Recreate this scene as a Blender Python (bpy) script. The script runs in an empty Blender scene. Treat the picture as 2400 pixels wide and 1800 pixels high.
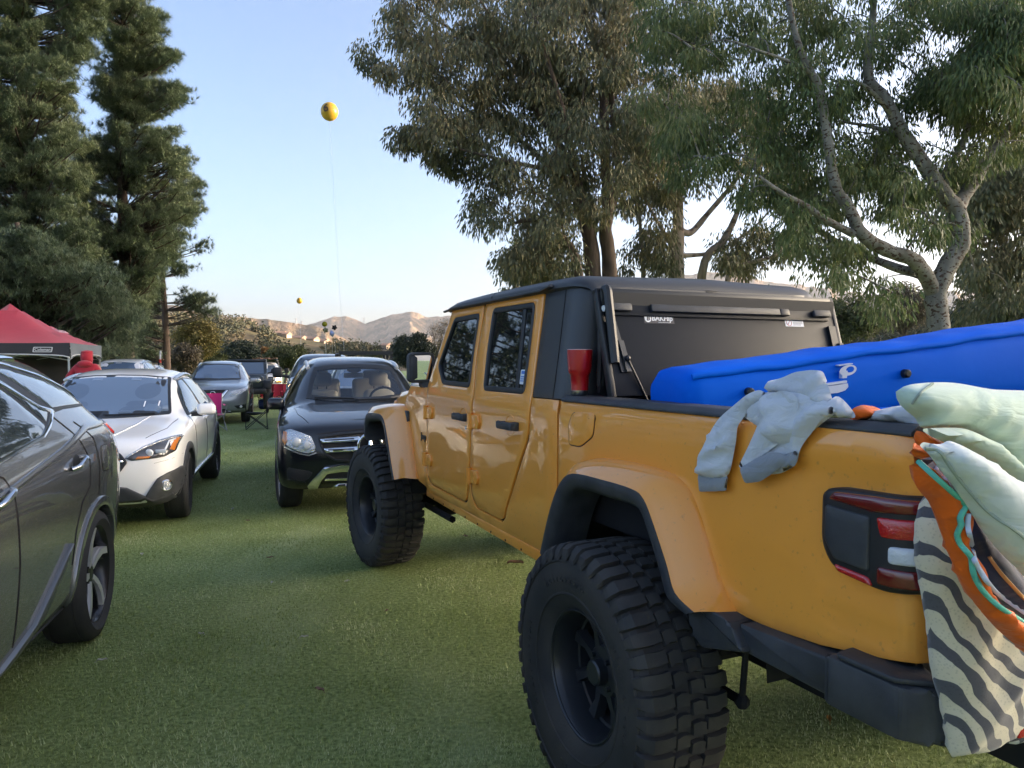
import bpy, bmesh, math, random
import numpy as np
from mathutils import Vector, Matrix
from mathutils.bvhtree import BVHTree
from mathutils.geometry import delaunay_2d_cdt
R = math.radians
random.seed(7)
rng = np.random.default_rng(11)
sc = bpy.context.scene
col = sc.collection

# ------------------------------------------------------------------ camera
CAM_Z, PITCH, FPX = 1.612, R(-1.807), 1762.3
cd = bpy.data.cameras.new('camera')
cam = bpy.data.objects.new('camera', cd)
col.objects.link(cam)
cam.location = (0, 0, CAM_Z)
cam.rotation_euler = (R(90) + PITCH, R(0.09), 0)
cd.sensor_width = 36.0
cd.lens = 36.0 * FPX / 2400.0
cd.clip_start = 0.05
cd.clip_end = 60000
sc.camera = cam

# ------------------------------------------------------------------ sky, sun, exposure
SUN_EL, SUN_AZ = R(7.5), R(82.0)          # azimuth clockwise from +Y (the view direction)
w = bpy.data.worlds.new('World')
sc.world = w
w.use_nodes = True
nt = w.node_tree
bg = nt.nodes['Background']
sky = nt.nodes.new('ShaderNodeTexSky')
sky.sky_type = 'NISHITA'
sky.sun_disc = False
sky.sun_elevation = SUN_EL
sky.sun_rotation = SUN_AZ
sky.altitude = 300
sky.air_density = 0.52
sky.dust_density = 5.8
sky.ozone_density = 1.0
nt.links.new(sky.outputs[0], bg.inputs[0])
bg.inputs[1].default_value = 0.1
sd = bpy.data.lights.new('sun', 'SUN')
sd.energy = 2.5
sd.angle = R(0.53)
sd.color = (1.0, 0.80, 0.62)
sun = bpy.data.objects.new('sun', sd)
col.objects.link(sun)
sv = Vector((math.sin(SUN_AZ) * math.cos(SUN_EL), math.cos(SUN_AZ) * math.cos(SUN_EL), math.sin(SUN_EL)))
sun.rotation_euler = sv.to_track_quat('Z', 'Y').to_euler()
sun.location = sv * 100
sc.view_settings.view_transform = 'Standard'
sc.view_settings.look = 'None'
sc.view_settings.exposure = 2.92
sc.view_settings.gamma = 1.0
sc.cycles.max_bounces = 8
sc.cycles.transparent_max_bounces = 12
sc.cycles.caustics_reflective = False
sc.cycles.caustics_refractive = False

# ------------------------------------------------------------------ placing things
def pt(px, py, D):
    """world point seen at photo pixel (px,py) when it stands D metres ahead"""
    x = (px - 1200) / FPX
    y = (900 - py) / FPX
    fy, fz = math.cos(PITCH), math.sin(PITCH)
    d = Vector((x, fy - y * fz, fz + y * fy))
    return Vector((0, 0, CAM_Z)) + d * (D / d.y)

def gz(y):
    return -0.012 * max(0.0, y - 10.0) if y < 90 else -0.96

# ------------------------------------------------------------------ materials
MATS = {}
def mat(name, c, rough=.5, metal=0., coat=0., var=None, bump=None, spec=.5, trans=0., alpha=1., emit=None, sheen=0., hue=None, coatr=.03, ior=None):
    if name in MATS:
        return MATS[name]
    m = bpy.data.materials.new(name)
    m.use_nodes = True
    n, l = m.node_tree.nodes, m.node_tree.links
    p = n['Principled BSDF']
    def S(k, v):
        p.inputs[k].default_value = v
    S('Base Color', (*c, 1)); S('Roughness', rough); S('Metallic', metal)
    S('Coat Weight', coat); S('Coat Roughness', coatr); S('Specular IOR Level', spec)
    S('Transmission Weight', trans); S('Alpha', alpha); S('Sheen Weight', sheen)
    if ior: S('IOR', ior)
    if emit:
        S('Emission Color', (*emit[:3], 1)); S('Emission Strength', emit[3])
    if var or bump:
        tc = n.new('ShaderNodeTexCoord')
    if var:                                   # var = (scale, amount, second colour)
        t = n.new('ShaderNodeTexNoise'); t.inputs['Scale'].default_value = var[0]; t.inputs['Detail'].default_value = 6
        l.new(tc.outputs['Object'], t.inputs['Vector'])
        r = n.new('ShaderNodeValToRGB')
        r.color_ramp.elements[0].position = .5 - var[1]; r.color_ramp.elements[1].position = .5 + var[1]
        r.color_ramp.elements[0].color = (*c, 1); r.color_ramp.elements[1].color = (*var[2], 1)
        l.new(t.outputs[0], r.inputs[0]); l.new(r.outputs[0], p.inputs['Base Color'])
    if bump:                                  # bump = (scale, strength, distance)
        t = n.new('ShaderNodeTexNoise'); t.inputs['Scale'].default_value = bump[0]; t.inputs['Detail'].default_value = 4
        l.new(tc.outputs['Object'], t.inputs['Vector'])
        b = n.new('ShaderNodeBump'); b.inputs['Strength'].default_value = bump[1]; b.inputs['Distance'].default_value = bump[2]
        l.new(t.outputs[0], b.inputs['Height']); l.new(b.outputs[0], p.inputs['Normal'])
    MATS[name] = m
    return m

def paint(name, c, metal=0., rough=.35, dust=.0):
    """car paint: coloured base under a clear coat, faint dust film and orange peel"""
    m = mat(name, c, rough=rough, metal=metal, coat=1., coatr=.012, spec=.25)
    n, l = m.node_tree.nodes, m.node_tree.links
    p = n['Principled BSDF']
    tc = n.new('ShaderNodeTexCoord')
    t = n.new('ShaderNodeTexNoise'); t.inputs['Scale'].default_value = 1.6; t.inputs['Detail'].default_value = 2
    l.new(tc.outputs['Object'], t.inputs['Vector'])
    b = n.new('ShaderNodeBump'); b.inputs['Strength'].default_value = .12; b.inputs['Distance'].default_value = .02
    l.new(t.outputs[0], b.inputs['Height']); l.new(b.outputs[0], p.inputs['Coat Normal'])
    if dust:
        t2 = n.new('ShaderNodeTexNoise'); t2.inputs['Scale'].default_value = 5; t2.inputs['Detail'].default_value = 8
        l.new(tc.outputs['Object'], t2.inputs['Vector'])
        mr = n.new('ShaderNodeMapRange'); mr.inputs[1].default_value = .4; mr.inputs[2].default_value = .8
        mr.inputs[3].default_value = .02; mr.inputs[4].default_value = .02 + dust
        l.new(t2.outputs[0], mr.inputs[0]); l.new(mr.outputs[0], p.inputs['Coat Roughness'])
        t3 = n.new('ShaderNodeTexNoise'); t3.inputs['Scale'].default_value = 55; t3.inputs['Detail'].default_value = 3; l.new(tc.outputs['Object'], t3.inputs['Vector'])
        m3 = n.new('ShaderNodeMapRange'); m3.inputs[1].default_value = .64; m3.inputs[2].default_value = .74; m3.inputs[3].default_value = 0; m3.inputs[4].default_value = .30; l.new(t3.outputs[0], m3.inputs[0])
        x3 = n.new('ShaderNodeMixRGB'); l.new(m3.outputs[0], x3.inputs[0]); x3.inputs[1].default_value = (*c, 1); x3.inputs[2].default_value = (.20, .13, .06, 1); l.new(x3.outputs[0], p.inputs['Base Color'])
    return m

def thin_glass(name, tint=(.80, .84, .86)):
    """a thin pane: mirror at grazing angles, clear straight on"""
    m = bpy.data.materials.new(name); m.use_nodes = True
    n, l = m.node_tree.nodes, m.node_tree.links
    t = n.new('ShaderNodeBsdfTransparent'); t.inputs[0].default_value = (*tint, 1)
    g = n.new('ShaderNodeBsdfGlossy'); g.inputs['Roughness'].default_value = .015
    f = n.new('ShaderNodeFresnel'); f.inputs[0].default_value = 1.95
    x = n.new('ShaderNodeMixShader'); l.new(f.outputs[0], x.inputs[0]); l.new(t.outputs[0], x.inputs[1]); l.new(g.outputs[0], x.inputs[2])
    l.new(x.outputs[0], n['Material Output'].inputs[0]); MATS[name] = m
    return m

def leafmat(name, c1, c2, c3, trans=.3, scale=.35, rough=.55, nw=1.5):
    """leaves: each one its own tone, clumps of differing hue, some light through"""
    m = bpy.data.materials.new(name); m.use_nodes = True
    n, l = m.node_tree.nodes, m.node_tree.links
    p = n['Principled BSDF']; p.inputs['Roughness'].default_value = rough; p.inputs['Specular IOR Level'].default_value = .35
    g = n.new('ShaderNodeNewGeometry')
    tc = n.new('ShaderNodeTexCoord')
    t = n.new('ShaderNodeTexNoise'); t.inputs['Scale'].default_value = scale; t.inputs['Detail'].default_value = 3
    l.new(tc.outputs['Object'], t.inputs['Vector'])
    a = n.new('ShaderNodeMath'); a.operation = 'MULTIPLY_ADD'; a.inputs[1].default_value = .55; 
    l.new(g.outputs['Random Per Island'], a.inputs[0])
    s = n.new('ShaderNodeMath'); s.operation = 'MULTIPLY_ADD'; s.inputs[1].default_value = nw; s.inputs[2].default_value = .23 - nw * .5
    l.new(t.outputs[0], s.inputs[0]); l.new(s.outputs[0], a.inputs[2])
    r = n.new('ShaderNodeValToRGB')
    e = r.color_ramp.elements
    e[0].position = .1; e[0].color = (*c1, 1); e[1].position = .95; e[1].color = (*c3, 1)
    k = e.new(.5); k.color = (*c2, 1)
    l.new(a.outputs[0], r.inputs[0]); l.new(r.outputs[0], p.inputs['Base Color'])
    tr = n.new('ShaderNodeBsdfTranslucent'); l.new(r.outputs[0], tr.inputs[0])
    mx = n.new('ShaderNodeMixShader'); mx.inputs[0].default_value = trans
    l.new(p.outputs[0], mx.inputs[1]); l.new(tr.outputs[0], mx.inputs[2])
    l.new(mx.outputs[0], n['Material Output'].inputs[0])
    return m

# ------------------------------------------------------------------ objects
def thing(name, label, cat, loc=(0, 0, 0), rotz=0., group=None):
    o = bpy.data.objects.new(name, None); col.objects.link(o)
    o.empty_display_size = .2
    o.location = loc; o.rotation_euler = (0, 0, rotz)
    o['label'] = label; o['category'] = cat
    if group: o['group'] = group
    return o

def tag(o, label, cat, group=None):
    o['label'] = label; o['category'] = cat
    if group: o['group'] = group
    return o

def put(name, me, parent=None, mats=None, ang=35):
    o = bpy.data.objects.new(name, me); col.objects.link(o)
    if parent is not None: o.parent = parent
    if mats is not None:
        for m in (mats if isinstance(mats, (list, tuple)) else [mats]): me.materials.append(m)
    if ang:
        me.polygons.foreach_set('use_smooth', np.ones(len(me.polygons), bool))
        me.set_sharp_from_angle(angle=R(ang))
    return o

def pydata(name, V, F, parent=None, mats=None, ang=35):
    me = bpy.data.meshes.new(name); me.from_pydata([tuple(v) for v in V], [], F); me.update()
    return put(name, me, parent, mats, ang)

def npmesh(name, V, k):
    """numpy verts (n*k,3): every k verts in a row are one face"""
    n = len(V)
    me = bpy.data.meshes.new(name)
    me.vertices.add(n); me.vertices.foreach_set('co', np.ascontiguousarray(V, np.float32).ravel())
    me.loops.add(n); me.loops.foreach_set('vertex_index', np.arange(n, dtype=np.int32))
    me.polygons.add(n // k); me.polygons.foreach_set('loop_start', np.arange(0, n, k, dtype=np.int32))
    me.update(); me.validate()
    return me

def dup(o, parent=None):
    c = o.copy(); col.objects.link(c); c.parent = parent
    for ch in list(o.children): dup(ch, c)
    return c

class B:
    """collects shapes into one bmesh, made into ONE mesh object"""
    def __init__(s): s.b = bmesh.new()
    def _new(s, geom, mi):
        for f in geom: f.material_index = mi
    def add(s, V, F, mi=0):
        vs = [s.b.verts.new(v) for v in V]
        fs = []
        for f in F:
            try: fs.append(s.b.faces.new([vs[i] for i in f]))
            except ValueError: pass
        s._new(fs, mi); return vs, fs
    def box(s, c, size, rot=None, bev=0., mi=0, seg=2, taper=None):
        hx, hy, hz = size[0] / 2, size[1] / 2, size[2] / 2
        V = []
        for z in (-1, 1):
            k = 1 if z < 0 or not taper else taper
            for x, y in ((-1, -1), (1, -1), (1, 1), (-1, 1)): V.append(Vector((x * hx * k, y * hy * k, z * hz)))
        M = Matrix.Translation(Vector(c)) @ (rot.to_4x4() if rot is not None else Matrix())
        vs, fs = s.add([M @ v for v in V], [(0, 3, 2, 1), (4, 5, 6, 7), (0, 1, 5, 4), (1, 2, 6, 5), (2, 3, 7, 6), (3, 0, 4, 7)], mi)
        if bev > 0:
            es = list({e for f in fs for e in f.edges})
            r = bmesh.ops.bevel(s.b, geom=es, offset=bev, segments=seg, affect='EDGES', profile=.5)
            s._new(r['faces'], mi)
        return s
    def tube(s, P, r, n=8, cap=True, mi=0, flat=1., up=None):
        P = [Vector(p) for p in P]
        rr = r if isinstance(r, (list, tuple, np.ndarray)) else [r] * len(P)
        V, F = [], []
        prev = None
        for i, p in enumerate(P):
            t = (P[min(i + 1, len(P) - 1)] - P[max(i - 1, 0)])
            if t.length < 1e-9: t = Vector((0, 0, 1))
            t.normalize()
            if prev is None:
                a = Vector(up) if up else (Vector((0, 0, 1)) if abs(t.z) < .9 else Vector((1, 0, 0)))
            else: a = prev
            a = (a - t * a.dot(t)).normalized(); prev = a
            b_ = t.cross(a)
            for k in range(n):
                g = 2 * math.pi * k / n
                V.append(p + a * (math.cos(g) * rr[i] * flat) + b_ * (math.sin(g) * rr[i]))
        for i in range(len(P) - 1):
            for k in range(n):
                F.append((i * n + k, i * n + (k + 1) % n, (i + 1) * n + (k + 1) % n, (i + 1) * n + k))
        if cap:
            F.append(tuple(range(n - 1, -1, -1))); F.append(tuple((len(P) - 1) * n + k for k in range(n)))
        s.add(V, F, mi); return s
    def lathe(s, prof, origin=(0, 0, 0), axis='y', n=32, mi=0, close=False):
        """prof = [(radius, along axis)]"""
        V, F = [], []
        o = Vector(origin)
        for r, t in prof:
            for k in range(n):
                g = 2 * math.pi * k / n
                c, d = r * math.cos(g), r * math.sin(g)
                V.append(o + (Vector((c, t, d)) if axis == 'y' else Vector((c, d, t)) if axis == 'z' else Vector((t, c, d))))
        for i in range(len(prof) - 1):
            for k in range(n):
                F.append((i * n + k, i * n + (k + 1) % n, (i + 1) * n + (k + 1) % n, (i + 1) * n + k))
        s.add(V, F, mi); return s
    def prism(s, poly, axis, d0, d1, bev=0., mi=0, seg=2):
        """poly in the two other axes; axis x: (y,z)  y: (x,z)  z: (x,y)"""
        def m(p, d): return {'x': (d, p[0], p[1]), 'y': (p[0], d, p[1]), 'z': (p[0], p[1], d)}[axis]
        n = len(poly)
        V = [m(p, d0) for p in poly] + [m(p, d1) for p in poly]
        F = [tuple(range(n)), tuple(range(2 * n - 1, n - 1, -1))] + [(i, (i + 1) % n, n + (i + 1) % n, n + i) for i in range(n)]
        vs, fs = s.add(V, F, mi)
        if bev > 0:
            es = list({e for f in fs for e in f.edges})
            r = bmesh.ops.bevel(s.b, geom=es, offset=bev, segments=seg, affect='EDGES', profile=.5)
            s._new(r['faces'], mi)
        return s
    def loft(s, rings, closed=True, cap=False, mi=0):
        n = len(rings[0]); V = [p for r in rings for p in r]; F = []
        for i in range(len(rings) - 1):
            for k in range(n if closed else n - 1):
                F.append((i * n + k, i * n + (k + 1) % n, (i + 1) * n + (k + 1) % n, (i + 1) * n + k))
        if cap:
            F.append(tuple(range(n - 1, -1, -1))); F.append(tuple((len(rings) - 1) * n + k for k in range(n)))
        s.add(V, F, mi); return s
    def sphere(s, c, r, seg=16, mi=0, scale=(1, 1, 1)):
        M = Matrix.Translation(Vector(c)) @ Matrix.Diagonal((*[r * k for k in scale], 1))
        g = bmesh.ops.create_uvsphere(s.b, u_segments=seg, v_segments=seg // 2 + 1, radius=1, matrix=M)
        fs = {f for v in g['verts'] for f in v.link_faces}
        s._new(fs, mi); return s
    def make(s, name, mats, parent=None, ang=35, recalc=True):
        if recalc: bmesh.ops.recalc_face_normals(s.b, faces=s.b.faces)
        me = bpy.data.meshes.new(name); s.b.to_mesh(me); s.b.free()
        return put(name, me, parent, mats, ang)

def smooth_path(P, n=6):
    """Catmull-Rom through the points"""
    P = [Vector(p) for p in P]; out = []
    for i in range(len(P) - 1):
        a, b, c, d = P[max(i - 1, 0)], P[i], P[i + 1], P[min(i + 2, len(P) - 1)]
        for k in range(n):
            t = k / n
            out.append(.5 * ((2 * b) + (c - a) * t + (2 * a - 5 * b + 4 * c - d) * t * t + (3 * b - a - 3 * c + d) * t ** 3))
    out.append(P[-1]); return out

def rnd(poly, r, n=4):
    """round the corners of a 2D polygon; r one radius or one per corner"""
    out = []; m = len(poly)
    for i in range(m):
        p = Vector(poly[i]); a = Vector(poly[i - 1]) - p; b = Vector(poly[(i + 1) % m]) - p
        ri = r[i] if isinstance(r, (list, tuple)) else r
        la, lb = a.length, b.length
        ri = min(ri, la * .45, lb * .45)
        if ri < 1e-4: out.append(tuple(p)); continue
        a.normalize(); b.normalize()
        q0, q2 = p + a * ri, p + b * ri
        for k in range(n + 1):
            t = k / n
            q = q0 * (1 - t) ** 2 + p * (2 * t * (1 - t)) + q2 * t * t
            out.append((q.x, q.y))
    return out

def area2(P): return sum(P[i - 1][0] * P[i][1] - P[i][0] * P[i - 1][1] for i in range(len(P))) / 2
def dens(P, sp):
    out = []
    for i in range(len(P)):
        a, b = Vector(P[i]), Vector(P[(i + 1) % len(P)])
        k = max(1, int((b - a).length / sp + .5))
        for j in range(k): out.append(tuple(a.lerp(b, j / k)))
    return out
def inset(P, d):
    """move a loop to its left by d"""
    n = len(P); out = []
    for i in range(n):
        p = Vector(P[i]); e0 = (p - Vector(P[i - 1])); e1 = (Vector(P[(i + 1) % n]) - p)
        if e0.length < 1e-9 or e1.length < 1e-9: out.append(tuple(p)); continue
        e0.normalize(); e1.normalize()
        n0, n1 = Vector((-e0.y, e0.x)), Vector((-e1.y, e1.x))
        m = n0 + n1; k = m.dot(m) / 2
        m = m / max(k, .6)
        out.append(tuple(p + m * d))
    return out
def pip(x, y, P):
    c = False; j = len(P) - 1
    for i in range(len(P)):
        if (P[i][1] > y) != (P[j][1] > y) and x < (P[j][0] - P[i][0]) * (y - P[i][1]) / (P[j][1] - P[i][1]) + P[i][0]: c = not c
        j = i
    return c

def patch(b, poly, surf, h=.012, base=-.012, bev=.006, sp=.05, holes=(), mi=0, bulge=None):
    """a panel of polygon outline laid on a surface surf(u,v)->(point, normal), h proud of it with rounded rim; added to B b"""
    loops = []
    for L, hole in [(poly, False)] + [(q, True) for q in holes]:
        L = [tuple(p) for p in L]
        if (area2(L) < 0) != hole: L = L[::-1]
        loops.append(dens(L, sp))
    rings = [(0, base), (0, h - bev), (.3 * bev, h - .3 * bev), (bev, h)] if bev > 0 else [(0, base), (0, h)]
    inner = [inset(L, rings[-1][0]) for L in loops]
    pts, edges = [], []
    for L in inner:
        o = len(pts); pts += [Vector(p) for p in L]; edges += [(o + i, o + (i + 1) % len(L)) for i in range(len(L))]
    nb = len(pts)
    xs = [p.x for p in pts]; ys = [p.y for p in pts]
    bx = np.array([(p.x, p.y) for p in pts])
    y = min(ys) + sp * .5; row = 0
    while y < max(ys):
        x = min(xs) + sp * (.25 + .5 * (row % 2))
        while x < max(xs):
            if pip(x, y, inner[0]) and not any(pip(x, y, q) for q in inner[1:]) and ((bx - (x, y)) ** 2).sum(1).min() > (sp * .55) ** 2:
                pts.append(Vector((x, y)))
            x += sp
        y += sp * .87; row += 1
    vo, eo, fo, ov, oe, of = delaunay_2d_cdt(pts, edges, [], 0, 1e-6)
    where = {}
    for i, lst in enumerate(ov):
        for k in lst: where[k] = i
    def place(p, hh):
        P, N = surf(p[0], p[1])
        if bulge: hh = hh + bulge(p[0], p[1])
        return P + N * hh
    V = [b.b.verts.new(place(p, rings[-1][1])) for p in vo]
    fs = []
    flip = None
    for f in fo:
        c = (vo[f[0]] + vo[f[1]] + vo[f[2]]) / 3
        if not pip(c.x, c.y, inner[0]) or any(pip(c.x, c.y, q) for q in inner[1:]): continue
        try: fs.append(b.b.faces.new([V[i] for i in f]))
        except ValueError: pass
    o = 0
    for li, L in enumerate(loops):
        n = len(L)
        top = [V[where[o + i]] for i in range(n)]; o += n
        for ins, hh in reversed(rings[:-1]):
            Q = inset(L, ins) if ins else L
            low = [b.b.verts.new(place(p, hh)) for p in Q]
            for i in range(n):
                try: fs.append(b.b.faces.new([low[i], low[(i + 1) % n], top[(i + 1) % n], top[i]]))
                except ValueError: pass
            top = low
    for f in fs: f.material_index = mi
    return b

def strip(path, wd):
    """polygon of a band of width wd along a 2D path"""
    P = [Vector(p) for p in path]; a, c = [], []
    for i, p in enumerate(P):
        t = (P[min(i + 1, len(P) - 1)] - P[max(i - 1, 0)]).normalized(); nn = Vector((-t.y, t.x))
        k = wd[i] if isinstance(wd, (list, tuple)) else wd
        a.append(tuple(p + nn * k / 2)); c.append(tuple(p - nn * k / 2))
    return a + c[::-1]

def text_mesh(name, body, size, M, m, parent, ext=.001, bold=0., shear=0., align='CENTER', space=1.):
    """lettering as a thin mesh: text lies in local XY, placed by matrix M"""
    cu = bpy.data.curves.new(name, 'FONT'); cu.body = body; cu.size = size; cu.extrude = ext
    cu.align_x = align; cu.align_y = 'CENTER'; cu.offset = bold; cu.shear = shear; cu.space_character = space
    cu.resolution_u = 4
    t = bpy.data.objects.new(name + '_t', cu); col.objects.link(t)
    dg = bpy.context.evaluated_depsgraph_get(); dg.update()
    me = bpy.data.meshes.new_from_object(t.evaluated_get(dg))
    bpy.data.objects.remove(t); bpy.data.curves.remove(cu)
    me.transform(M); me.name = name; me.materials.clear()
    return put(name, me, parent, m, 0)

def frame(o, x, y):
    """matrix with origin o, x axis, y axis (z = x cross y)"""
    x = Vector(x).normalized(); y = Vector(y); y = (y - x * y.dot(x)).normalized(); z = x.cross(y)
    M = Matrix((x, y, z)).transposed().to_4x4(); M.translation = Vector(o); return M

def evaluated(o):
    dg = bpy.context.evaluated_depsgraph_get(); dg.update()
    return bpy.data.meshes.new_from_object(o.evaluated_get(dg))
# ================================================================== THE SETTING
def vnoise(x, y, seed=0):
    """smooth value noise, numpy"""
    xi, yi = np.floor(x).astype(int), np.floor(y).astype(int)
    fx, fy = x - xi, y - yi
    fx = fx * fx * (3 - 2 * fx); fy = fy * fy * (3 - 2 * fy)
    def h(a, b):
        n = (a * 374761393 + b * 668265263 + seed * 1442695041) & 0x7fffffff
        n = ((n ^ (n >> 13)) * 1274126177) & 0x7fffffff
        return ((n ^ (n >> 16)) & 0xffff) / 65535.0
    return (h(xi, yi) * (1 - fx) + h(xi + 1, yi) * fx) * (1 - fy) + (h(xi, yi + 1) * (1 - fx) + h(xi + 1, yi + 1) * fx) * fy
def fbm(x, y, o=5, seed=0):
    t = 0; a = .5
    for i in range(o):
        t = t + a * vnoise(x, y, seed + i); x = x * 2.03 + 17.1; y = y * 2.03 + 5.3; a *= .5
    return t
def ridged(x, y, o=5, seed=0):
    t = 0; a = .55
    for i in range(o):
        t = t + a * (1 - np.abs(2 * vnoise(x, y, seed + i) - 1)); x = x * 2.1 + 11.7; y = y * 2.1 + 3.1; a *= .48
    return t

# --- lawn ground sheet
def ground_mat():
    m = bpy.data.materials.new('lawn'); m.use_nodes = True
    n, l = m.node_tree.nodes, m.node_tree.links
    p = n['Principled BSDF']; p.inputs['Roughness'].default_value = .75; p.inputs['Specular IOR Level'].default_value = .2
    tc = n.new('ShaderNodeTexCoord')
    def noise(scale, det, sx=1., sy=1., rot=0.):
        mp = n.new('ShaderNodeMapping'); mp.inputs['Scale'].default_value = (sx, sy, 1); mp.inputs['Rotation'].default_value = (0, 0, rot)
        l.new(tc.outputs['Object'], mp.inputs['Vector'])
        t = n.new('ShaderNodeTexNoise'); t.inputs['Scale'].default_value = scale; t.inputs['Detail'].default_value = det
        l.new(mp.outputs[0], t.inputs['Vector']); return t
    def ramp(src, a, b, c0, c1):
        r = n.new('ShaderNodeValToRGB'); r.color_ramp.elements[0].position = a; r.color_ramp.elements[1].position = b
        r.color_ramp.elements[0].color = (*c0, 1); r.color_ramp.elements[1].color = (*c1, 1)
        l.new(src.outputs[0], r.inputs[0]); return r
    def mix(f, a, b):
        x = n.new('ShaderNodeMixRGB'); l.new(f.outputs[0], x.inputs[0]); l.new(a.outputs[0], x.inputs[1])
        if isinstance(b, tuple): x.inputs[2].default_value = (*b, 1)
        else: l.new(b.outputs[0], x.inputs[2])
        return x
    base = ramp(noise(42, 9), .32, .68, (.125, .170, .042), (.37, .445, .165))
    pale = ramp(noise(1.3, 5, 1.0, .35, R(-16)), .52, .70, (0, 0, 0), (.55, .55, .55))
    c = mix(pale, base, (.42, .48, .24))
    dry = ramp(noise(.9, 6), .56, .75, (0, 0, 0), (.5, .5, .5))
    c = mix(dry, c, (.19, .21, .06))
    spots = ramp(noise(23, 3), .70, .78, (0, 0, 0), (.7, .7, .7))
    c = mix(spots, c, (.06, .075, .02))
    l.new(c.outputs[0], p.inputs['Base Color'])
    b = n.new('ShaderNodeBump'); b.inputs['Strength'].default_value = .8; b.inputs['Distance'].default_value = .03
    l.new(noise(140, 6).outputs[0], b.inputs['Height']); l.new(b.outputs[0], p.inputs['Normal'])
    return m
LAWN = ground_mat()
xs = np.concatenate([-np.geomspace(9000, 12, 40), np.linspace(-10, 10, 21), np.geomspace(12, 9000, 40)])
ys = np.concatenate([-np.geomspace(9000, 12, 24), np.linspace(-10, 100, 45), np.geomspace(110, 12000, 40)])
V = [(x, y, gz(y)) for y in ys for x in xs]
nx = len(xs)
F = [(j * nx + i, j * nx + i + 1, (j + 1) * nx + i + 1, (j + 1) * nx + i) for j in range(len(ys) - 1) for i in range(nx - 1)]
g = pydata('ground', V, F, None, LAWN); g['kind'] = 'structure'

# --- short mown blades over the near lawn
def blades():
    pts = []
    for d0, d1, den in ((1.7, 3.2, 9000), (3.2, 5, 5200), (5, 8, 2300), (8, 13, 800), (13, 20, 220)):
        a0, a1 = R(-37), R(36)
        n = int(den * (a1 - a0) / 2 * (d1 * d1 - d0 * d0))
        r = np.sqrt(rng.uniform(d0 * d0, d1 * d1, n)); a = rng.uniform(a0, a1, n)
        pts.append(np.stack([r * np.sin(a), r * np.cos(a), np.full(n, d0)], 1))
    P = np.concatenate(pts); n = len(P)
    k = fbm(P[:, 0] * 1.1, P[:, 1] * .5, 4, 3)
    h = rng.uniform(.008, .020, n) * (.7 + .7 * k) * (1 + .05 * P[:, 2])
    wd = rng.uniform(.0012, .0024, n) * (1 + .16 * P[:, 2])
    a = rng.uniform(0, 2 * np.pi, n); lean = rng.uniform(0.1, .95, n) * h
    z0 = np.where(P[:, 1] > 10, -.012 * (P[:, 1] - 10), 0)
    b = np.stack([P[:, 0], P[:, 1], z0 - .002], 1)
    s = np.stack([-np.sin(a), np.cos(a), np.zeros(n)], 1) * wd[:, None]
    t = b + np.stack([np.cos(a) * lean, np.sin(a) * lean, h], 1)
    V = np.stack([b - s, b + s, t], 1).reshape(-1, 3)
    return npmesh('grass', V, 3)
LG = leafmat('grass_blade', (.18, .24, .058), (.355, .43, .15), (.54, .58, .31), trans=.3, scale=1.25, rough=.5, nw=2.4)
gr = put('grass', blades(), None, LG, 0); gr['kind'] = 'stuff'

# --- unseen hill added right of the camera, shaped to throw evening shade over the lawn
DRY = mat('dry_slope', (.22, .165, .10), .95, var=(.004, .16, (.12, .115, .06)), spec=.1)
def added_shade_hill():
    sh = Vector((math.sin(SUN_AZ), math.cos(SUN_AZ), 0)); ac = Vector((-sh.y, sh.x, 0))
    V, F = [], []; na, nb = 81, 15
    for j in range(nb):
        for i in range(na):
            u = -2600 + 3700 * i / (na - 1); v = j / (nb - 1)
            e = max(0, 1 - (abs(u + 760) / 1830) ** 6)
            z = 222 * math.sin(math.pi * v) ** 1.2 * e * (.97 + .06 * float(fbm(np.array([u * .004]), np.array([v * 3.]))[0]))
            q = sh * (900 + 1200 * v) + ac * u
            V.append((q.x, q.y, z - 1.2))
    for j in range(nb - 1):
        for i in range(na - 1): F.append((j * na + i, j * na + i + 1, (j + 1) * na + i + 1, (j + 1) * na + i))
    o = pydata('hill', V, F, None, DRY); o['kind'] = 'structure'
added_shade_hill()

# --- mountains
MNT = bpy.data.materials.new('mountain_slope'); MNT.use_nodes = True
def mnt_mat():
    n, l = MNT.node_tree.nodes, MNT.node_tree.links
    p = n['Principled BSDF']; p.inputs['Roughness'].default_value = 1; p.inputs['Specular IOR Level'].default_value = .0
    tc = n.new('ShaderNodeTexCoord'); t = n.new('ShaderNodeTexNoise'); t.inputs['Scale'].default_value = .012; t.inputs['Detail'].default_value = 9; t.inputs['Roughness'].default_value = .65
    l.new(tc.outputs['Object'], t.inputs['Vector'])
    r = n.new('ShaderNodeValToRGB'); e = r.color_ramp.elements
    e[0].position = .38; e[0].color = (.10, .082, .05, 1); e[1].position = .62; e[1].color = (.29, .195, .13, 1)
    l.new(t.outputs[0], r.inputs[0]); l.new(r.outputs[0], p.inputs['Base Color'])
    b = n.new('ShaderNodeBump'); b.inputs['Strength'].default_value = 1; b.inputs['Distance'].default_value = 40
    l.new(t.outputs[0], b.inputs['Height']); l.new(b.outputs[0], p.inputs['Normal'])
mnt_mat()
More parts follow.
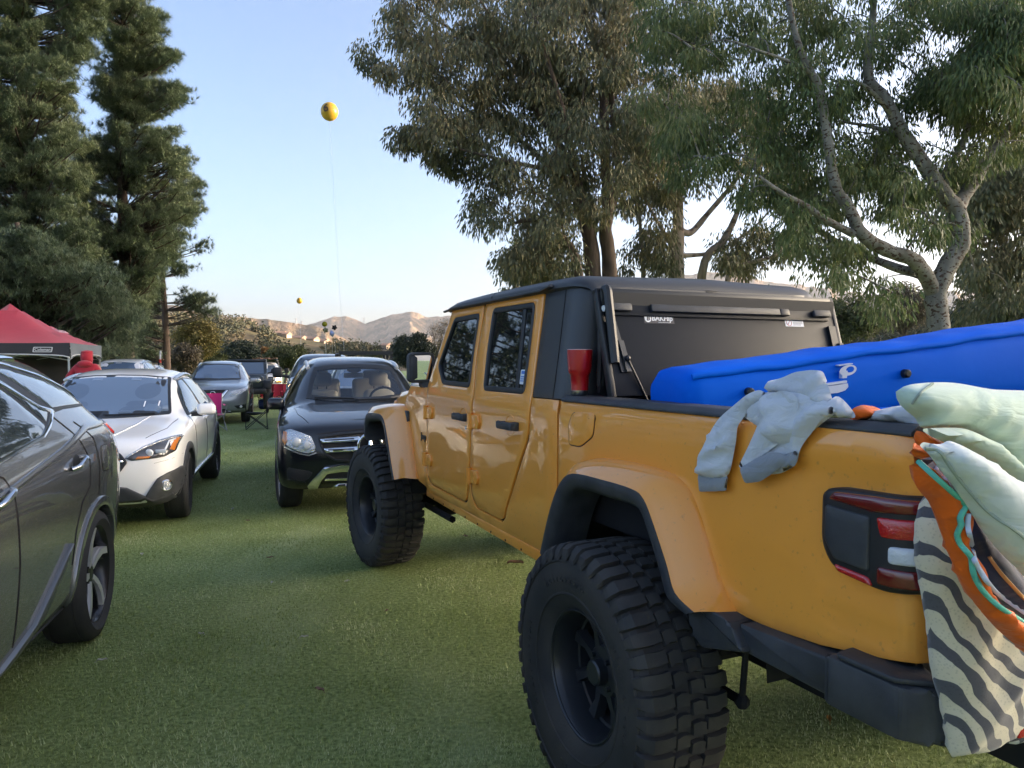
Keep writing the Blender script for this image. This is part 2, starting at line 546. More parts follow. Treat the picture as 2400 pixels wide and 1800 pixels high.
def range_mesh(name, sky_px, D, depth, base_z, spur, freq, seed, nx=260, ny=60, power=.85, m=None):
    xs = np.array([q[0] for q in sky_px], float); yy = np.array([q[1] for q in sky_px], float)
    px = np.linspace(xs[0], xs[-1], nx); py = np.interp(px, xs, yy)
    crest = np.array([pt(a, b, D).z for a, b in zip(px, py)]); crest = crest * (1 + .045 * (fbm(px / 14., px * 0 + seed, 3, seed) - .5)); X = (px - 1200) / FPX * D
    V = []
    for j in range(ny):
        s = j / (ny - 1) * 1.35
        d = D - depth + depth * s
        if s <= 1:
            e = s ** power
            warp = X + 320 * (fbm(X / 700, np.full(nx, s * 2.), 3, seed + 9) - .5)
            rn = ridged(warp * freq, np.full(nx, s * .8 + 3) + X * freq * .45, 5, seed)
            z = base_z + (crest - base_z) * e * np.maximum(.08, 1 - spur * (1 - s ** 7) * (1.05 - rn) * 1.55)
        else:
            z = base_z + (crest - base_z) * (1 - (s - 1) * 2.2)
        k = d / D
        V.append(np.stack([X * k ** .6, np.full(nx, d), z], 1))
    V = np.concatenate(V)
    F = [(j * nx + i, j * nx + i + 1, (j + 1) * nx + i + 1, (j + 1) * nx + i) for j in range(ny - 1) for i in range(nx - 1)]
    o = pydata(name, V, F, None, m or MNT, 0); o['kind'] = 'structure'
    me = o.data; me.polygons.foreach_set('use_smooth', np.ones(len(me.polygons), bool))
    return o
range_mesh('mountains', [(300, 800), (560, 790), (640, 772), (700, 764), (736, 756), (760, 748), (785, 740), (815, 739), (835, 745), (856, 756), (885, 746), (921, 733), (945, 732), (964, 727), (981, 732), (1002, 741), (1030, 739), (1080, 734), (1150, 722), (1250, 712), (1350, 700), (1450, 676), (1530, 655), (1600, 640), (1650, 632), (1720, 640), (1800, 655), (1900, 668), (2050, 690), (2200, 680), (2400, 690), (2900, 740)], 5200, 2300, 0, 1.3, 1 / 330., 4, 520, 100)
range_mesh('mountains', [(-200, 700), (200, 690), (380, 704), (430, 713), (460, 722), (478, 729), (505, 730), (560, 738), (600, 741), (640, 745), (690, 752), (736, 759), (775, 774), (810, 792), (840, 812), (870, 832), (900, 843)], 2600, 900, -1, 1.0, 1 / 130., 21, 260, 50, 1.0)
HILLM = mat('wooded_hill', (.075, .075, .04), .95, var=(.02, .15, (.17, .12, .07)), spec=.1)
HS = [(-500, 690), (300, 715), (430, 742), (505, 748), (570, 752), (620, 772), (680, 788), (740, 797), (820, 812), (900, 822), (1000, 828), (1200, 822), (1500, 790), (1800, 760), (2100, 740), (2500, 720), (3000, 720)]
hillside = range_mesh('hillside', HS, 440, 260, -1.1, .18, 1 / 45., 33, 200, 30, 1.0, HILLM)

# ================================================================== LEAVES AND TREES
def basis(d):
    d = d / np.linalg.norm(d, axis=1, keepdims=True)
    a = np.where(np.abs(d[:, 2:3]) < .9, np.array([[0, 0, 1.]]), np.array([[1., 0, 0]]))
    s = np.cross(d, a); s /= np.linalg.norm(s, axis=1, keepdims=True)
    return d, s, np.cross(s, d)
def leaf_quads(C, dr, L, W):
    """diamond leaves at C pointing along dr"""
    d, s, u = basis(dr); n = len(C)
    a = rng.uniform(0, 2 * np.pi, n)[:, None]
    s = s * np.cos(a) + u * np.sin(a)
    L = L[:, None]; W = W[:, None]
    return np.stack([C, C + d * L * .45 + s * W, C + d * L, C + d * L * .45 - s * W], 1).reshape(-1, 3)
def unit(n):
    v = rng.normal(size=(n, 3)); return v / np.linalg.norm(v, axis=1, keepdims=True)
def crown_leaves(C, rad, per, L, W, droop, flat=.8):
    """leaves round cluster centres C; droop 1 = hanging straight down"""
    n = len(C) * per
    k = np.repeat(np.arange(len(C)), per)
    r = rad[k] if hasattr(rad, '__len__') else np.full(n, rad)
    off = unit(n) * (rng.uniform(0, 1, n) ** .45 * r)[:, None]; off[:, 2] *= flat
    P = C[k] + off
    d = unit(n) * (1 - droop) + np.array([0, 0, -1.]) * droop + off / np.maximum(r, 1e-3)[:, None] * .35
    return leaf_quads(P, d, L * rng.uniform(.6, 1.3, n), W * rng.uniform(.6, 1.3, n))
def needle_tufts(T, dr, n, L, W):
    """brushes of n needles at each T, opening along dr"""
    k = np.repeat(np.arange(len(T)), n); m = len(k)
    d = dr[k] / np.linalg.norm(dr[k], axis=1, keepdims=True) * .75 + unit(m) * .75
    d, s, u = basis(d)
    L = (L * rng.uniform(.7, 1.2, m))[:, None]
    b = T[k] + unit(m) * .03
    tip = b + d * L; tip[:, 2] -= .12 * L[:, 0]
    return np.stack([b - s * W, b + s * W, tip], 1).reshape(-1, 3)

def in_poly_px(poly, n):
    P = np.array(poly); lo, hi = P.min(0), P.max(0); out = []
    while len(out) < n:
        x, y = rng.uniform(lo[0], hi[0]), rng.uniform(lo[1], hi[1])
        if pip(x, y, poly): out.append((x, y))
    return out

def limb_tree(name, label, cat, D, base, limbs, crowns, bark, leaf, group=None, per=46, L=.2, W=.022, droop=.72, rad=.55, nseg=6, twig=True, gap=.0, trunk_name='trunk'):
    """limbs: [([(px,py,dD)...], r0, r1)] drawn at depth D; crowns: [(polygon px, clusters, depth spread, depth shift)]"""
    bp = pt(base[0], base[1], D); bp.z = gz(D)
    t = thing(name, label, cat, bp, 0, group)
    b = B(); L3 = []
    for path, r0, r1 in limbs:
        P = smooth_path([pt(q[0], q[1], D + (q[2] if len(q) > 2 else 0)) - bp for q in path], 5)
        rr = np.linspace(r0, r1, len(P)); rr = [float(x * (1 + .05 * math.sin(i * 1.7))) for i, x in enumerate(rr)]
        b.tube(P, rr, 10)
        L3 += [(p, r) for p, r in zip(P, rr)]
    LP = np.array([p for p, r in L3])
    C = []
    for poly, n, spread, shift in crowns:
        for x, y in in_poly_px(poly, n):
            if gap and float(fbm(np.array([x / 70.]), np.array([y / 55.]), 3, int(D))[0]) < gap: continue
            d = D + shift + float(np.clip(rng.normal() * spread, -1.8 * spread, 1.8 * spread))
            C.append(pt(x, y, d) - bp)
    Cn = np.array(C)
    if twig:
        cost = np.linalg.norm(Cn[:, None, :] - LP[None], axis=2) + np.maximum(0, LP[None, :, 2] - Cn[:, None, 2]) * 1.5
        near = cost.argmin(1)
        order = np.argsort(cost.min(1))
        grown = LP.copy()
        for i in order[::1]:
            dd = np.linalg.norm(grown - Cn[i], axis=1) + np.maximum(0, grown[:, 2] - Cn[i, 2]) * 1.2
            j = int(dd.argmin()); a = Vector(grown[j]); c = Vector(Cn[i]); l = (c - a).length
            mid = a.lerp(c, .5) + Vector((rng.normal() * .06 * l, rng.normal() * .06 * l, .12 * l))
            P = smooth_path([a, mid, c], 3)
            r = min(.012 + .012 * l, .05)
            b.tube(P, list(np.linspace(r, .006, len(P))), 5, cap=False)
            grown = np.concatenate([grown, np.array([P[2], P[4], P[-1]])])
    b.make(trunk_name, bark, t, 60)
    V = crown_leaves(Cn + np.array([0, 0, -.15 * droop]), rng.uniform(.55, 1.35, len(Cn)) * rad, per, L, W, droop)
    put('crown', npmesh('crown', V, 4), t, leaf, 0)
    return t

def bark(name, c1, c2, spots=None, scale=(6, 6, 1.5)):
    m = bpy.data.materials.new(name); m.use_nodes = True
    n, l = m.node_tree.nodes, m.node_tree.links; p = n['Principled BSDF']; p.inputs['Roughness'].default_value = .9
    tc = n.new('ShaderNodeTexCoord'); mp = n.new('ShaderNodeMapping'); mp.inputs['Scale'].default_value = scale
    l.new(tc.outputs['Object'], mp.inputs[0])
    t = n.new('ShaderNodeTexNoise'); t.inputs['Scale'].default_value = 1; t.inputs['Detail'].default_value = 7; l.new(mp.outputs[0], t.inputs['Vector'])
    r = n.new('ShaderNodeValToRGB'); e = r.color_ramp.elements; e[0].position = .35; e[1].position = .65
    e[0].color = (*c1, 1); e[1].color = (*c2, 1); l.new(t.outputs[0], r.inputs[0]); last = r
    if spots:
        v = n.new('ShaderNodeTexNoise'); v.inputs['Scale'].default_value = spots[0]; v.inputs['Detail'].default_value = 1.5
        mp2 = n.new('ShaderNodeMapping'); mp2.inputs['Scale'].default_value = (1, 1, 1.6); l.new(tc.outputs['Object'], mp2.inputs[0]); l.new(mp2.outputs[0], v.inputs['Vector'])
        r2 = n.new('ShaderNodeValToRGB'); r2.color_ramp.elements[0].position = spots[1]; r2.color_ramp.elements[1].position = spots[1] + .04
        l.new(v.outputs[0], r2.inputs[0])
        x = n.new('ShaderNodeMixRGB'); l.new(r2.outputs[0], x.inputs[0]); l.new(r.outputs[0], x.inputs[1]); x.inputs[2].default_value = (*spots[2], 1); last = x
    l.new(last.outputs[0], p.inputs['Base Color'])
    b = n.new('ShaderNodeBump'); b.inputs['Strength'].default_value = .6; b.inputs['Distance'].default_value = .03
    l.new(t.outputs[0], b.inputs['Height']); l.new(b.outputs[0], p.inputs['Normal'])
    return m
BARK_PALE = bark('pale_gum_bark', (.125, .115, .095), (.27, .25, .22), (13, .57, (.075, .045, .03)))
BARK_TAN = bark('tan_gum_bark', (.26, .19, .14), (.46, .37, .29), (3, .62, (.15, .10, .075)))
BARK_DARK = bark('dark_bark', (.06, .042, .032), (.15, .105, .08))
BARK_PINE = bark('pine_bark', (.07, .045, .035), (.17, .115, .085))
GUM = leafmat('gum_leaf', (.09, .10, .05), (.17, .17, .09), (.32, .25, .13), .28, .30)
GUM2 = leafmat('green_gum_leaf', (.065, .10, .036), (.13, .165, .058), (.24, .24, .10), .30, .35)

# --- evening haze: one closed box of even thin air round everything
def haze():
    b = B(); b.box((0, 1300, 260), (20000, 22600, 526)); o = b.make('haze', [], None, 0); o['kind'] = 'stuff'
    m = bpy.data.materials.new('thin_haze'); m.use_nodes = True; n = m.node_tree.nodes; n.remove(n['Principled BSDF'])
    v = n.new('ShaderNodeVolumePrincipled'); v.inputs['Color'].default_value = (.80, .86, .95, 1); v.inputs['Density'].default_value = 4.8e-5; v.inputs['Anisotropy'].default_value = .2
    m.node_tree.links.new(v.outputs[0], n['Material Output'].inputs['Volume']); o.data.materials.append(m)
haze()
# ================================================================== TREES
G1 = 'gum trees along the right'
limb_tree('gum_tree', 'tall gum tree with dark forked trunks rising behind the orange truck cab', 'tree', 24, (1392, 985), [
    ([(1392, 985), (1391, 760), (1390, 640), (1380, 540), (1362, 470), (1341, 400), (1305, 330), (1250, 250), (1180, 180)], .34, .05),
    ([(1430, 985), (1429, 640), (1419, 540), (1426, 490), (1420, 380), (1416, 239), (1412, 179), (1389, 87), (1350, -10)], .26, .07),
    ([(1425, 500), (1450, 430), (1440, 300), (1428, 131), (1432, -10)], .14, .06),
    ([(1370, 985, -.5), (1357, 644, -.5), (1317, 557, -.6), (1265, 517, -.8), (1200, 524, -1)], .17, .04),
    ([(1366, 480), (1310, 420, .8), (1226, 334, 1.2), (1100, 260, 1.6), (960, 170, 1.5)], .12, .03),
    ([(1350, 430), (1290, 400, -1), (1200, 380, -1.5), (1080, 350, -1.8)], .1, .03),
    ([(1345, 405), (1330, 300, -1), (1290, 160, -1.5), (1240, 0, -1.5)], .12, .05),
    ([(1250, 250), (1100, 100), (980, 20)], .07, .03)],
    [([(905, -60), (910, 50), (870, 95), (835, 120), (850, 150), (905, 170), (950, 210), (985, 290), (1000, 330), (1030, 385), (1100, 405), (1115, 470), (1110, 520), (1165, 535), (1180, 580), (1250, 590), (1330, 545), (1400, 500), (1500, 420), (1640, 330), (1640, -60)], 520, 1.5, 0),
     ([(925, 298), (945, 325), (1000, 318), (1010, 285)], 10, .5, -.5), ([(1160, 560), (1180, 625), (1260, 650), (1340, 640), (1350, 540)], 34, 1., 0)],
    BARK_DARK, GUM, G1, per=200, L=.21, W=.027, gap=.33, rad=.62)
limb_tree('gum_tree', 'tan multi stemmed gum tree seen above the black truck roof', 'tree', 28, (1588, 985), [
    ([(1588, 985), (1586, 646), (1590, 531), (1587, 386), (1575, 250)], .36, .07),
    ([(1592, 540), (1620, 545, .5), (1659, 502, .8), (1727, 420, 1), (1780, 330, 1)], .15, .05),
    ([(1640, 985, .5), (1645, 646, .5), (1693, 569, .6), (1717, 526, .6), (1736, 473, .6), (1760, 380, .6)], .19, .06),
    ([(1690, 985, -.6), (1707, 651, -.6), (1741, 622, -.6), (1809, 603, -.8), (1860, 570, -.8)], .12, .04),
    ([(1585, 580), (1560, 550, -.5), (1530, 500, -.8), (1510, 460, -.8)], .09, .03),
    ([(1588, 600), (1550, 570, .5), (1515, 545, .8), (1490, 560, .8)], .08, .03),
    ([(1600, 600), (1680, 590, 1), (1760, 540, 1.2), (1800, 500, 1)], .09, .03),
    ([(1510, 985, 1), (1508, 640, 1), (1500, 520, 1), (1490, 400, 1)], .11, .04)],
    [([(1490, 560), (1470, 300), (1560, 180), (1800, 200), (1900, 420), (1880, 500), (1790, 440), (1700, 400), (1600, 440), (1560, 520)], 230, 1.5, 0),
     ([(1480, 520), (1570, 520), (1560, 640), (1460, 640)], 34, 1, 0), ([(1640, 600), (1730, 520), (1870, 560), (1850, 650), (1760, 640)], 44, 1.2, 0)],
    BARK_TAN, GUM, G1, per=190, L=.22, W=.028, gap=.36, rad=.65)
limb_tree('gum_tree', 'pale spotted gum tree with a leaning forked trunk behind the blue mattress', 'tree', 15.5, (2196, 1042), [
    ([(2196, 1042), (2199, 772), (2193, 690), (2223, 622), (2252, 569), (2243, 497), (2214, 458), (2166, 386), (2117, 313), (2074, 231), (2040, 193), (2035, 135), (2045, 72), (2050, -30)], .235, .06),
    ([(2190, 690), (2166, 641, -.2), (2137, 608, -.4), (2079, 588, -.5), (2021, 550, -.7), (1992, 492, -.8), (1958, 434, -.9), (1939, 313, -1), (1920, 207, -1), (1895, 159, -1), (1867, 87, -1), (1845, -20, -1)], .165, .05),
    ([(2244, 500), (2252, 473, .2), (2291, 415, .4), (2339, 338, .6), (2420, 260, .8)], .17, .09),
    ([(2150, 640, .2), (2090, 625, .6), (1963, 569, 1), (1847, 487, 1.2), (1770, 400, 1.2)], .11, .03),
    ([(2002, 550, -.7), (1944, 521, -1), (1886, 482, -1.2), (1833, 453, -1.4), (1780, 415, -1.5)], .08, .03),
    ([(2092, 270, 0), (2030, 205, -.5), (1975, 190, -.8)], .06, .02),
    ([(1905, 175, -1), (1850, 145, -1.2), (1780, 120, -1.4)], .05, .02),
    ([(2214, 458, .2), (2222, 400, .6), (2260, 330, .8), (2290, 220, 1)], .10, .04),
    ([(2125, 325), (2050, 300, .5), (1965, 285, .8)], .06, .02)],
    [([(1490, -60), (2460, -60), (2460, 330), (2330, 430), (2290, 560), (2150, 560), (2040, 480), (1900, 520), (1800, 480), (1700, 440), (1600, 420), (1520, 330)], 640, 1.3, 1.1),
     ([(1760, 440), (1900, 500), (2060, 590), (2120, 700), (2030, 740), (1960, 650), (1850, 600)], 60, 1, 0),
     ([(2080, 10), (2340, 10), (2330, 330), (2190, 330)], 95, .9, 1.8),
     ([(1950, 200), (2120, 330), (2140, 480), (1990, 420)], 40, .8, 1.8),
     ([(2220, 0), (2460, -20), (2460, 250), (2260, 200)], 120, .8, -1)],
    BARK_PALE, GUM2, G1, per=150, L=.17, W=.018, gap=.375, rad=.45)
limb_tree('gum_tree', 'leafy olive tree at far right behind the pale spotted trunk', 'tree', 34, (2370, 930), [
    ([(2370, 930), (2365, 700), (2350, 560), (2300, 450)], .25, .06), ([(2365, 700), (2420, 600), (2480, 500)], .14, .05), ([(2360, 620), (2290, 560), (2240, 540)], .1, .04)],
    [([(2170, 470), (2330, 360), (2520, 330), (2520, 760), (2230, 740), (2270, 640)], 190, 2, 0)], BARK_TAN, GUM, G1, per=200, L=.3, W=.045, gap=.28, rad=.9)
limb_tree('small_tree', 'slim young tree with wispy leaves beside the cab roof corner', 'tree', 33, (1207, 960), [
    ([(1207, 960), (1207, 680), (1206, 600), (1210, 560)], .17, .03)],
    [([(1140, 665), (1160, 630), (1195, 600), (1210, 550), (1245, 600), (1330, 640), (1330, 690), (1150, 690)], 60, 1., 0)], BARK_TAN, GUM2, None, per=60, L=.2, W=.024, rad=.45, gap=.3)

# --- pines on the left
PINE = leafmat('pine_needle', (.095, .135, .080), (.205, .25, .135), (.37, .39, .22), .2, .22, .5)
PINE_B = leafmat('bluish_pine_needle', (.08, .115, .075), (.155, .195, .115), (.27, .28, .17), .2, .22, .5)
def pine(label, D, trunk, crowns, leaf, tufts=28, need=21, L=.31, W=.0125, r0=.34, gap=.35, dead=0):
    bp = pt(trunk[0][0], trunk[0][1], D); bp.z = gz(D)
    t = thing('pine_tree', label, 'pine', bp, 0, 'pines on the left')
    b = B()
    P = smooth_path([bp * 0] + [pt(q[0], q[1], D) - bp for q in trunk[1:]], 6)
    b.tube(P, list(np.linspace(r0, .07, len(P))), 12)
    TP = np.array(P); T, Dr = [], []
    for poly, n, spread, shift in crowns:
        for x, y in in_poly_px(poly, n):
            if float(fbm(np.array([x / 55.]), np.array([y / 38.]), 3, int(D))[0]) < gap: continue
            c = pt(x, y, D + shift + float(np.clip(rng.normal(), -1.7, 1.7)) * spread) - bp
            h = np.abs(TP[:, 2] - (c.z - .25 * math.hypot(c.x - TP[:, 0].mean(), c.y)))
            a = Vector(TP[int(h.argmin())]); v = c - a
            if v.length < .05: continue
            mid = a.lerp(c, .55) + Vector((0, 0, -.05 * v.length)) + Vector(unit(1)[0] * .05 * v.length)
            Q = smooth_path([a, mid, c], 4)
            b.tube(Q, list(np.linspace(min(.02 + .010 * v.length, .07), .012, len(Q))), 5, cap=False)
            hd = Vector((v.x, v.y, .15 * v.length)).normalized()
            for k in range(tufts):
                s = rng.uniform(-.75, .5)
                o = Vector(unit(1)[0]) * rng.uniform(.05, .42); o.z *= .6
                T.append(c + hd * s * .8 + o); Dr.append(hd * .7 + o * 1.1 + Vector((0, 0, .45)))
    for k in range(dead):
        z = rng.uniform(.15, .6) * TP[-1][2]; a = Vector(TP[int(np.abs(TP[:, 2] - z).argmin())])
        an = rng.uniform(-2.8, -.2); l = rng.uniform(2.5, 4.5)
        e = a + Vector((math.cos(an) * l, math.sin(an) * l, rng.uniform(-.3, .9)))
        b.tube(smooth_path([a, a.lerp(e, .5) + Vector((0, 0, -.2)), e], 4), list(np.linspace(.035, .008, 9)), 5, cap=False)
    b.make('trunk', BARK_PINE, t, 60)
    put('crown', npmesh('crown', needle_tufts(np.array(T), np.array(Dr), need, L, W), 3), t, leaf, 0)
pine('tallest pine with its trunk showing against the sky, right of its row', 38, [(300, 930), (296, 700), (285, 400), (277, 230), (290, 60), (292, -120)],
     [([(228, -90), (340, -90), (348, 30), (380, 28), (384, 80), (362, 108), (408, 130), (412, 158), (372, 168), (375, 195), (438, 205), (434, 240), (395, 268), (330, 285), (280, 290), (262, 250), (215, 240), (228, 185), (240, 100)], 330, .9, 0),
      ([(230, 285), (330, 300), (402, 300), (412, 335), (446, 380), (440, 415), (465, 430), (462, 490), (430, 530), (430, 580), (380, 640), (330, 760), (180, 760), (170, 500), (190, 330)], 720, 1.6, 0)], PINE, gap=.28)
pine('broad pine at the left edge with crown cut by the photo frame', 33, [(60, 950), (70, 700), (60, 400), (50, 150), (40, -120)],
     [([(-80, -90), (72, -90), (72, 15), (112, 60), (95, 100), (60, 110), (40, 160), (-80, 180)], 170, 1, 0),
      ([(140, -90), (218, -90), (225, 60), (200, 140), (150, 150), (130, 100), (150, 60)], 120, .8, .5),
      ([(-80, 120), (60, 110), (150, 150), (165, 190), (160, 240), (172, 280), (200, 330), (190, 480), (230, 620), (190, 700), (-80, 720)], 780, 1.6, 0)], PINE, gap=.27)
pine('low bushy pine with bare grey twigs above the red canopy', 25, [(70, 1000), (75, 760), (60, 620), (40, 520)],
     [([(-80, 540), (60, 540), (170, 610), (260, 650), (310, 720), (320, 800), (270, 850), (-80, 860)], 560, 1.7, 0)], PINE, gap=.24, tufts=26, dead=26, r0=.3, L=.24)
pine('thin pine with sparse ragged branches at right end of pine row', 45, [(392, 910), (390, 800), (384, 690), (375, 560), (370, 450)],
     [([(330, 430), (420, 400), (470, 430), (465, 500), (440, 550), (486, 565), (478, 600), (430, 640), (330, 640)], 95, 1., 0), ([(415, 690), (455, 675), (500, 705), (495, 740), (440, 730)], 24, .6, 0),
      ([(300, 640), (370, 640), (370, 840), (290, 850)], 150, 1.4, 1.)], PINE_B, gap=.36, r0=.24)

for i, (az, D, lb) in enumerate(((-41, 30, 'pine standing left of the canopy, seen mirrored in the truck windows'), (-50, 26, 'pine farther left mirrored in the rear truck window'), (-60, 30, 'leftmost pine, mirrored in the orange truck paint'))):
    x0, y0 = math.sin(R(az)) * D, math.cos(R(az)) * D
    t = thing('pine_tree', lb, 'pine', (x0, y0, 0), 0, 'pines on the left'); b = B()
    b.tube([(0, 0, 0), (.1, 0, 8), (0, .1, 17)], [.32, .2, .05], 10); T, Dr = [], []
    for k in range(170):
        z = rng.uniform(1.2, 16.5); an = rng.uniform(0, 6.283); l = (1.1 + 3.6 * (1 - z / 17.5)) * rng.uniform(.5, 1.1); e = Vector((math.cos(an) * l, math.sin(an) * l, z + .1 * l))
        b.tube([(0, 0, z), Vector((0, 0, z)).lerp(e, .6) - Vector((0, 0, .1)), e], [.04, .03, .01], 5, cap=False)
        for _ in range(34):
            T.append(Vector((0, 0, z)).lerp(e, rng.uniform(.35, 1.05)) + Vector(unit(1)[0]) * rng.uniform(.05, .5)); Dr.append(Vector((math.cos(an), math.sin(an), .5)))
    b.make('trunk', BARK_PINE, t, 60); put('crown', npmesh('crown', needle_tufts(np.array(T), np.array(Dr), 12, .34, .024), 3), t, PINE, 0)

# --- shrubs and trees at the far edge of the lawn
def round_tree(name, label, D, px, py, wpx, hpx, leaf, n=60, per=260, L=.22, W=.055, rad=None, droop=.15, bare=False, group=None, cat='tree'):
    """crown centred on the pixel, trunk below it"""
    c = pt(px, py, D); k = D / FPX; wx, hz = wpx * k / 2, hpx * k / 2
    bp = Vector((c.x, c.y, gz(D)))
    t = thing(name, label, cat, bp, 0, group)
    b = B(); top = c.z - bp.z
    b.tube(smooth_path([(0, 0, 0), (.05 * wx, 0, top * .5), (0, 0, top)], 4), list(np.linspace(.05 * wx + .05, .04, 9)), 8)
    v = unit(n) * (rng.uniform(0, 1, n) ** .4)[:, None]
    C = np.stack([v[:, 0] * wx * .74, v[:, 1] * wx * .62, top + v[:, 2] * hz * .66], 1)
    C[:, 2] = np.maximum(C[:, 2], .3)
    for q in C:
        a = Vector((0, 0, max(.2, min(top, q[2] - .3 * math.hypot(q[0], q[1])) * .8)))
        e = Vector(q); b.tube(smooth_path([a, a.lerp(e, .5) + Vector((0, 0, .1 * (e - a).length)), e], 3), list(np.linspace(.02 * wx + .02, .01, 7)), 5, cap=False)
        if bare:
            for _ in range(9):
                f = e + Vector(unit(1)[0]) * rng.uniform(.3, .9) * .45 * wx + Vector((0, 0, .1 * hz))
                b.tube([e, e.lerp(f, .5) + Vector(unit(1)[0]) * .06, f], [.016, .011, .006], 4, cap=False)
    b.make('trunk', BARK_TAN if bare else BARK_DARK, t, 60)
    rr = (rad or .34 * min(wx, hz))
    put('crown', npmesh('crown', crown_leaves(C, rng.uniform(.7, 1.25, n) * rr, per, L, W, droop), 4), t, leaf, 0)
    return t
OLIVE = leafmat('olive_leaf', (.055, .065, .025), (.095, .105, .04), (.15, .15, .06), .25, .5)
YELLOW = leafmat('yellowing_leaf', (.10, .095, .03), (.18, .15, .045), (.24, .18, .06), .3, .5)
DARKL = leafmat('dark_oak_leaf', (.022, .032, .022), (.040, .052, .034), (.075, .085, .055), .15, .5)
BROWNL = leafmat('brown_leaf', (.085, .070, .045), (.13, .105, .07), (.18, .14, .09), .25, .5)
RUST = leafmat('rust_leaf', (.16, .08, .03), (.24, .12, .045), (.28, .16, .06), .3, .5)
EDGE = 'trees along the far edge of the lawn'
round_tree('broadleaf_tree', 'yellowing tree right of the thin pine trunk', 58, 462, 795, 120, 130, YELLOW, 60, 210, .22, .06, group=EDGE)
round_tree('broadleaf_tree', 'brown leafed tree low below the yellowing one', 52, 432, 840, 90, 90, BROWNL, 45, 180, .21, .05, group=EDGE)
round_tree('broadleaf_tree', 'dark round oak behind the silver crossover roof', 78, 566, 832, 96, 84, DARKL, 70, 225, .26, .07, group=EDGE)
round_tree('shrub', 'small rust coloured bush beside the dark round oak', 88, 617, 826, 32, 44, RUST, 16, 180, .24, .07, cat='shrub')
round_tree('broadleaf_tree', 'wide olive tree left of the grey pickup', 84, 668, 836, 130, 72, OLIVE, 75, 225, .27, .07, group=EDGE)
round_tree('broadleaf_tree', 'olive green tree below the yellowing one, left of the dark oak', 70, 505, 845, 70, 60, OLIVE, 40, 180, .24, .07, group=EDGE)
round_tree('broadleaf_tree', 'dark dense tree left of the truck mirror', 60, 968, 822, 108, 104, DARKL, 75, 240, .23, .06, group=EDGE)
round_tree('bare_tree', 'bare grey brown tree against the mountains beside the cab pillar', 46, 1045, 800, 100, 130, BROWNL, 34, 66, .13, .02, droop=.1, bare=True)
round_tree('broadleaf_tree', 'olive tree behind the roof rack of the parked car', 95, 880, 838, 60, 44, OLIVE, 26, 180, .27, .07, group=EDGE)
for i, (px, py, D, wp, hp, lf, lb) in enumerate([
        (1985, 745, 62, 190, 150, OLIVE, 'olive tree mass right of the raised tonneau panel'),
        (2120, 720, 75, 150, 160, BROWNL, 'brown grey tree seen left of the pale spotted trunk'),
        (2290, 745, 55, 190, 130, DARKL, 'dark tree behind the mattress, right of the pale spotted trunk'),
        (1790, 720, 70, 190, 130, OLIVE, 'olive tree showing just above the right roof corner'),
        (1300, 740, 90, 260, 120, BROWNL, 'brown tree hidden mostly by the cab roof')]):
    round_tree('broadleaf_tree', lb, D, px, py, wp, hp, lf, 70, 200, .25, .066, group=EDGE)

# --- far wood covering the hillside (one mass)
hs = [(657, 780, 430, 22, 8, 0), (672, 783, 428, 12, 7, 1), (700, 791, 440, 26, 8, 0), (722, 793, 452, 14, 6, 1), (733, 794, 438, 20, 10, 0), (752, 799, 446, 14, 7, 1), (762, 800, 430, 10, 6, 0), (588, 795, 395, 22, 9, 1), (905, 809, 400, 14, 6, 0)]
def far_wood():
    me = hillside.data; co = np.empty(len(me.vertices) * 3, np.float32); me.vertices.foreach_get('co', co); co = co.reshape(-1, 3)
    nxh = 200; nyh = 30
    G = co.reshape(nyh, nxh, 3)
    C = []
    for _ in range(2900):
        i = rng.uniform(0, nxh - 1.01); j = rng.uniform(2, 23.5)
        a, b_ = int(i), int(j)
        p = G[b_, a] + (G[b_, a + 1] - G[b_, a]) * (i - a) + (G[b_ + 1, a] - G[b_, a]) * (j - b_)
        if float(fbm(np.array([p[0] / 45.]), np.array([p[1] / 45.]), 3, 5)[0]) < .30: continue
        qx = 1200 + p[0] / p[1] * FPX; qy = 844 - (p[2] + 6.5 - CAM_Z) / p[1] * FPX
        if any(abs(qx - h_[0]) < h_[3] * .5 + 8 and p[1] < h_[2] + 12 and qy < h_[1] + 4 for h_ in hs): continue
        C.append(p + np.array([0, 0, rng.uniform(1.5, 3.)]))
    C = np.array(C); h = rng.uniform(1.8, 4.2, len(C))
    return npmesh('hillside_wood', crown_leaves(C, h, 75, 1.5, .42, .15, .95), 4)
WOOD = leafmat('far_wood_leaf', (.035, .045, .028), (.075, .075, .038), (.14, .105, .055), .15, .035, .8)
fw_ = put('hillside_wood', far_wood(), None, WOOD, 0); fw_['kind'] = 'stuff'
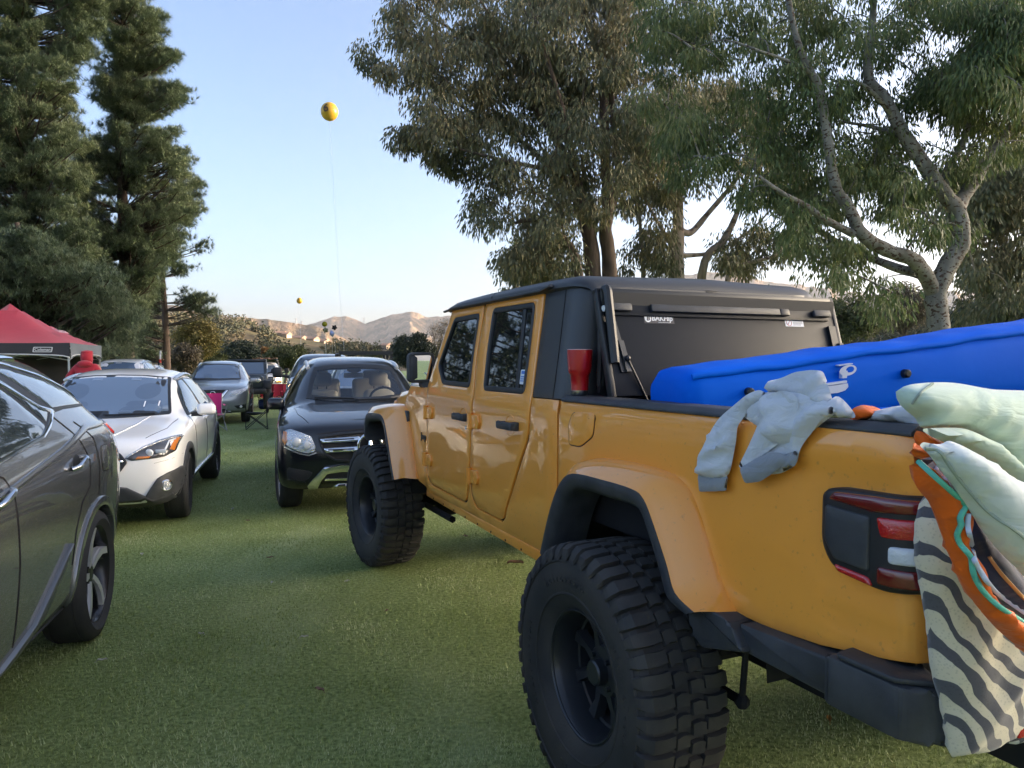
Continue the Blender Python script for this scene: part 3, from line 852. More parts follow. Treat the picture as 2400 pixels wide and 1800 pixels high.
# --- pale houses on the hillside
HOUSE = mat('house_wall', (.40, .31, .21), .8, var=(.3, .2, (.32, .25, .18))); TILE = mat('house_roof', (.30, .19, .13), .85); GLZ = mat('house_window', (.05, .06, .08), .1)
txt = ['cream house highest on the wooded hill, left of the others', 'small tan house beside the highest cream house', 'long sunlit house in the middle of the hilltop row', 'small sunlit house right of the long one', 'taller sunlit block near the right end of the hilltop row', 'sunlit house below the taller block', 'last small house at right end of the hilltop row', 'white house low on the hill among dark trees', 'small house on the valley slope above the parked car rack']
for (px, py, D, wp, hp, k), lb in zip(hs, txt):
    c = pt(px, py, D); w2 = wp * D / FPX / 2; h2 = hp * D / FPX
    t = thing('hillside_house', lb, 'house', (c.x, c.y, c.z - h2 - 2), R(rng.uniform(-25, 15)), 'houses on the wooded hill')
    b = B().box((0, 0, h2 / 2 + 1), (2 * w2, 7, h2 + 2)); b.make('wall', HOUSE, t)
    b = B().prism([(-4, h2 + 1.99), (4, h2 + 1.99), (0, h2 + 3.3)], 'x', -w2 - .4, w2 + .4); b.make('roof', TILE, t)
    for q in range(3):
        B().box((-w2 * .6 + q * w2 * .6, -3.52, h2 * .5 + 1), (w2 * .28, .08, h2 * .35)).make('window', GLZ, t)
# --- power pylons on the ridge
STEEL = mat('galvanised_steel', (.32, .33, .35), .6, metal=.4)
for px, py, D, lb in ((694, 757, 2560, 'lattice power pylon tallest on the ridge left of the balloon string'), (707, 758, 2700, 'smaller lattice pylon just right of the tall one'), (853, 757, 5180, 'faint lattice pylon in the saddle between the mountain peaks')):
    c = pt(px, py, D); s = D / 2560
    t = thing('power_pylon', lb, 'pylon', (c.x, c.y, c.z - 3), 0, 'power pylons on the ridge')
    b = B(); H = (20 if px != 707 else 11) * s
    for sx in (-1, 1):
        for sy in (-1, 1): b.tube([(sx * 3 * s, sy * 3 * s, 0), (sx * .5 * s, sy * .5 * s, H)], .45 * s, 4)
    for k in range(4):
        z = H * (k + .4) / 4.6; q = 3 * (1 - z / H) * s + .5 * s
        b.tube([(-q, -q, z), (q, q, z + H * .18)], .3 * s, 4); b.tube([(q, -q, z), (-q, q, z + H * .18)], .3 * s, 4)
    b.make('tower_frame', STEEL, t)
    for z in (.78, .93): B().tube([(-4.5 * s, 0, H * z), (0, 0, H * z + .8 * s), (4.5 * s, 0, H * z)], .4 * s, 4).make('cross_arm', STEEL, t)
# ================================================================== THE ORANGE PICKUP (own frame: X forward, Y left, Z up, front axle at X=0)
ORANGE = paint('mustard_orange_paint', (.86, .340, .048), rough=.42, dust=.035)
BLACKP = mat('black_grained_plastic', (.022, .024, .028), .55, bump=(220, .25, .002), var=(11, .22, (.050, .053, .058)))
TRIMK = mat('black_trim', (.012, .013, .015), .45)
RUBBER = mat('tyre_rubber', (.014, .015, .017), .75, var=(5, .22, (.048, .043, .037)), bump=(90, .3, .003))
DARKIN = mat('dark_cavity', (.006, .006, .007), .9)
GLASSD = mat('tinted_glass', (.006, .008, .009), .02, coat=.0, spec=.9)
WHEELK = mat('satin_black_wheel', (.018, .020, .024), .38, coat=.2)
CHROME = mat('chrome', (.75, .76, .78), .07, metal=1.)
MIRRORG = mat('mirror_glass', (.85, .87, .88), .015, metal=1.)
REDL = mat('red_lens', (.48, .010, .012), .12, coat=1., bump=(140, .7, .004))
REDLD = mat('dark_red_lens', (.13, .004, .006), .08, coat=1.)
WHITEL = mat('clear_lens', (.62, .64, .67), .12, coat=1., bump=(120, .6, .004))
HARDT = mat('black_hardtop', (.025, .027, .031), .42, bump=(260, .3, .0015), var=(2.5, .3, (.036, .038, .042)))
WHITES = mat('white_sticker', (.75, .76, .77), .5)
REDS = mat('red_print', (.55, .05, .03), .5)
BLUES = mat('blue_print', (.06, .19, .55), .4)
GREYT = mat('grey_print', (.12, .12, .13), .6)
SEAM = mat('panel_gap', (.010, .006, .003), .9)
STEELB = mat('bare_steel', (.45, .45, .46), .28, metal=1.)

TR = thing('pickup_truck', 'mustard orange lifted pickup truck with black hardtop and big mud tyres', 'pickup truck', (-.29690, 6.27082, 0), R(114.891))

def tside(s, off=0., wrap=None, cut=True):
    """the truck's side: leaning in above the belt, tucking under below, turning round the rear corner past wrap=(x, radius)"""
    def yy(z):
        t = max(0., z - 1.38); q = max(0., .86 - z)
        return .79 + off - .175 * t - .10 * q - .6 * q * q
    def f(u, v):
        y = yy(v); k = (yy(v + .01) - yy(v - .01)) / .02
        n = Vector((0, 1, -k)).normalized(); x = u
        if wrap and u < wrap[0]:
            r = wrap[1]; a = (wrap[0] - u) / r
            if a < math.pi / 2:
                x = wrap[0] - r * math.sin(a); y -= r * (1 - math.cos(a)); n = Vector((-math.sin(a), math.cos(a), -k * math.cos(a))).normalized()
            else:
                x = wrap[0] - r; y -= r + (a - math.pi / 2) * r; n = Vector((-1, 0, 0))
        return Vector((x, s * y, v)), Vector((n.x, s * n.y, n.z))
    return f

FD = [(-1.125, .806), (-1.745, .789), (-1.80, .83), (-1.848, 1.04), (-1.872, 1.30), (-1.882, 1.42), (-1.838, 1.65), (-1.838, 1.928), (-1.318, 1.928), (-1.068, 1.44), (-1.088, 1.30), (-1.09, .86)]
FW = [(-1.345, 1.460), (-1.815, 1.455), (-1.795, 1.65), (-1.79, 1.885), (-1.375, 1.878), (-1.205, 1.575)]
RD = [(-1.935, .789), (-2.262, .781), (-2.308, .812), (-2.375, .91), (-2.51, 1.118), (-2.600, 1.245), (-2.617, 1.43), (-2.60, 1.66), (-2.582, 1.934), (-1.858, 1.934), (-1.852, 1.65), (-1.898, 1.42), (-1.888, 1.30), (-1.862, 1.04), (-1.874, .84)]
RW = [(-2.035, 1.446), (-2.535, 1.447), (-2.525, 1.65), (-2.500, 1.898), (-1.975, 1.900), (-1.985, 1.65), (-2.012, 1.47)]
for s in (1, -1):
    S = tside(s)
    for poly, win, nm, hx, lockx in ((FD, FW, 'front', -1.762, -1.82), (RD, RW, 'rear', -2.41, None)):
        b = B()
        P = rnd(poly, [.05, .05, .03, .02, .02, .03, .05, .015, .015, .02, .02, .03] if nm == 'front' else [.05, .05, .03, .02, .05, .06, .03, .02, .015, .015, .05, .03, .02, .02, .03])
        wf = rnd(win, .04, 5)
        patch(b, P, S, h=.006, base=-.006, bev=.0045, sp=.045, holes=[wf], bulge=lambda x, z: -.0045 * math.exp(-((z - 1.335) / .012) ** 2) + .004 * math.sin((z - .8) * 5.2) * (z < 1.40))
        d = b.make('door', ORANGE, TR, 40)
        b = B(); patch(b, wf, S, h=.008, base=-.02, bev=.006, sp=.045, holes=[inset(wf[::-1] if area2(wf) < 0 else wf, .028)]); b.make('window_trim', TRIMK, d)
        gl = inset(wf[::-1] if area2(wf) < 0 else wf, .026)
        b = B(); patch(b, gl, S, h=-.004, base=-.008, bev=0, sp=.09); b.make('window', GLASSD, d)
        if nm == 'rear':
            b = B(); patch(b, strip([(-2.430, 1.462), (-2.375, 1.885)], .034), S, h=.002, base=-.004, bev=.003, sp=.06); b.make('window_divider', TRIMK, d)
            if s > 0:
                b = B(); patch(b, rnd([(-2.447, 1.494), (-2.528, 1.494), (-2.52, 1.566), (-2.439, 1.566)], .008, 2), S, h=-.0025, base=-.004, bev=0, sp=.05)
                st = b.make('sticker', WHITES, d)
                b = B()
                for z0, z1 in ((1.545, 1.560), (1.528, 1.534), (1.518, 1.523), (1.508, 1.513)):
                    patch(b, [(-2.452, z0), (-2.521, z0), (-2.521, z1), (-2.450, z1)], S, h=-.0016, base=-.002, bev=0, sp=.05)
                b.make('sticker_print', BLUES, st)
        # handle: recess ring, grip, lock
        b = B(); p, n_ = S(hx, 1.287)
        b.box(p + n_ * .042, (.185, .024, .040), None, .010); b.box(p + n_ * .020 + Vector((.078, 0, .0)), (.03, .044, .034), None, .006); b.box(p + n_ * .02 + Vector((-.07, 0, 0)), (.05, .044, .042), None, .008)
        b.make('door_handle', BLACKP, d)
        b = B(); ring = [(hx + .008 + .060 * math.cos(k * math.pi / 12), 1.287 + .056 * math.sin(k * math.pi / 12)) for k in range(24)]
        ri = [(hx + .008 + .050 * math.cos(k * math.pi / 12), 1.287 + .046 * math.sin(k * math.pi / 12)) for k in range(24)]
        patch(b, ring, S, h=.010, base=0, bev=.004, sp=.03, holes=[ri]); b.make('handle_bowl', ORANGE, d)
        if lockx:
            q, _ = S(-1.80, 1.225); B().lathe([(0, .012 * s), (.012, .012 * s), (.013, 0)], q, 'y', 14).make('door_lock', STEELB, d)
        # two exposed hinges at the door's front edge
        for zc, dx in ((1.272, 0.), (.962, .02)):
            x0 = (-1.10 if nm == 'front' else -1.893) + dx
            p, n_ = S(x0, zc)
            b = B(); b.prism(rnd([(x0 + .055, zc - .030), (x0 - .02, zc - .036), (x0 - .105, zc - .040), (x0 - .125, zc), (x0 - .105, zc + .040), (x0 - .02, zc + .034), (x0 + .055, zc + .030)], .012, 2), 'y', s * .785, s * .813, .004)
            b.tube([(x0, s * .812, zc - .045), (x0, s * .812, zc + .045)], .017, 10)
            b.tube([(x0 - .075, s * .812, zc + .018), (x0 - .075, s * .8165, zc + .018)], .009, 8); b.tube([(x0 - .075, s * .812, zc - .018), (x0 - .075, s * .8165, zc - .018)], .009, 8)
            b.make('hinge', ORANGE, d)
    b = B(); patch(b, [(-1.074, .795), (-2.30, .765), (-2.40, .90), (-2.53, 1.10), (-2.625, 1.25), (-2.632, 1.43), (-2.59, 1.936), (-1.325, 1.936), (-1.06, 1.43)], S, h=-.0065, base=-.022, bev=0, sp=.08, holes=[FW, RW]); b.make('door_gap', SEAM, TR)
    # body side round the doors: rocker and rear quarter
    b = B()
    P = [(-1.02, .735), (-2.885, .700), (-2.885, 1.434), (-2.63, 1.434), (-2.628, 1.40), (-2.612, 1.24), (-2.522, 1.112), (-2.387, .905), (-2.318, .804), (-2.268, .772), (-1.93, .780), (-1.885, .802), (-1.868, .85), (-1.845, .95), (-1.818, .85), (-1.790, .802), (-1.745, .780), (-1.12, .797), (-1.075, .84), (-1.072, .90), (-1.02, .90)]
    patch(b, P, tside(s, 0, (-2.865, .05)), h=.006, base=-.03, bev=.004, sp=.05, bulge=lambda x, z: .006 * math.exp(-((x + 2.80) / .06) ** 2))
    b.make('body_side', ORANGE, TR, 40)
    b = B(); b.prism([(-1.00, .70), (-2.80, .655), (-2.80, .71), (-1.00, .745)], 'y', s * .748, s * .774, .006)
    for k in range(9): b.tube([(-1.15 - k * .19, s * .774, .708 - k * .0046), (-1.15 - k * .19, s * .7765, .708 - k * .0046)], .006, 6, mi=1)
    b.make('rocker_flange', [ORANGE, SEAM], TR)
    b = B(); patch(b, [(-1.078, .81), (-1.076, 1.30), (-1.056, 1.432), (-.66, 1.432), (-.52, 1.27), (-.80, .78), (-1.02, .75)], tside(s, -.012), h=.006, base=-.03, bev=.006, sp=.06); b.make('cowl_side', ORANGE, TR, 40)
    # bed side, wrapping to the rear face
    W = (-4.575, .065)
    b = B()
    P = [(-2.905, .722), (-2.975, .722), (-2.99, .85), (-3.05, 1.04), (-3.13, 1.14), (-3.25, 1.185), (-3.68, 1.19), (-3.79, 1.15), (-3.88, 1.02), (-4.00, .838), (-4.17, .835), (-4.36, .85), (-4.60, .892), (-4.81, .905), (-4.81, 1.434), (-2.905, 1.434)]
    def bedbulge(x, z):
        k = min(1, max(0, (-3.95 - x) / .3))
        g = 1 / (1 + math.exp(-(z - 1.345) / .006)) * .010 * k
        g += -.008 * k * math.exp(-((z - .94) / .018) ** 2) * min(1, max(0, (-4.3 - x) / .1))
        g += -.012 * k * math.exp(-(((x + 4.56) / .23) ** 4 + ((z - 1.17) / .17) ** 4))
        g += .004 * math.sin((z - .9) * 6) - .004 * math.exp(-((z - 1.40) / .012) ** 2)
        return g
    patch(b, P, tside(s, 0, W), h=.006, base=-.03, bev=.008, sp=.032, bulge=bedbulge)
    bd = b.make('bed_side', ORANGE, TR, 40)
    if s > 0:
        fd = rnd([(-3.040, 1.392), (-3.190, 1.397), (-3.216, 1.385), (-3.205, 1.306), (-3.108, 1.253), (-3.010, 1.253), (-3.000, 1.332)], [.025, .02, .02, .02, .03, .02, .03], 4)
        b = B(); patch(b, inset(fd if area2(fd) > 0 else fd[::-1], -.004), S, h=.0075, base=0, bev=0, sp=.04, mi=1, bulge=bedbulge); patch(b, fd, S, h=.0105, base=0, bev=.003, sp=.04, bulge=bedbulge)
        b.make('fuel_door', [ORANGE, SEAM], bd, 40)
    # fender flares: orange shell and black rubber lip
    for nm in ('rear', 'front'):
        if nm == 'rear':
            A = [(-2.96, .79), (-2.985, .93), (-3.025, 1.06), (-3.10, 1.165), (-3.22, 1.218), (-3.45, 1.236), (-3.68, 1.232), (-3.79, 1.205), (-3.855, 1.15), (-3.925, 1.02), (-3.99, .90), (-4.055, .832)]
            L_ = [(-2.955, .785), (-3.005, .905), (-3.06, 1.015), (-3.135, 1.115), (-3.235, 1.165), (-3.45, 1.172), (-3.645, 1.168), (-3.715, 1.145), (-3.77, 1.075), (-3.845, .955), (-3.89, .875), (-3.985, .842)]
        else:
            A = [(.34, 1.03), (.34, 1.12), (.29, 1.20), (.18, 1.245), (.0, 1.268), (-.25, 1.285), (-.50, 1.290), (-.60, 1.262), (-.675, 1.16), (-.735, 1.03), (-.79, .90), (-.835, .792)]
            L_ = [(.15, 1.03), (.145, 1.09), (.12, 1.15), (.06, 1.19), (-.05, 1.205), (-.2, 1.212), (-.36, 1.208), (-.45, 1.165), (-.525, 1.06), (-.59, .95), (-.655, .84), (-.70, .775)]
        yo, yb = .91, .792
        b = B(); rings = []
        cxw = -3.487 if nm == 'rear' else 0.
        def toc(p, d):
            v = Vector((cxw - p[0], .62 - p[1])).normalized(); return (p[0] + v.x * d, p[1] + v.y * d)
        for a, l in zip(A, L_):
            m1 = (a[0] * .55 + l[0] * .45, a[1] * .55 + l[1] * .45 + .012)
            rings.append([(a[0], s * (yb - .02), a[1]), (a[0], s * (yb + .004), a[1]), (a[0] * .9 + l[0] * .1, s * (yb + .022), a[1] * .9 + l[1] * .1 + .003), (m1[0], s * (yb + .072), m1[1]), (a[0] * .14 + l[0] * .86, s * (yo - .016), a[1] * .14 + l[1] * .86 + .004), (l[0], s * yo, l[1]), (l[0], s * (yo - .004), l[1] - .0)])
        sm = [smooth_path([Vector(r[k]) for r in rings], 4) for k in range(7)]
        b.loft([[sm[k][i] for k in range(7)] for i in range(len(sm[0]))], closed=False)
        f_ = b.make('fender_flare', ORANGE, TR, 50)
        b = B(); rr = []
        for l in L_:
            q1, q2, q3 = toc(l, .012), toc(l, .045), toc(l, .065)
            rr.append([(l[0], s * (yo - .01), l[1]), (l[0], s * (yo + .003), l[1]), (q1[0], s * (yo + .006), q1[1]), (q2[0], s * (yo + .002), q2[1]), (q3[0], s * (yo - .02), q3[1]), (q3[0], s * .74, q3[1])])
        sm = [smooth_path([Vector(r[k]) for r in rr], 4) for k in range(6)]
        b.loft([[sm[k][i] for k in range(6)] for i in range(len(sm[0]))], closed=False)
        b.make('flare_lip', BLACKP, f_, 50)
        b = B(); N = 20; rg = []
        for yv in (.42, .60, .772):
            rg.append([(cxw + .66 * math.cos(math.pi * k / N) * (1 if yv > .45 else .98), s * yv, .66 + .56 * math.sin(math.pi * k / N) ** .7) for k in range(0 if nm == 'rear' else 9, N + 1)])
        b.loft(rg, closed=False)
        if nm == 'rear': b.add([p for p in rg[0]] + [(cxw - .66, s * .42, .5), (cxw + .66, s * .42, .5)], [tuple(range(N + 1)) + (N + 1, N + 2)])
        b.make('wheel_well', DARKIN, TR)
    # black lower cladding behind the rear wheel
    b = B()
    b.prism(rnd([(-3.885, .868), (-4.09, .838), (-4.155, .768), (-3.96, .715), (-3.915, .76)], .015, 2), 'y', s * .70, s * .868, .012)
    b.prism(rnd([(-4.10, .836), (-4.44, .852), (-4.44, .748), (-4.12, .755)], .01, 2), 'y', s * .70, s * .838, .010)
    b.make('lower_cladding', BLACKP, TR)
    # bed rail cap
    b = B(); b.prism([(s * .672, 1.430), (s * .798, 1.432), (s * .797, 1.444), (s * .772, 1.459), (s * .68, 1.460)], 'x', -2.93, -4.625, .005); b.make('bed_rail', BLACKP, TR)
    # tail lamp wrapped on the rear corner
    SL = tside(s, .0, W)
    TLO = rnd([(-4.382, 1.276), (-4.44, 1.288), (-4.735, 1.296), (-4.735, 1.075), (-4.55, 1.054), (-4.415, 1.078), (-4.380, 1.135)], [.03, .02, .02, .02, .03, .04, .03], 4)
    b = B(); patch(b, TLO, SL, h=.030, base=-.01, bev=.014, sp=.03); tl = b.make('tail_lamp', TRIMK, TR, 45)
    def lens(nm, P, m, h, bev=.006, r=.010):
        b = B(); patch(b, rnd(P, r, 3), SL, h=h, base=.02, bev=bev, sp=.025); b.make(nm, m, tl, 45)
    lens('tail_lens', [(-4.415, 1.255), (-4.525, 1.246), (-4.545, 1.245), (-4.72, 1.262), (-4.728, 1.288), (-4.55, 1.284), (-4.43, 1.277)], REDLD, .043, .008)
    lens('lamp_cover', [(-4.400, 1.240), (-4.535, 1.232), (-4.535, 1.096), (-4.43, 1.103), (-4.398, 1.15)], BLACKP, .036)
    lens('brake_lens', [(-4.552, 1.235), (-4.67, 1.242), (-4.676, 1.196), (-4.565, 1.187)], REDL, .036)
    lens('reverse_lens', [(-4.582, 1.171), (-4.672, 1.176), (-4.672, 1.134), (-4.582, 1.129)], WHITEL, .037)
    lens('turn_lens', [(-4.556, 1.116), (-4.678, 1.122), (-4.680, 1.078), (-4.556, 1.072)], REDLD, .036)
    lens('side_lens', [(-4.428, 1.092), (-4.535, 1.083), (-4.545, 1.062), (-4.44, 1.074)], REDL, .036)
    # door mirror
    b = B(); b.box((-.925, s * .785, 1.563), (.085, .195, .205), None, .035, seg=3); mr = b.make('door_mirror', BLACKP, TR)
    b = B(); nn = Vector((-.96, s * .21, .17)).normalized(); M = frame(Vector((-.975, s * .786, 1.565)), Vector((0, s, 0)) - nn * (nn.y * s), (0, 0, 1)); q = rnd([(-.077, -.083), (.077, -.083), (.077, .083), (-.062, .083)], .02, 3)
    b.add([M @ Vector((x, y, 0)) for x, y in q], [tuple(range(len(q)))]); b.make('mirror_glass', MIRRORG, mr, 0)
    b = B(); ro = rnd([(-.092, -.098), (.092, -.098), (.092, .098), (-.078, .098)], .03, 3); patch(b, ro, lambda u, v: (M @ Vector((u, v, 0)), M.to_3x3() @ Vector((0, 0, 1 if (M.to_3x3() @ Vector((0, 0, 1))).x < 0 else -1))), h=.004, base=-.03, bev=.003, sp=.05, holes=[rnd([(-.075, -.081), (.075, -.081), (.075, .081), (-.060, .081)], .02, 3)]); b.make('mirror_rim', BLACKP, mr, 40)
    b = B(); b.loft([[(-1.03 + .06 * c, s * .675, 1.435 + .030 * d) for c, d in ((1, -1), (1, 1), (-1, 1), (-1, -1))], [(-.955 + .045 * c, s * .74, 1.435 + .030 * d) for c, d in ((1, -1), (1, 1), (-1, 1), (-1, -1))], [(-.93 + .035 * c, s * .79, 1.46 + .022 * d) for c, d in ((1, -1), (1, 1), (-1, 1), (-1, -1))]], cap=True); b.make('mirror_arm', BLACKP, mr)
    # fender vent and inner fender under the hood line
    b = B(); b.prism(rnd([(-.545, 1.255), (-.66, 1.252), (-.665, 1.17), (-.60, 1.09)], .012, 2), 'y', s * .775, s * .803, .006); b.make('fender_vent', BLACKP, TR)

# badge lettering on the cowl
text_mesh('badge', 'Jeep', .062, frame((-.985, .7875, 1.10), (-1, 0, 0), (0, 0, 1)), TRIMK, TR, .002, .0015)

# cab core, hood, windshield, roof
b = B(); b.box((-1.89, 0, 1.09), (1.78, 1.50, .72), None, .01); b.box((-.25, 0, 1.0), (1.5, 1.2, .46), None, .03); b.make('body_core', ORANGE, TR)
b = B(); b.prism([(-1.12, 1.42), (-2.86, 1.42), (-2.80, 1.94), (-1.36, 1.94)], 'y', -.655, .655); b.make('cabin_interior', DARKIN, TR)
b = B(); rings = []
for x, w_, z0, z1 in ((.58, .50, 1.10, 1.24), (.52, .545, 1.16, 1.33), (.2, .575, 1.20, 1.372), (-.3, .60, 1.23, 1.415), (-.62, .622, 1.25, 1.432), (-.80, .632, 1.26, 1.436)):
    rings.append([(x, -w_, z0), (x, -w_ * .99, z1 - .06), (x, -w_ * .93, z1 - .012), (x, -w_ * .72, z1 + .004), (x, 0, z1 + .022), (x, w_ * .72, z1 + .004), (x, w_ * .93, z1 - .012), (x, w_ * .99, z1 - .06), (x, w_, z0)])
sm = [smooth_path([Vector(r[k]) for r in rings], 4) for k in range(9)]
b.loft([[Vector(sm[k][i]) for k in range(9)] for i in range(len(sm[0]))], closed=False); b.make('hood', ORANGE, TR, 50)
b = B(); b.box((-.92, 0, 1.40), (.26, 1.36, .08), None, .02); b.make('cowl', BLACKP, TR)
b = B()
for s in (1, -1): b.tube([(-.99, s * .70, 1.42), (-1.07, s * .695, 1.46), (-1.32, s * .655, 1.935)], [.05, .05, .045], 8, flat=.7)
b.tube([(-1.30, -.66, 1.935), (-1.30, .66, 1.935)], .045, 8); b.make('windshield_frame', ORANGE, TR)
b = B(); b.add([(-1.02, -.66, 1.44), (-1.02, .66, 1.44), (-1.28, .63, 1.92), (-1.28, -.63, 1.92)], [(0, 1, 2, 3)]); b.make('windshield', GLASSD, TR)
def roof_rings(xs):
    out = []
    for x, zb, zt, w_ in xs:
        out.append([(x, s_ * y, z) for s_, y, z in ((-1, w_ - .02, zb - .012), (-1, w_, zb), (-1, w_ - .003, zb + (zt - zb) * .35), (-1, w_ - .035, zb + (zt - zb) * .76), (-1, w_ - .10, zb + (zt - zb) * .96), (-1, w_ - .26, zt), (1, 0, zt + .012), (1, w_ - .26, zt), (1, w_ - .10, zb + (zt - zb) * .96), (1, w_ - .035, zb + (zt - zb) * .76), (1, w_ - .003, zb + (zt - zb) * .35), (1, w_, zb), (1, w_ - .02, zb - .012))])
    return out
def roof_part(nm, xs):
    b = B(); rings = roof_rings(xs); sm = [smooth_path([Vector(r[k]) for r in rings], 5) for k in range(13)]
    b.loft([[Vector(sm[k][i]) for k in range(13)] for i in range(len(sm[0]))], closed=False)
    return b.make(nm, HARDT, TR, 50)
roof_part('roof_panel', [(-1.17, 1.925, 1.935, .66), (-1.24, 1.930, 1.966, .70), (-1.40, 1.934, 1.990, .712), (-1.80, 1.938, 2.004, .714), (-1.965, 1.939, 2.006, .714)])
roof_part('hardtop', [(-1.975, 1.939, 2.006, .714), (-2.30, 1.942, 2.008, .714), (-2.66, 1.944, 2.006, .712), (-2.82, 1.944, 2.000, .708), (-2.90, 1.940, 1.984, .69), (-2.945, 1.925, 1.952, .66), (-2.962, 1.89, 1.91, .655)])
for s in (1, -1):
    b = B(); patch(b, [(-2.612, 1.436), (-2.612, 1.50), (-2.588, 1.942), (-3.63, 1.942), (-3.63, 1.436)], tside(s, -.006, (-2.835, .12)), h=.006, base=-.02, bev=.004, sp=.06); hq = b.make('hardtop_quarter', HARDT, TR, 50)
    b = B(); patch(b, strip([(-2.822, 1.44), (-2.812, 1.66), (-2.790, 1.94)], .005), tside(s, -.006, (-2.835, .12)), h=.0075, base=0, bev=0, sp=.06); b.make('hardtop_seam', SEAM, hq)
    b = B(); b.tube([(-1.22, s * .715, 1.925), (-1.40, s * .722, 1.936), (-2.60, s * .722, 1.944), (-2.70, s * .722, 1.960)], .013, 6, flat=.6); b.make('drip_rail', BLACKP, TR)

# bed interior, tailgate, rear bumper, frame and axles
b = B(); b.box((-3.76, 0, .925), (1.74, 1.36, .03)); b.box((-2.93, 0, 1.18), (.04, 1.36, .50))
for s in (1, -1): b.box((-3.77, s * .70, 1.18), (1.70, .03, .50))
b.make('bed_liner', DARKIN, TR)
b = B(); b.box((-4.617, 0, 1.17), (.045, 1.40, .50), None, .012); tg = b.make('tailgate', ORANGE, TR)
b = B(); b.box((-4.617, 0, 1.428), (.06, 1.38, .022), None, .006); b.make('tailgate_cap', BLACKP, tg)
b = B(); b.prism(rnd([(-4.44, .80), (-4.43, .862), (-4.655, .862), (-4.705, .80), (-4.76, .62), (-4.77, 0), (-4.76, -.62), (-4.705, -.80), (-4.655, -.862), (-4.43, -.862), (-4.44, -.80), (-4.60, -.72), (-4.60, .72)], .02, 2), 'z', .738, .868, .014)
b.prism(rnd([(-4.47, .862), (-4.64, .862), (-4.70, .79), (-4.60, .72), (-4.46, .76)], .015, 2), 'z', .869, .884, .006)
bu = b.make('rear_bumper', BLACKP, TR)
for s in (1, -1): B().box((-4.768, s * .56, .775), (.012, .12, .05), None, .004).make('reflector', REDL, bu)
b = B()
for s in (1, -1):
    b.box((-2.1, s * .42, .66), (5.2, .08, .13), None, .01)
    b.tube([(-3.60, s * .50, .62), (-4.05, s * .46, .92)], .035, 8)
    b.tube([(-3.92, s * .66, .50), (-3.95, s * .66, .80)], .011, 6); b.tube([(-3.55, s * .60, .46), (-3.92, s * .66, .49)], .017, 6); b.sphere((-3.92, s * .66, .49), .026, 8)
    b.tube([(-3.3, s * .3, .58), (-2.6, s * .32, .60)], .03, 6)
for x in (0, -3.487): b.tube([(x, -.7, .476), (x, .7, .476)], .05, 10); b.sphere((x, .0 if x else .25, .476), .14, 12)
b.box((-1.5, .28, .56), (.9, .26, .14), None, .02); b.box((-2.3, -.2, .56), (.9, .36, .16), None, .03)
b.tube([(-1.2, -.3, .52), (-2.8, -.35, .52), (-3.2, -.3, .62), (-4.1, -.45, .66)], .04, 8)
b.tube([(-.9, .55, .50), (-.15, .50, .47)], .025, 6)
b.make('chassis', DARKIN, TR)
b = B(); b.box((.56, 0, 1.08), (.06, 1.10, .38), None, .03)
gr_ = b.make('grille', ORANGE, TR)
for k in range(7): B().box((.592, (k - 3) * .085, 1.10), (.012, .045, .24), None, .012).make('grille_slot', DARKIN, gr_)
for s in (1, -1): B().lathe([(0, .62), (.085, .615), (.095, .585)], (0, s * .44, 1.12), 'x', 20).make('headlamp', WHITEL, TR)
b = B(); b.box((.80, 0, .74), (.16, 1.5, .16), None, .03); b.make('front_bumper', BLACKP, TR)

# wheels with mud tyres
def mud_tyre():
    b = B(); prof = [(.222, .112), (.250, .135), (.300, .158), (.360, .166), (.405, .163), (.437, .150), (.453, .128), (.456, .06), (.457, 0)]
    prof = prof + [(r, -y) for r, y in prof[-2::-1]]
    b.lathe(prof, n=72)
    b.lathe([(.288, .154), (.291, .159), (.297, .159), (.300, .156)], n=72); b.lathe([(.405, .160), (.409, .1675), (.413, .1665), (.417, .160)], n=72)
    N = 46
    def lug(st):
        rings = []
        for y, rt, rb, a0, a1, tp in st:
            g = (a1 - a0) * tp
            rings.append([(r * math.cos(a), y, r * math.sin(a)) for r, a in ((rb, a0), (rt, a0 + g), (rt, a1 - g), (rb, a1))])
        b.loft(rings, closed=True, cap=True)
    P = 2 * math.pi / N
    for k in range(N):
        for sg in (1, -1):
            a = P * (k + (.5 if sg < 0 else 0)); lo = .010 if k % 2 else 0.
            w0, w1 = .06 * P, .80 * P
            lug([(sg * .062, .4745, .452, a + w0 + .05 * P, a + w1 + .0 * P, .06), (sg * .098, .4745, .452, a + w0 + .12 * P, a + w1 + .08 * P, .05), (sg * .138, .470, .445, a + w0 + .08 * P, a + w1 + .10 * P, .06), (sg * (.158 + lo * .3), .452 + lo * .4, .430, a + w0 + .10 * P, a + w1 + .06 * P, .06), (sg * .1695, .424 + lo * .6, .412, a + w0 + .16 * P, a + w1 - .06 * P, .08)])
            lug([(sg * .006, .474, .452, a + .26 * P, a + .92 * P, .05), (sg * .034, .4745, .452, a + .20 * P, a + .90 * P, .05), (sg * .055, .4745, .452, a + .32 * P, a + 1.02 * P, .05)])
    me = b.make('tyre', RUBBER, None, 30)
    for cx in []: pass
    return me
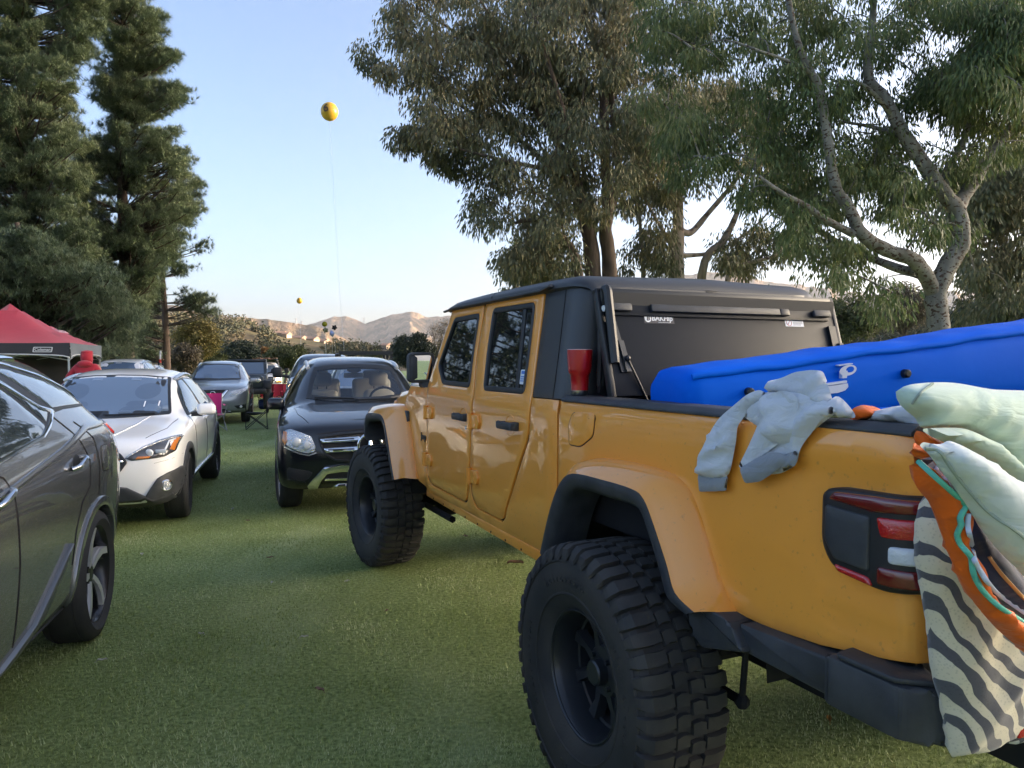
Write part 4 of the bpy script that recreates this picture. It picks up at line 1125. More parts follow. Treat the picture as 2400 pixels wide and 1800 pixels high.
def offroad_rim():
    b = B()
    b.lathe([(.205, .02), (.212, .09), (.224, .118), (.236, .125), (.243, .118), (.243, .10), (.23, .10)], n=64)
    b.lathe([(.232, .1265), (.2285, .1275), (.225, .1225)], n=64)
    b.lathe([(.205, .02), (.196, .015), (.196, -.10), (.225, -.12)], n=48)
    b.lathe([(0, .078), (.040, .078), (.046, .072), (.048, .040), (.088, .034), (.094, .026), (.094, -.02)], n=32)
    for k in range(8):
        a = 2 * math.pi * k / 8 + .2
        c, d = math.cos(a), math.sin(a)
        def q(r, t, y): return (r * c - t * d, y, r * d + t * c)
        b.loft([[q(.08, -.026, -.01), q(.08, -.018, .034), q(.08, .018, .034), q(.08, .026, -.01)], [q(.14, -.019, -.005), q(.14, -.012, .030), q(.14, .012, .030), q(.14, .019, -.005)], [q(.202, -.030, .0), q(.202, -.022, .040), q(.202, .022, .040), q(.202, .030, .0)]], cap=True)
        a2 = a + math.pi / 8
        if k % 2 == 0: b.tube([(.068 * math.cos(a2), .03, .068 * math.sin(a2)), (.068 * math.cos(a2), .052, .068 * math.sin(a2))], .010, 6)
    o = b.make('wheel', WHEELK, None, 35); return o
ty, rm = mud_tyre(), offroad_rim()
b = B(); b.lathe([(0, -.06), (.17, -.06), (.17, -.09)], n=32); b.tube([(.10, -.05, .10), (.15, -.05, .02)], .04, 6)
bk = b.make('brake_disc', DARKIN, None)
first = True
for x, y, z, sgn, st in ((-3.487, .893, .474, 1, 0), (0, .80, .474, 1, 5), (0, -.80, .474, -1, 5), (-3.487, -.835, .474, -1, 0)):
    r_ = rm if first else rm.copy(); t_ = ty if first else ty.copy(); k_ = bk if first else bk.copy()
    if not first:
        for o in (r_, t_, k_): col.objects.link(o)
    r_.parent = TR; r_.location = (x, y, z); r_.rotation_euler = (0, .3 * x + y, (0 if sgn > 0 else math.pi) + R(st))
    t_.parent = r_; k_.parent = r_; first = False
for a0, tx in ((68, 'BFGoodrich'), (248, 'BFGoodrich'), (158, 'Mud-Terrain'), (338, 'Mud-Terrain')):   # moulded sidewall lettering on the near rear tyre
    me = bpy.data.meshes.new('l'); n_ = len(tx)
    for i, ch in enumerate(tx):
        a = R(a0) - (i - n_ / 2) * .088
        p = Vector((.350 * math.cos(a), .1625, .350 * math.sin(a)))
        up = Vector((math.cos(a), 0, math.sin(a))); rt = Vector((math.sin(a), 0, -math.cos(a)))
        x_ = -rt if (rt.cross(up)).y < 0 else rt
        o = text_mesh('q', ch, .045, frame(p, x_, up), RUBBER, None, .004, .0008)
        if i == 0: base_o = o
        else:
            bm = bmesh.new(); bm.from_mesh(base_o.data); bm.from_mesh(o.data); bm.to_mesh(base_o.data); bm.free(); bpy.data.objects.remove(o)
    base_o.name = 'tyre_lettering'; base_o.parent = rm

# folded tonneau panels standing against the hardtop
UPV = Vector((.128, 0, .46)).normalized()
def ton(y, h, out): return Vector((-3.172, y, 1.462)) + UPV * h + Vector((-UPV.z, 0, UPV.x)) * out
def tbox(b, y0, y1, h0, h1, o0, o1, bev=.004, mi=0):
    V = [ton(y, h, o) for o in (o0, o1) for y, h in ((y0, h0), (y1, h0), (y1, h1), (y0, h1))]
    vs, fs = b.add(V, [(0, 1, 2, 3), (7, 6, 5, 4), (0, 4, 5, 1), (1, 5, 6, 2), (2, 6, 7, 3), (3, 7, 4, 0)], mi)
    if bev:
        es = list({e for f in fs for e in f.edges}); r = bmesh.ops.bevel(b.b, geom=es, offset=bev, segments=2, affect='EDGES', profile=.5); b._new(r['faces'], mi)
PANELM = mat('black_tonneau_panel', (.010, .012, .016), .5, bump=(420, .35, .001), var=(4, .2, (.015, .017, .022)), spec=.2)
b = B(); tbox(b, -.672, .672, 0, .46, -.028, 0); tn = b.make('tonneau_panel', PANELM, TR)
b = B(); tbox(b, .668, .692, -.004, .474, -.034, .004); tbox(b, -.692, -.668, -.004, .474, -.034, .004); tbox(b, -.692, .692, .452, .476, -.034, .004); tbox(b, -.672, .672, .405, .409, -.002, .0015, 0)
b.make('panel_frame', TRIMK, tn)
b = B()
V = [(-3.02, -.67, 1.47), (-3.02, .67, 1.47), (-3.052, .67, 1.90), (-3.052, -.67, 1.90)]; b.add(V + [(x - .025, y, z) for x, y, z in V], [(0, 1, 2, 3), (7, 6, 5, 4), (0, 4, 5, 1), (1, 5, 6, 2), (2, 6, 7, 3), (3, 7, 4, 0)])
b.tube(smooth_path([(-3.03, .655, 1.50), (-3.05, .66, 1.80), (-3.06, .66, 1.90), (-3.085, .66, 1.91), (-3.10, .66, 1.85), (-3.15, .66, 1.60)], 4), .02, 8)
b.make('tonneau_panel', TRIMK, TR)
b = B(); tbox(b, -.625, .665, .352, .400, 0, .010, .003); bar = b.make('latch_bar', PANELM, tn)
for y0, y1 in ((.54, .65), (-.30, .44), (-.36, -.30), (-.63, -.52)):
    b = B(); tbox(b, y0, y1, .368, .402, .010, .030, .006); b.make('latch_cover', TRIMK if y1 - y0 < .09 else BLACKP, bar)
b = B(); q = ton(.66, .378, .02); b.tube([q + Vector((0, -.01, .004)), q + Vector((0, .022, -.002))], .013, 10); b.make('latch_knob', WHITES, bar)
for s in (1, -1):
    b = B()
    y = .645 if s > 0 else -.635
    V0 = [ton(y + .022, .325, 0), ton(y - .022, .325, 0), ton(y - .022 - (.035 if s > 0 else 0), .10, 0), ton(y + .022 - (.035 if s > 0 else 0), .10, 0)]
    nn = Vector((-UPV.z, 0, UPV.x)) * .014
    b.add(V0 + [p + nn for p in V0], [(0, 1, 2, 3), (7, 6, 5, 4), (0, 4, 5, 1), (1, 5, 6, 2), (2, 6, 7, 3), (3, 7, 4, 0)]); hb = b.make('prop_bracket', TRIMK, tn)
    b = B(); V1 = [ton(y + o, h, .014) for o, h in ((-.012, .235), (-.038, .235), (-.055, .10), (-.032, .10))]; b.add(V1 + [p + nn * .8 for p in V1], [(0, 1, 2, 3), (7, 6, 5, 4), (0, 4, 5, 1), (1, 5, 6, 2), (2, 6, 7, 3), (3, 7, 4, 0)]); b.make('bracket_slide', BLACKP, hb)
    b = B(); p0 = ton(y - .04, .155, .03); b.tube([p0, p0 + Vector((-.02, -.10 * (1 if s > 0 else .3), -.20))], .006, 8); b.sphere(p0, .014, 8); b.make('prop_rod', TRIMK, tn)
XR, UR = Vector((0, -1, 0)), UPV
b = B(); tbox(b, .31, .470, .322, .362, .0, .0012, 0); st = b.make('maker_sticker', mat('sticker_black', (.015, .014, .022), .35), tn)
text_mesh('sticker_lettering', 'BAKFlip', .034, frame(ton(.374, .345, .0018), XR, UR), WHITES, st, .0003, .0009, .12)
b = B()
c0 = ton(.449, .344, .0014)
V = [c0]
b.add([c0 + XR * (.0175 * math.cos(k * math.pi / 12)) + UR * (.0175 * math.sin(k * math.pi / 12)) for k in range(24)], [tuple(range(24))]); b.make('sticker_roundel', WHITES, st, 0)
text_mesh('roundel_letter', 'B', .030, frame(c0 + Vector((-.001, 0, 0)), XR, UR), MATS['sticker_black'], st, .0003, .0008, .25)
text_mesh('sticker_lettering', 'trucktonneaucovers.com', .0065, frame(ton(.365, .327, .0018), XR, UR), WHITES, st, .0002)
b = B(); tbox(b, -.462, -.345, .322, .374, .0, .0012, 0); ws = b.make('warning_sticker', WHITES, tn)
b = B(); tbox(b, -.462, -.345, .362, .374, .0012, .0018, 0); b.make('sticker_band', REDS, ws)
text_mesh('sticker_lettering', 'WARNING', .0105, frame(ton(-.404, .368, .0022), XR, UR), WHITES, ws, .0002, .0003)
b = B()
for k in range(5): tbox(b, -.456 + (.012 if k == 4 else 0), -.394, .355 - k * .0065, .3575 - k * .0065, .0012, .0016, 0)
ring = [ton(-.369, .342, .0018) + XR * (.0165 * math.cos(k * math.pi / 10)) + UR * (.0165 * math.sin(k * math.pi / 10)) for k in range(21)]
b.tube(ring, .0012, 4, cap=False, mi=1); b.tube([ring[3], ring[13]], .0012, 4, mi=1)
b.make('sticker_print', [GREYT, REDS], ws, 0)
# ================================================================== PARKED CARS (own frame: X forward, Y left, front axle at X=0)
CARGLASS = mat('car_glass', (.030, .042, .055), .02, spec=1.0, coat=1., coatr=.0)
GREYGLASS = mat('sky_toned_windshield', (.10, .15, .235), .03, spec=1.0, coat=1., coatr=.0)  # blue base colour stands in for reflected sky and pale interior
CLEARG = thin_glass('clear_glass')
LAMPG = mat('lamp_chrome', (.60, .61, .62), .12, metal=.9, bump=(60, .8, .02))
AMBER = mat('amber_lens', (.55, .17, .02), .1, coat=1.)
SILVERT = mat('silver_trim', (.55, .56, .57), .25, metal=.9)
ALLOY = mat('grey_alloy', (.16, .165, .17), .3, metal=.8)
ALLOYM = mat('machined_alloy', (.66, .66, .67), .32, metal=.55)
TYRE2 = mat('road_tyre', (.020, .021, .023), .75, var=(9, .2, (.035, .034, .033)), bump=(150, .3, .003))
MESH = mat('black_mesh', (.010, .010, .011), .5, bump=(300, 1., .01))
CREAM = mat('cream_leather', (.72, .63, .49), .6)
PLATEW = mat('number_plate', (.70, .71, .70), .4)

def interp(tab, x):
    return float(np.interp(x, [t[0] for t in sorted(tab)], [t[1] for t in sorted(tab)]))

class CarBody:
    def __init__(s, t, P, m, lev=3, wells=None, name='body', flat=None):
        """P: dict of side/plan curves.  Builds a smooth shell, cuts the wheel wells, keeps a BVH for laying parts on it"""
        s.t = t; xs = sorted(P['xs'], reverse=True)
        V, F = [], []
        rings = []
        for x in xs:
            w_, wt = interp(P['w'], x), interp(P['wt'], x)
            zs, zb, zt, ze = interp(P['sill'], x), interp(P['belt'], x), interp(P['top'], x), interp(P['edge'], x)
            zm = zs + (zb - zs) * P.get('mid', .52)
            h = [(0, zs + .02), (.5 * w_, zs), (.93 * w_, zs), (.975 * w_, zs + .10), (w_, zm), (.985 * w_, zb - .075), (w_ * interp(P.get('sh', [(0, .955)]), x), zb), (wt, ze), (wt * .62, ze + (zt - ze) * .86), (0, zt)]
            # h: 0 floor centre,1 floor,2 sill,3 lower,4 widest,5 shoulder,6 belt,7 roof edge,8,9 centre
            ring = [(x, y, z) for y, z in h] + [(x, -y, z) for y, z in h[-2:0:-1]]
            rings.append(ring)
        n = 18
        for r in rings: V += r
        for i in range(len(rings) - 1):
            for k in range(n): F.append((i * n + k, i * n + (k + 1) % n, (i + 1) * n + (k + 1) % n, (i + 1) * n + k))
        def capend(i0, prof, sgn):
            base = i0 * n; rows = []
            L = [2, 3, 4, 5, 6, 7]; Rr = [16, 15, 14, 13, 12, 11]
            top = [7, 8, 9, 10, 11]; bot = [2, 1, 0, 17, 16]
            for r in range(6):
                if r == 0: rows.append([base + k for k in bot]); continue
                if r == 5: rows.append([base + k for k in top]); continue
                l, rr_ = V[base + L[r]], V[base + Rr[r]]
                row = [base + L[r]]
                for c, q in enumerate((.5, 0, -.5)):
                    y = l[1] * q; bul = (1 - q * q)
                    V.append((l[0] + sgn * (prof[r] * (bul if q else 1.0)), y, l[2])); row.append(len(V) - 1)
                row.append(base + Rr[r]); rows.append(row)
            for r in range(5):
                for c in range(4): F.append((rows[r][c], rows[r][c + 1], rows[r + 1][c + 1], rows[r + 1][c]))
        capend(0, P['nose'], 1); capend(len(rings) - 1, P['tail'], -1)
        bm = bmesh.new()
        vs = [bm.verts.new(v) for v in V]
        for f in F:
            try: bm.faces.new([vs[i] for i in f])
            except ValueError: pass
        bmesh.ops.recalc_face_normals(bm, faces=bm.faces)
        me = bpy.data.meshes.new(name); bm.to_mesh(me); bm.free()
        o = bpy.data.objects.new(name, me); col.objects.link(o)
        sb = o.modifiers.new('s', 'SUBSURF'); sb.levels = lev; sb.render_levels = lev
        tmp = []
        if wells:
            for wx, wz, wr in wells:
                for sg in (1, -1):
                    c = B(); c.lathe([(wr, sg * .50), (wr, sg * 1.3)], (wx, 0, wz), 'y', 40)
                    n_ = len(c.b.verts) // 2; c.b.verts.ensure_lookup_table()
                    c.b.faces.new([c.b.verts[k] for k in range(n_)]); c.b.faces.new([c.b.verts[n_ + k] for k in range(n_)])
                    co = c.make('cut', DARKIN, None, 0); tmp.append(co)
                    bo = o.modifiers.new('b', 'BOOLEAN'); bo.object = co; bo.operation = 'DIFFERENCE'; bo.solver = 'EXACT'
        full = bpy.data.objects.new('q', me.copy()); col.objects.link(full); q = full.modifiers.new('s', 'SUBSURF'); q.levels = lev
        fm = evaluated(full); s.bvh = BVHTree.FromPolygons([v.co.copy() for v in fm.vertices], [tuple(p.vertices) for p in fm.polygons])
        fme = full.data; bpy.data.objects.remove(full)
        me.materials.append(m); me.materials.append(DARKIN)
        em = evaluated(o)
        for c in tmp: bpy.data.objects.remove(c)
        bpy.data.objects.remove(o)
        s.body = put(name, em, t, None, 40)
        if len(em.materials) < 2: em.materials.append(DARKIN)
        s.P = P; s.m = m
    def front(s, u, v):
        h, n, i, d = s.bvh.ray_cast(Vector((6, u, v)), Vector((-1, 0, 0)))
        if h is None:
            h, n, i, d = s.bvh.find_nearest(Vector((s.P['xs'][0] if s.P['xs'][0] > 0 else max(s.P['xs']), u, v)))
        if n.x < 0: n = -n
        return h, n
    def back(s, u, v):
        h, n, i, d = s.bvh.ray_cast(Vector((-9, u, v)), Vector((1, 0, 0)))
        if h is None: h, n, i, d = s.bvh.find_nearest(Vector((min(s.P['xs']), u, v)))
        if n.x > 0: n = -n
        return h, n
    def side(s, sg):
        def f(u, v):
            h, n, i, d = s.bvh.ray_cast(Vector((u, sg * 5, v)), Vector((0, -sg, 0)))
            if h is None: h, n, i, d = s.bvh.find_nearest(Vector((u, sg * .9, v)))
            if n.y * sg < 0: n = -n
            return h, n
        return f
    def up(s, u, v):
        h, n, i, d = s.bvh.ray_cast(Vector((u, v, 5)), Vector((0, 0, -1)))
        if h is None: h, n, i, d = s.bvh.find_nearest(Vector((u, v, 1.2)))
        if n.z < 0: n = -n
        return h, n
    def lay(s, name, poly, surf, m, h=.006, base=-.03, bev=.004, sp=.05, holes=(), r=0., parent=None, ang=40, both=False):
        """one part of outline poly laid on the shell; both = mirrored twin as its own part"""
        out = None
        P = rnd(poly, r, 3) if r else poly
        for sg in ((1, -1) if both else (1,)):
            b = B()
            if both:
                if surf == 'front': q = [(sg * y, z) for y, z in P]; sf = s.front; hh = [[(sg * y, z) for y, z in H] for H in holes]
                elif surf == 'back': q = [(sg * y, z) for y, z in P]; sf = s.back; hh = [[(sg * y, z) for y, z in H] for H in holes]
                elif surf == 'up': q = [(x, sg * y) for x, y in P]; sf = s.up; hh = [[(x, sg * y) for x, y in H] for H in holes]
                else: q = P; sf = s.side(sg); hh = holes
            else:
                q = P; hh = holes; sf = {'front': s.front, 'back': s.back, 'up': s.up, 'left': s.side(1), 'right': s.side(-1)}[surf]
            patch(b, q, sf, h=h, base=base, bev=bev, sp=sp, holes=hh)
            o = b.make(name, m, parent if parent is not None else s.t, ang)
            out = out or o
        return out

def road_wheel(R_, wd, rim, style, m, m2=None):
    b = B()
    b.lathe([(rim - .012, wd * .34), (rim, wd * .42), (rim + .02, wd * .46), (R_ - .06, wd * .52), (R_ - .02, wd * .46), (R_ - .004, wd * .36), (R_, wd * .15), (R_, -wd * .15), (R_ - .004, -wd * .36), (R_ - .02, -wd * .46), (R_ - .06, -wd * .52), (rim, -wd * .42)], n=48)
    for y in (-.28, -.1, .1, .28): b.lathe([(R_ + .0005, wd * y - .004), (R_ - .007, wd * y), (R_ + .0005, wd * y + .004)], n=48)
    ty = b.make('tyre', TYRE2, None, 40)
    b = B()
    b.lathe([(rim - .03, -.05), (rim - .022, wd * .22), (rim - .008, wd * .40), (rim + .002, wd * .43), (rim + .006, wd * .40)], n=48)
    yf = wd * .30
    def spoke(a, w0, w1, tw=0., mi=0, y0=yf * .9, y1=yf * 1.15, dep=.05):
        rg = []
        for k in range(4):
            t = k / 3; r = .045 + (rim - .058) * t; aa = a + tw * t * t; w_ = w0 + (w1 - w0) * t; y = y0 + (y1 - y0) * t
            c, d = math.cos(aa), math.sin(aa)
            def q(u, yy): return (r * c - u * d, yy, r * d + u * c)
            rg.append([q(-w_, y - dep), q(-w_ * .75, y), q(w_ * .75, y), q(w_, y - dep)])
        b.loft(rg, cap=True, mi=mi)
    if style == 'five_pair':
        for k in range(5):
            a = 2 * math.pi * k / 5
            spoke(a, .020, .030, .32, 1, yf, yf * 1.35); spoke(a + .28, .014, .010, .25, 0, yf * .8, yf * 1.1); spoke(a - .16, .010, .012, .42, 1, yf * .85, yf * 1.1, .03)
    elif style == 'y5':
        for k in range(5):
            a = 2 * math.pi * k / 5; spoke(a, .022, .016, .16, 1); spoke(a, .022, .016, -.16, 0)
    else:
        for k in range(10): spoke(2 * math.pi * k / 10, .014, .012, 0, 0)
    b.lathe([(0, yf * 1.02), (.035, yf * 1.0), (.06, yf * .92), (.065, 0)], n=24)
    rm = b.make('wheel', [m, m2 or m], None, 40)
    b = B(); b.lathe([(0, -.02), (rim - .03, -.02), (rim - .03, -.04)], n=32); dk = b.make('brake_disc', DARKIN, None, 40)
    ty.parent = rm; dk.parent = rm
    return rm
def wheels(t, rm, pos, z):
    for i, (x, y, st) in enumerate(pos):
        w_ = rm if i == 0 else dup(rm)
        w_.parent = t; w_.location = (x, y, z); w_.rotation_euler = (0, .7 * i, (0 if y > 0 else math.pi) + R(st))
def arch_ring(cb, x, z, r0, r1, m, h=.012, a0=-10, a1=190, name='wheel_arch_trim'):
    A = [R(a0 + (a1 - a0) * k / 24) for k in range(25)]
    P = [(x + r1 * math.cos(a), z + r1 * math.sin(a)) for a in A] + [(x + r0 * math.cos(a), z + r0 * math.sin(a)) for a in reversed(A)]
    return cb.lay(name, P, 'side', m, h=h, base=-.05, bev=.006, sp=.06, both=True)
def mirrors(t, x, y, z, m, sz=(.10, .20, .14), low=TRIMK):
    for s in (1, -1):
        b = B(); b.box((x, s * (y + .12), z), sz, Matrix.Rotation(R(8 * s), 3, 'Z'), min(sz) * .38, seg=3); o = b.make('door_mirror', m, t, 60)
        b = B(); b.loft([[(x + .04 * c, s * (y - .03), z - .055 + .022 * d) for c, d in ((1, -1), (1, 1), (-1, 1), (-1, -1))], [(x + .035 * c, s * (y + .08), z - .045 + .03 * d) for c, d in ((1, -1), (1, 1), (-1, 1), (-1, -1))]], cap=True); b.make('mirror_arm', low, o, 40)
        b = B(); b.box((x - sz[0] / 2 - .001, s * (y + .12), z), (.006, sz[1] * .8, sz[2] * .72), Matrix.Rotation(R(8 * s), 3, 'Z')); b.make('mirror_glass', MIRRORG, o, 0)
def rails(t, P, m, y, r=.016, lift=.018, cb=None):
    if cb is not None:
        x0, x1 = P[0][0] - .05, P[-1][0] + .1
        cb.lay('roof_rail', strip([(x0, y), (x0 - .3, y + .006), (x1 + .3, y), (x1, y - .02)], .034), 'up', m, h=.034, base=-.01, bev=.014, sp=.03, both=True); return
    for s in (1, -1):
        b = B(); Q = smooth_path([(p[0], s * (y - (.0 if 0 < i < len(P) - 1 else .0)), p[1] + (lift if 0 < i < len(P) - 1 else 0)) for i, p in enumerate(P)], 6)
        b.tube(Q, r, 8, flat=1.3); b.make('roof_rail', m, t, 60)
def wiper(t, cb, y0, z0, y1, z1):
    b = B(); q = [cb.front(y0 + (y1 - y0) * k / 6, z0 + (z1 - z0) * k / 6) for k in range(7)]
    b.tube([p + n * .016 for p, n in q], .008, 5); b.make('wiper', TRIMK, t)

SUVX = [.80, .74, .62, .40, .05, -.30, -.50, -.62, -.95, -1.25, -1.5, -2.0, -2.5, -3.0]

# ---------------------------------------------------------------- black crossover behind the orange truck (star badge)
BLACKCAR = paint('black_blue_paint', (.004, .005, .009), rough=.3)
def black_suv():
    t = thing('parked_car', 'black crossover with chrome twin bar grille and cream seats beside the orange truck', 'car', (-1.70, 8.5, 0), R(-73.5))
    P = dict(xs=[.76, .71, .58, .35, .05, -.25, -.42, -.56, -.85, -1.12, -1.35, -1.9, -2.5, -3.0, -3.35, -3.6, -3.74, -3.78],
             w=[(.76, .73), (.71, .85), (.58, .915), (.35, .935), (0, .94), (-1, .93), (-2.5, .945), (-3.3, .91), (-3.78, .74)],
             wt=[(.76, .64), (.6, .74), (.35, .76), (-.25, .72), (-.42, .70), (-1.15, .585), (-2, .60), (-3.0, .56), (-3.78, .60)],
             sill=[(.76, .36), (.6, .26), (.0, .27), (-3, .28), (-3.6, .36), (-3.78, .44)],
             belt=[(.76, .79), (.71, .87), (.58, .925), (.35, .975), (0, 1.01), (-.5, 1.035), (-1.5, 1.055), (-3, 1.10), (-3.78, .98)],
             top=[(.76, .90), (.71, .95), (.58, .99), (.35, 1.035), (.05, 1.08), (-.25, 1.115), (-.42, 1.14), (-.56, 1.20), (-.85, 1.39), (-1.12, 1.565), (-1.35, 1.64), (-1.9, 1.675), (-2.5, 1.66), (-3.0, 1.61), (-3.35, 1.40), (-3.6, 1.15), (-3.78, 1.0)],
             edge=[(.76, .885), (.71, .935), (.58, .965), (.35, 1.01), (.05, 1.05), (-.25, 1.085), (-.42, 1.10), (-.56, 1.15), (-.85, 1.34), (-1.12, 1.525), (-1.35, 1.60), (-1.9, 1.635), (-2.5, 1.615), (-3.0, 1.555), (-3.35, 1.36), (-3.6, 1.13), (-3.78, .99)],
             nose=[0, .05, .12, .10, .06, 0], tail=[0, .05, .08, .06, .03, 0])
    cb = CarBody(t, P, BLACKCAR, 3, [(0, .36, .40), (-2.873, .36, .40)])
    WS = [(-.60, 1.165), (-.585, 1.20), (-.535, 1.40), (-.485, 1.525), (-.30, 1.555), (0, 1.565), (.30, 1.555), (.485, 1.525), (.535, 1.40), (.585, 1.20), (.60, 1.165), (.30, 1.135), (0, 1.125), (-.30, 1.135)]
    SW = [(-.86, 1.14), (-1.95, 1.14), (-3.0, 1.19), (-2.95, 1.31), (-2.5, 1.44), (-1.9, 1.48), (-1.45, 1.46), (-1.15, 1.35)]
    # open the shell behind the windshield so the seats show
    bm = bmesh.new(); bm.from_mesh(cb.body.data); dl = []
    for f in bm.faces:
        c = f.calc_center_median()
        if -1.35 < c.x < -.35 and c.z > 1.1 and f.normal.x > .2 and pip(c.y * 1.03, c.z, WS): dl.append(f)
        elif abs(f.normal.y) > .5 and c.z > 1.1 and pip(c.x, c.z, SW): dl.append(f)
        elif c.x < -3.0 and f.normal.x < -.25 and c.z > 1.18 and abs(c.y) < .5: dl.append(f)
    bmesh.ops.delete(bm, geom=dl, context='FACES'); bm.to_mesh(cb.body.data); bm.free()
    ws = inset(WS if area2(WS) > 0 else WS[::-1], .045)
    cb.lay('windshield_frit', WS, 'front', TRIMK, h=.004, base=-.02, bev=0, holes=[ws])
    b = B(); patch(b, ws, cb.front, h=.002, base=-.0, bev=0, sp=.08); b.make('windshield', CLEARG, t, 60)
    b = B(); b.box((-2.1, 0, .80), (3.0, 1.5, .12)); b.box((-.80, 0, 1.03), (.55, 1.35, .14), None, .05, seg=3); b.make('dashboard', DARKIN, t)
    for s in (1, -1):
        b = B(); b.box((-1.55, s * .37, .98), (.16, .50, .52), Matrix.Rotation(R(-14), 3, 'Y'), .07, seg=3, taper=.8); b.box((-1.25, s * .37, .78), (.5, .5, .14), None, .05); st = b.make('seat', CREAM, t, 60)
        b = B(); b.box((-1.64, s * .37, 1.36), (.10, .25, .18), None, .045, seg=3); b.make('headrest', CREAM, st, 60)
        b = B(); [b.tube([(-1.63, s * .37 + q, 1.16), (-1.64, s * .37 + q, 1.30)], .008, 6) for q in (-.06, .06)]; b.make('headrest_post', CHROME, st)
        b = B(); b.box((-2.45, s * .36, 1.08), (.14, .55, .55), None, .06, seg=3); b.box((-2.48, s * .36, 1.40), (.08, .24, .14), None, .04); b.make('rear_seat', CREAM, t, 60)
    b = B(); c = Vector((-.98, .37, 1.10)); ring = [c + Vector((.07 * math.sin(a) * -1, .185 * math.cos(a), .17 * math.sin(a))) for a in [2 * math.pi * k / 20 for k in range(21)]]
    b.tube(ring, .016, 6, cap=False); b.tube([ring[0], ring[10]], .02, 6); b.tube([c, ring[15]], .02, 6); b.make('steering_wheel', TRIMK, t)
    b = B(); b.box((-.62, .22, 1.145), (.10, .13, .004), Matrix.Rotation(R(-12), 3, 'Y')); b.make('paper_slip', WHITES, t)
    b = B(); b.box((-1.10, 0, 1.425), (.03, .25, .065), None, .014); b.make('rear_view_mirror', mat('mirror_back', (.55, .55, .52), .3), t)
    b = B(); patch(b, [(-.10, 1.555), (.10, 1.555), (.085, 1.49), (.03, 1.465), (-.03, 1.465), (-.085, 1.49)], cb.front, h=-.003, base=-.012, bev=0); b.make('sensor_housing', TRIMK, t)
    # lamps, grille, bumper
    HL = [(.852, .80), (.838, .895), (.78, .915), (.66, .878), (.575, .842), (.535, .735), (.545, .690), (.60, .672), (.70, .690), (.80, .735)]
    b0 = cb.lay('headlight', HL, 'front', LAMPG, h=.006, r=.02, both=True)
    for s in (1, -1):
        for (y, z, r_) in ((.72, .785, .050), (.62, .755, .044)):
            p, n_ = cb.front(s * y, z); b = B(); b.sphere(p + n_ * .006, r_, 14, scale=(.35, 1, 1)); b.make('headlight_lens', WHITEL, t, 60)
        b = B(); patch(b, [(s * y, z) for y, z in [(.856, .80), (.842, .89), (.815, .885), (.815, .79), (.83, .76)]], cb.front, h=.010, base=0, bev=.002); b.make('side_marker', AMBER, t)
        b = B(); patch(b, [(s * y, z) for y, z in strip([(.84, .74), (.70, .675), (.60, .655), (.53, .68)], .014)], cb.front, h=.006, base=-.01, bev=0); b.make('headlight_rim', SILVERT, t)
    G = [(-.515, .84), (-.30, .868), (0, .885), (.30, .868), (.515, .84), (.50, .76), (.445, .655), (.35, .595), (.16, .575), (-.16, .575), (-.35, .595), (-.445, .655), (-.50, .76)]
    g = cb.lay('grille', G, 'front', MESH, h=.004, r=.03)
    cb.lay('grille_surround', G, 'front', TRIMK, h=.020, r=.03, holes=[inset(G if area2(G) > 0 else G[::-1], .022)])
    for z0, z1, yo in ((.768, .812, .492), (.676, .720, .455)):
        for s in (1, -1):
            b = B(); patch(b, [(s * y, z) for y, z in [(yo, z1), (.10, z1 + .012), (.085, z0 + .01), (yo - .02, z0)]], cb.front, h=.040, base=0, bev=.012, sp=.03); k = b.make('grille_bar', CHROME, g, 50)
            b = B(); zc = (z0 + z1) / 2 + .004; patch(b, rnd([(s * y, z) for y, z in [(yo - .04, zc + .006), (.16, zc + .010), (.15, zc - .002), (yo - .05, zc - .006)]], .005, 2), cb.front, h=.0425, base=.03, bev=.001, sp=.03); b.make('bar_slot', DARKIN, k)
    p, n_ = cb.front(0, .745); C = p + Vector((.05, 0, 0))
    b = B(); b.tube([C + Vector((0, .118 * math.cos(a), .118 * math.sin(a))) for a in [2 * math.pi * k / 36 for k in range(37)]], .015, 8, cap=False)
    for a in (90, 210, 330):
        e = C + Vector((0, .115 * math.cos(R(a)), .115 * math.sin(R(a)))); b.tube([C + Vector((.01, 0, 0)), e], [.022, .007], 6)
    b.make('star_emblem', CHROME, t, 50)
    B().lathe([(0, -.004), (.122, -.004), (.122, -.014)], C, 'x', 32).make('emblem_backing', DARKIN, t)
    p, n_ = cb.up(.60, 0); B().lathe([(0, .006), (.026, .005), (.028, 0)], p, 'z', 20).make('hood_badge', CHROME, t)
    cb.lay('bumper_chrome', [(0, .562), (.30, .560), (.455, .540), (.52, .470), (.625, .36), (.60, .315), (.52, .332), (.475, .405), (.42, .470), (.28, .490), (0, .492)], 'front', CHROME, h=.045, base=-.01, bev=.016, r=.012, both=True)
    cb.lay('lower_intake', [(-.42, .485), (.42, .485), (.46, .42), (.48, .36), (-.48, .36), (-.46, .42)], 'front', MESH, h=.006, r=.02)
    for z0, z1, yw in ((.398, .424, .44), (.330, .345, .36)): cb.lay('bumper_bar', [(-yw, z1), (yw, z1), (yw + .015, z0), (-yw - .015, z0)], 'front', CHROME, h=.035, bev=.006)
    cb.lay('side_intake', [(.815, .535), (.60, .492), (.565, .475), (.61, .41), (.66, .388), (.82, .42)], 'front', MESH, h=.006, r=.03, both=True)
    for s in (1, -1):
        Pq = [(s * y, z) for y, z in [(.815, .415), (.64, .388), (.63, .355), (.80, .375)]]
        b = B(); patch(b, rnd(Pq, .01, 2), cb.front, h=.010, base=-.02, bev=.004); b.make('bumper_lip', BLACKCAR, t)
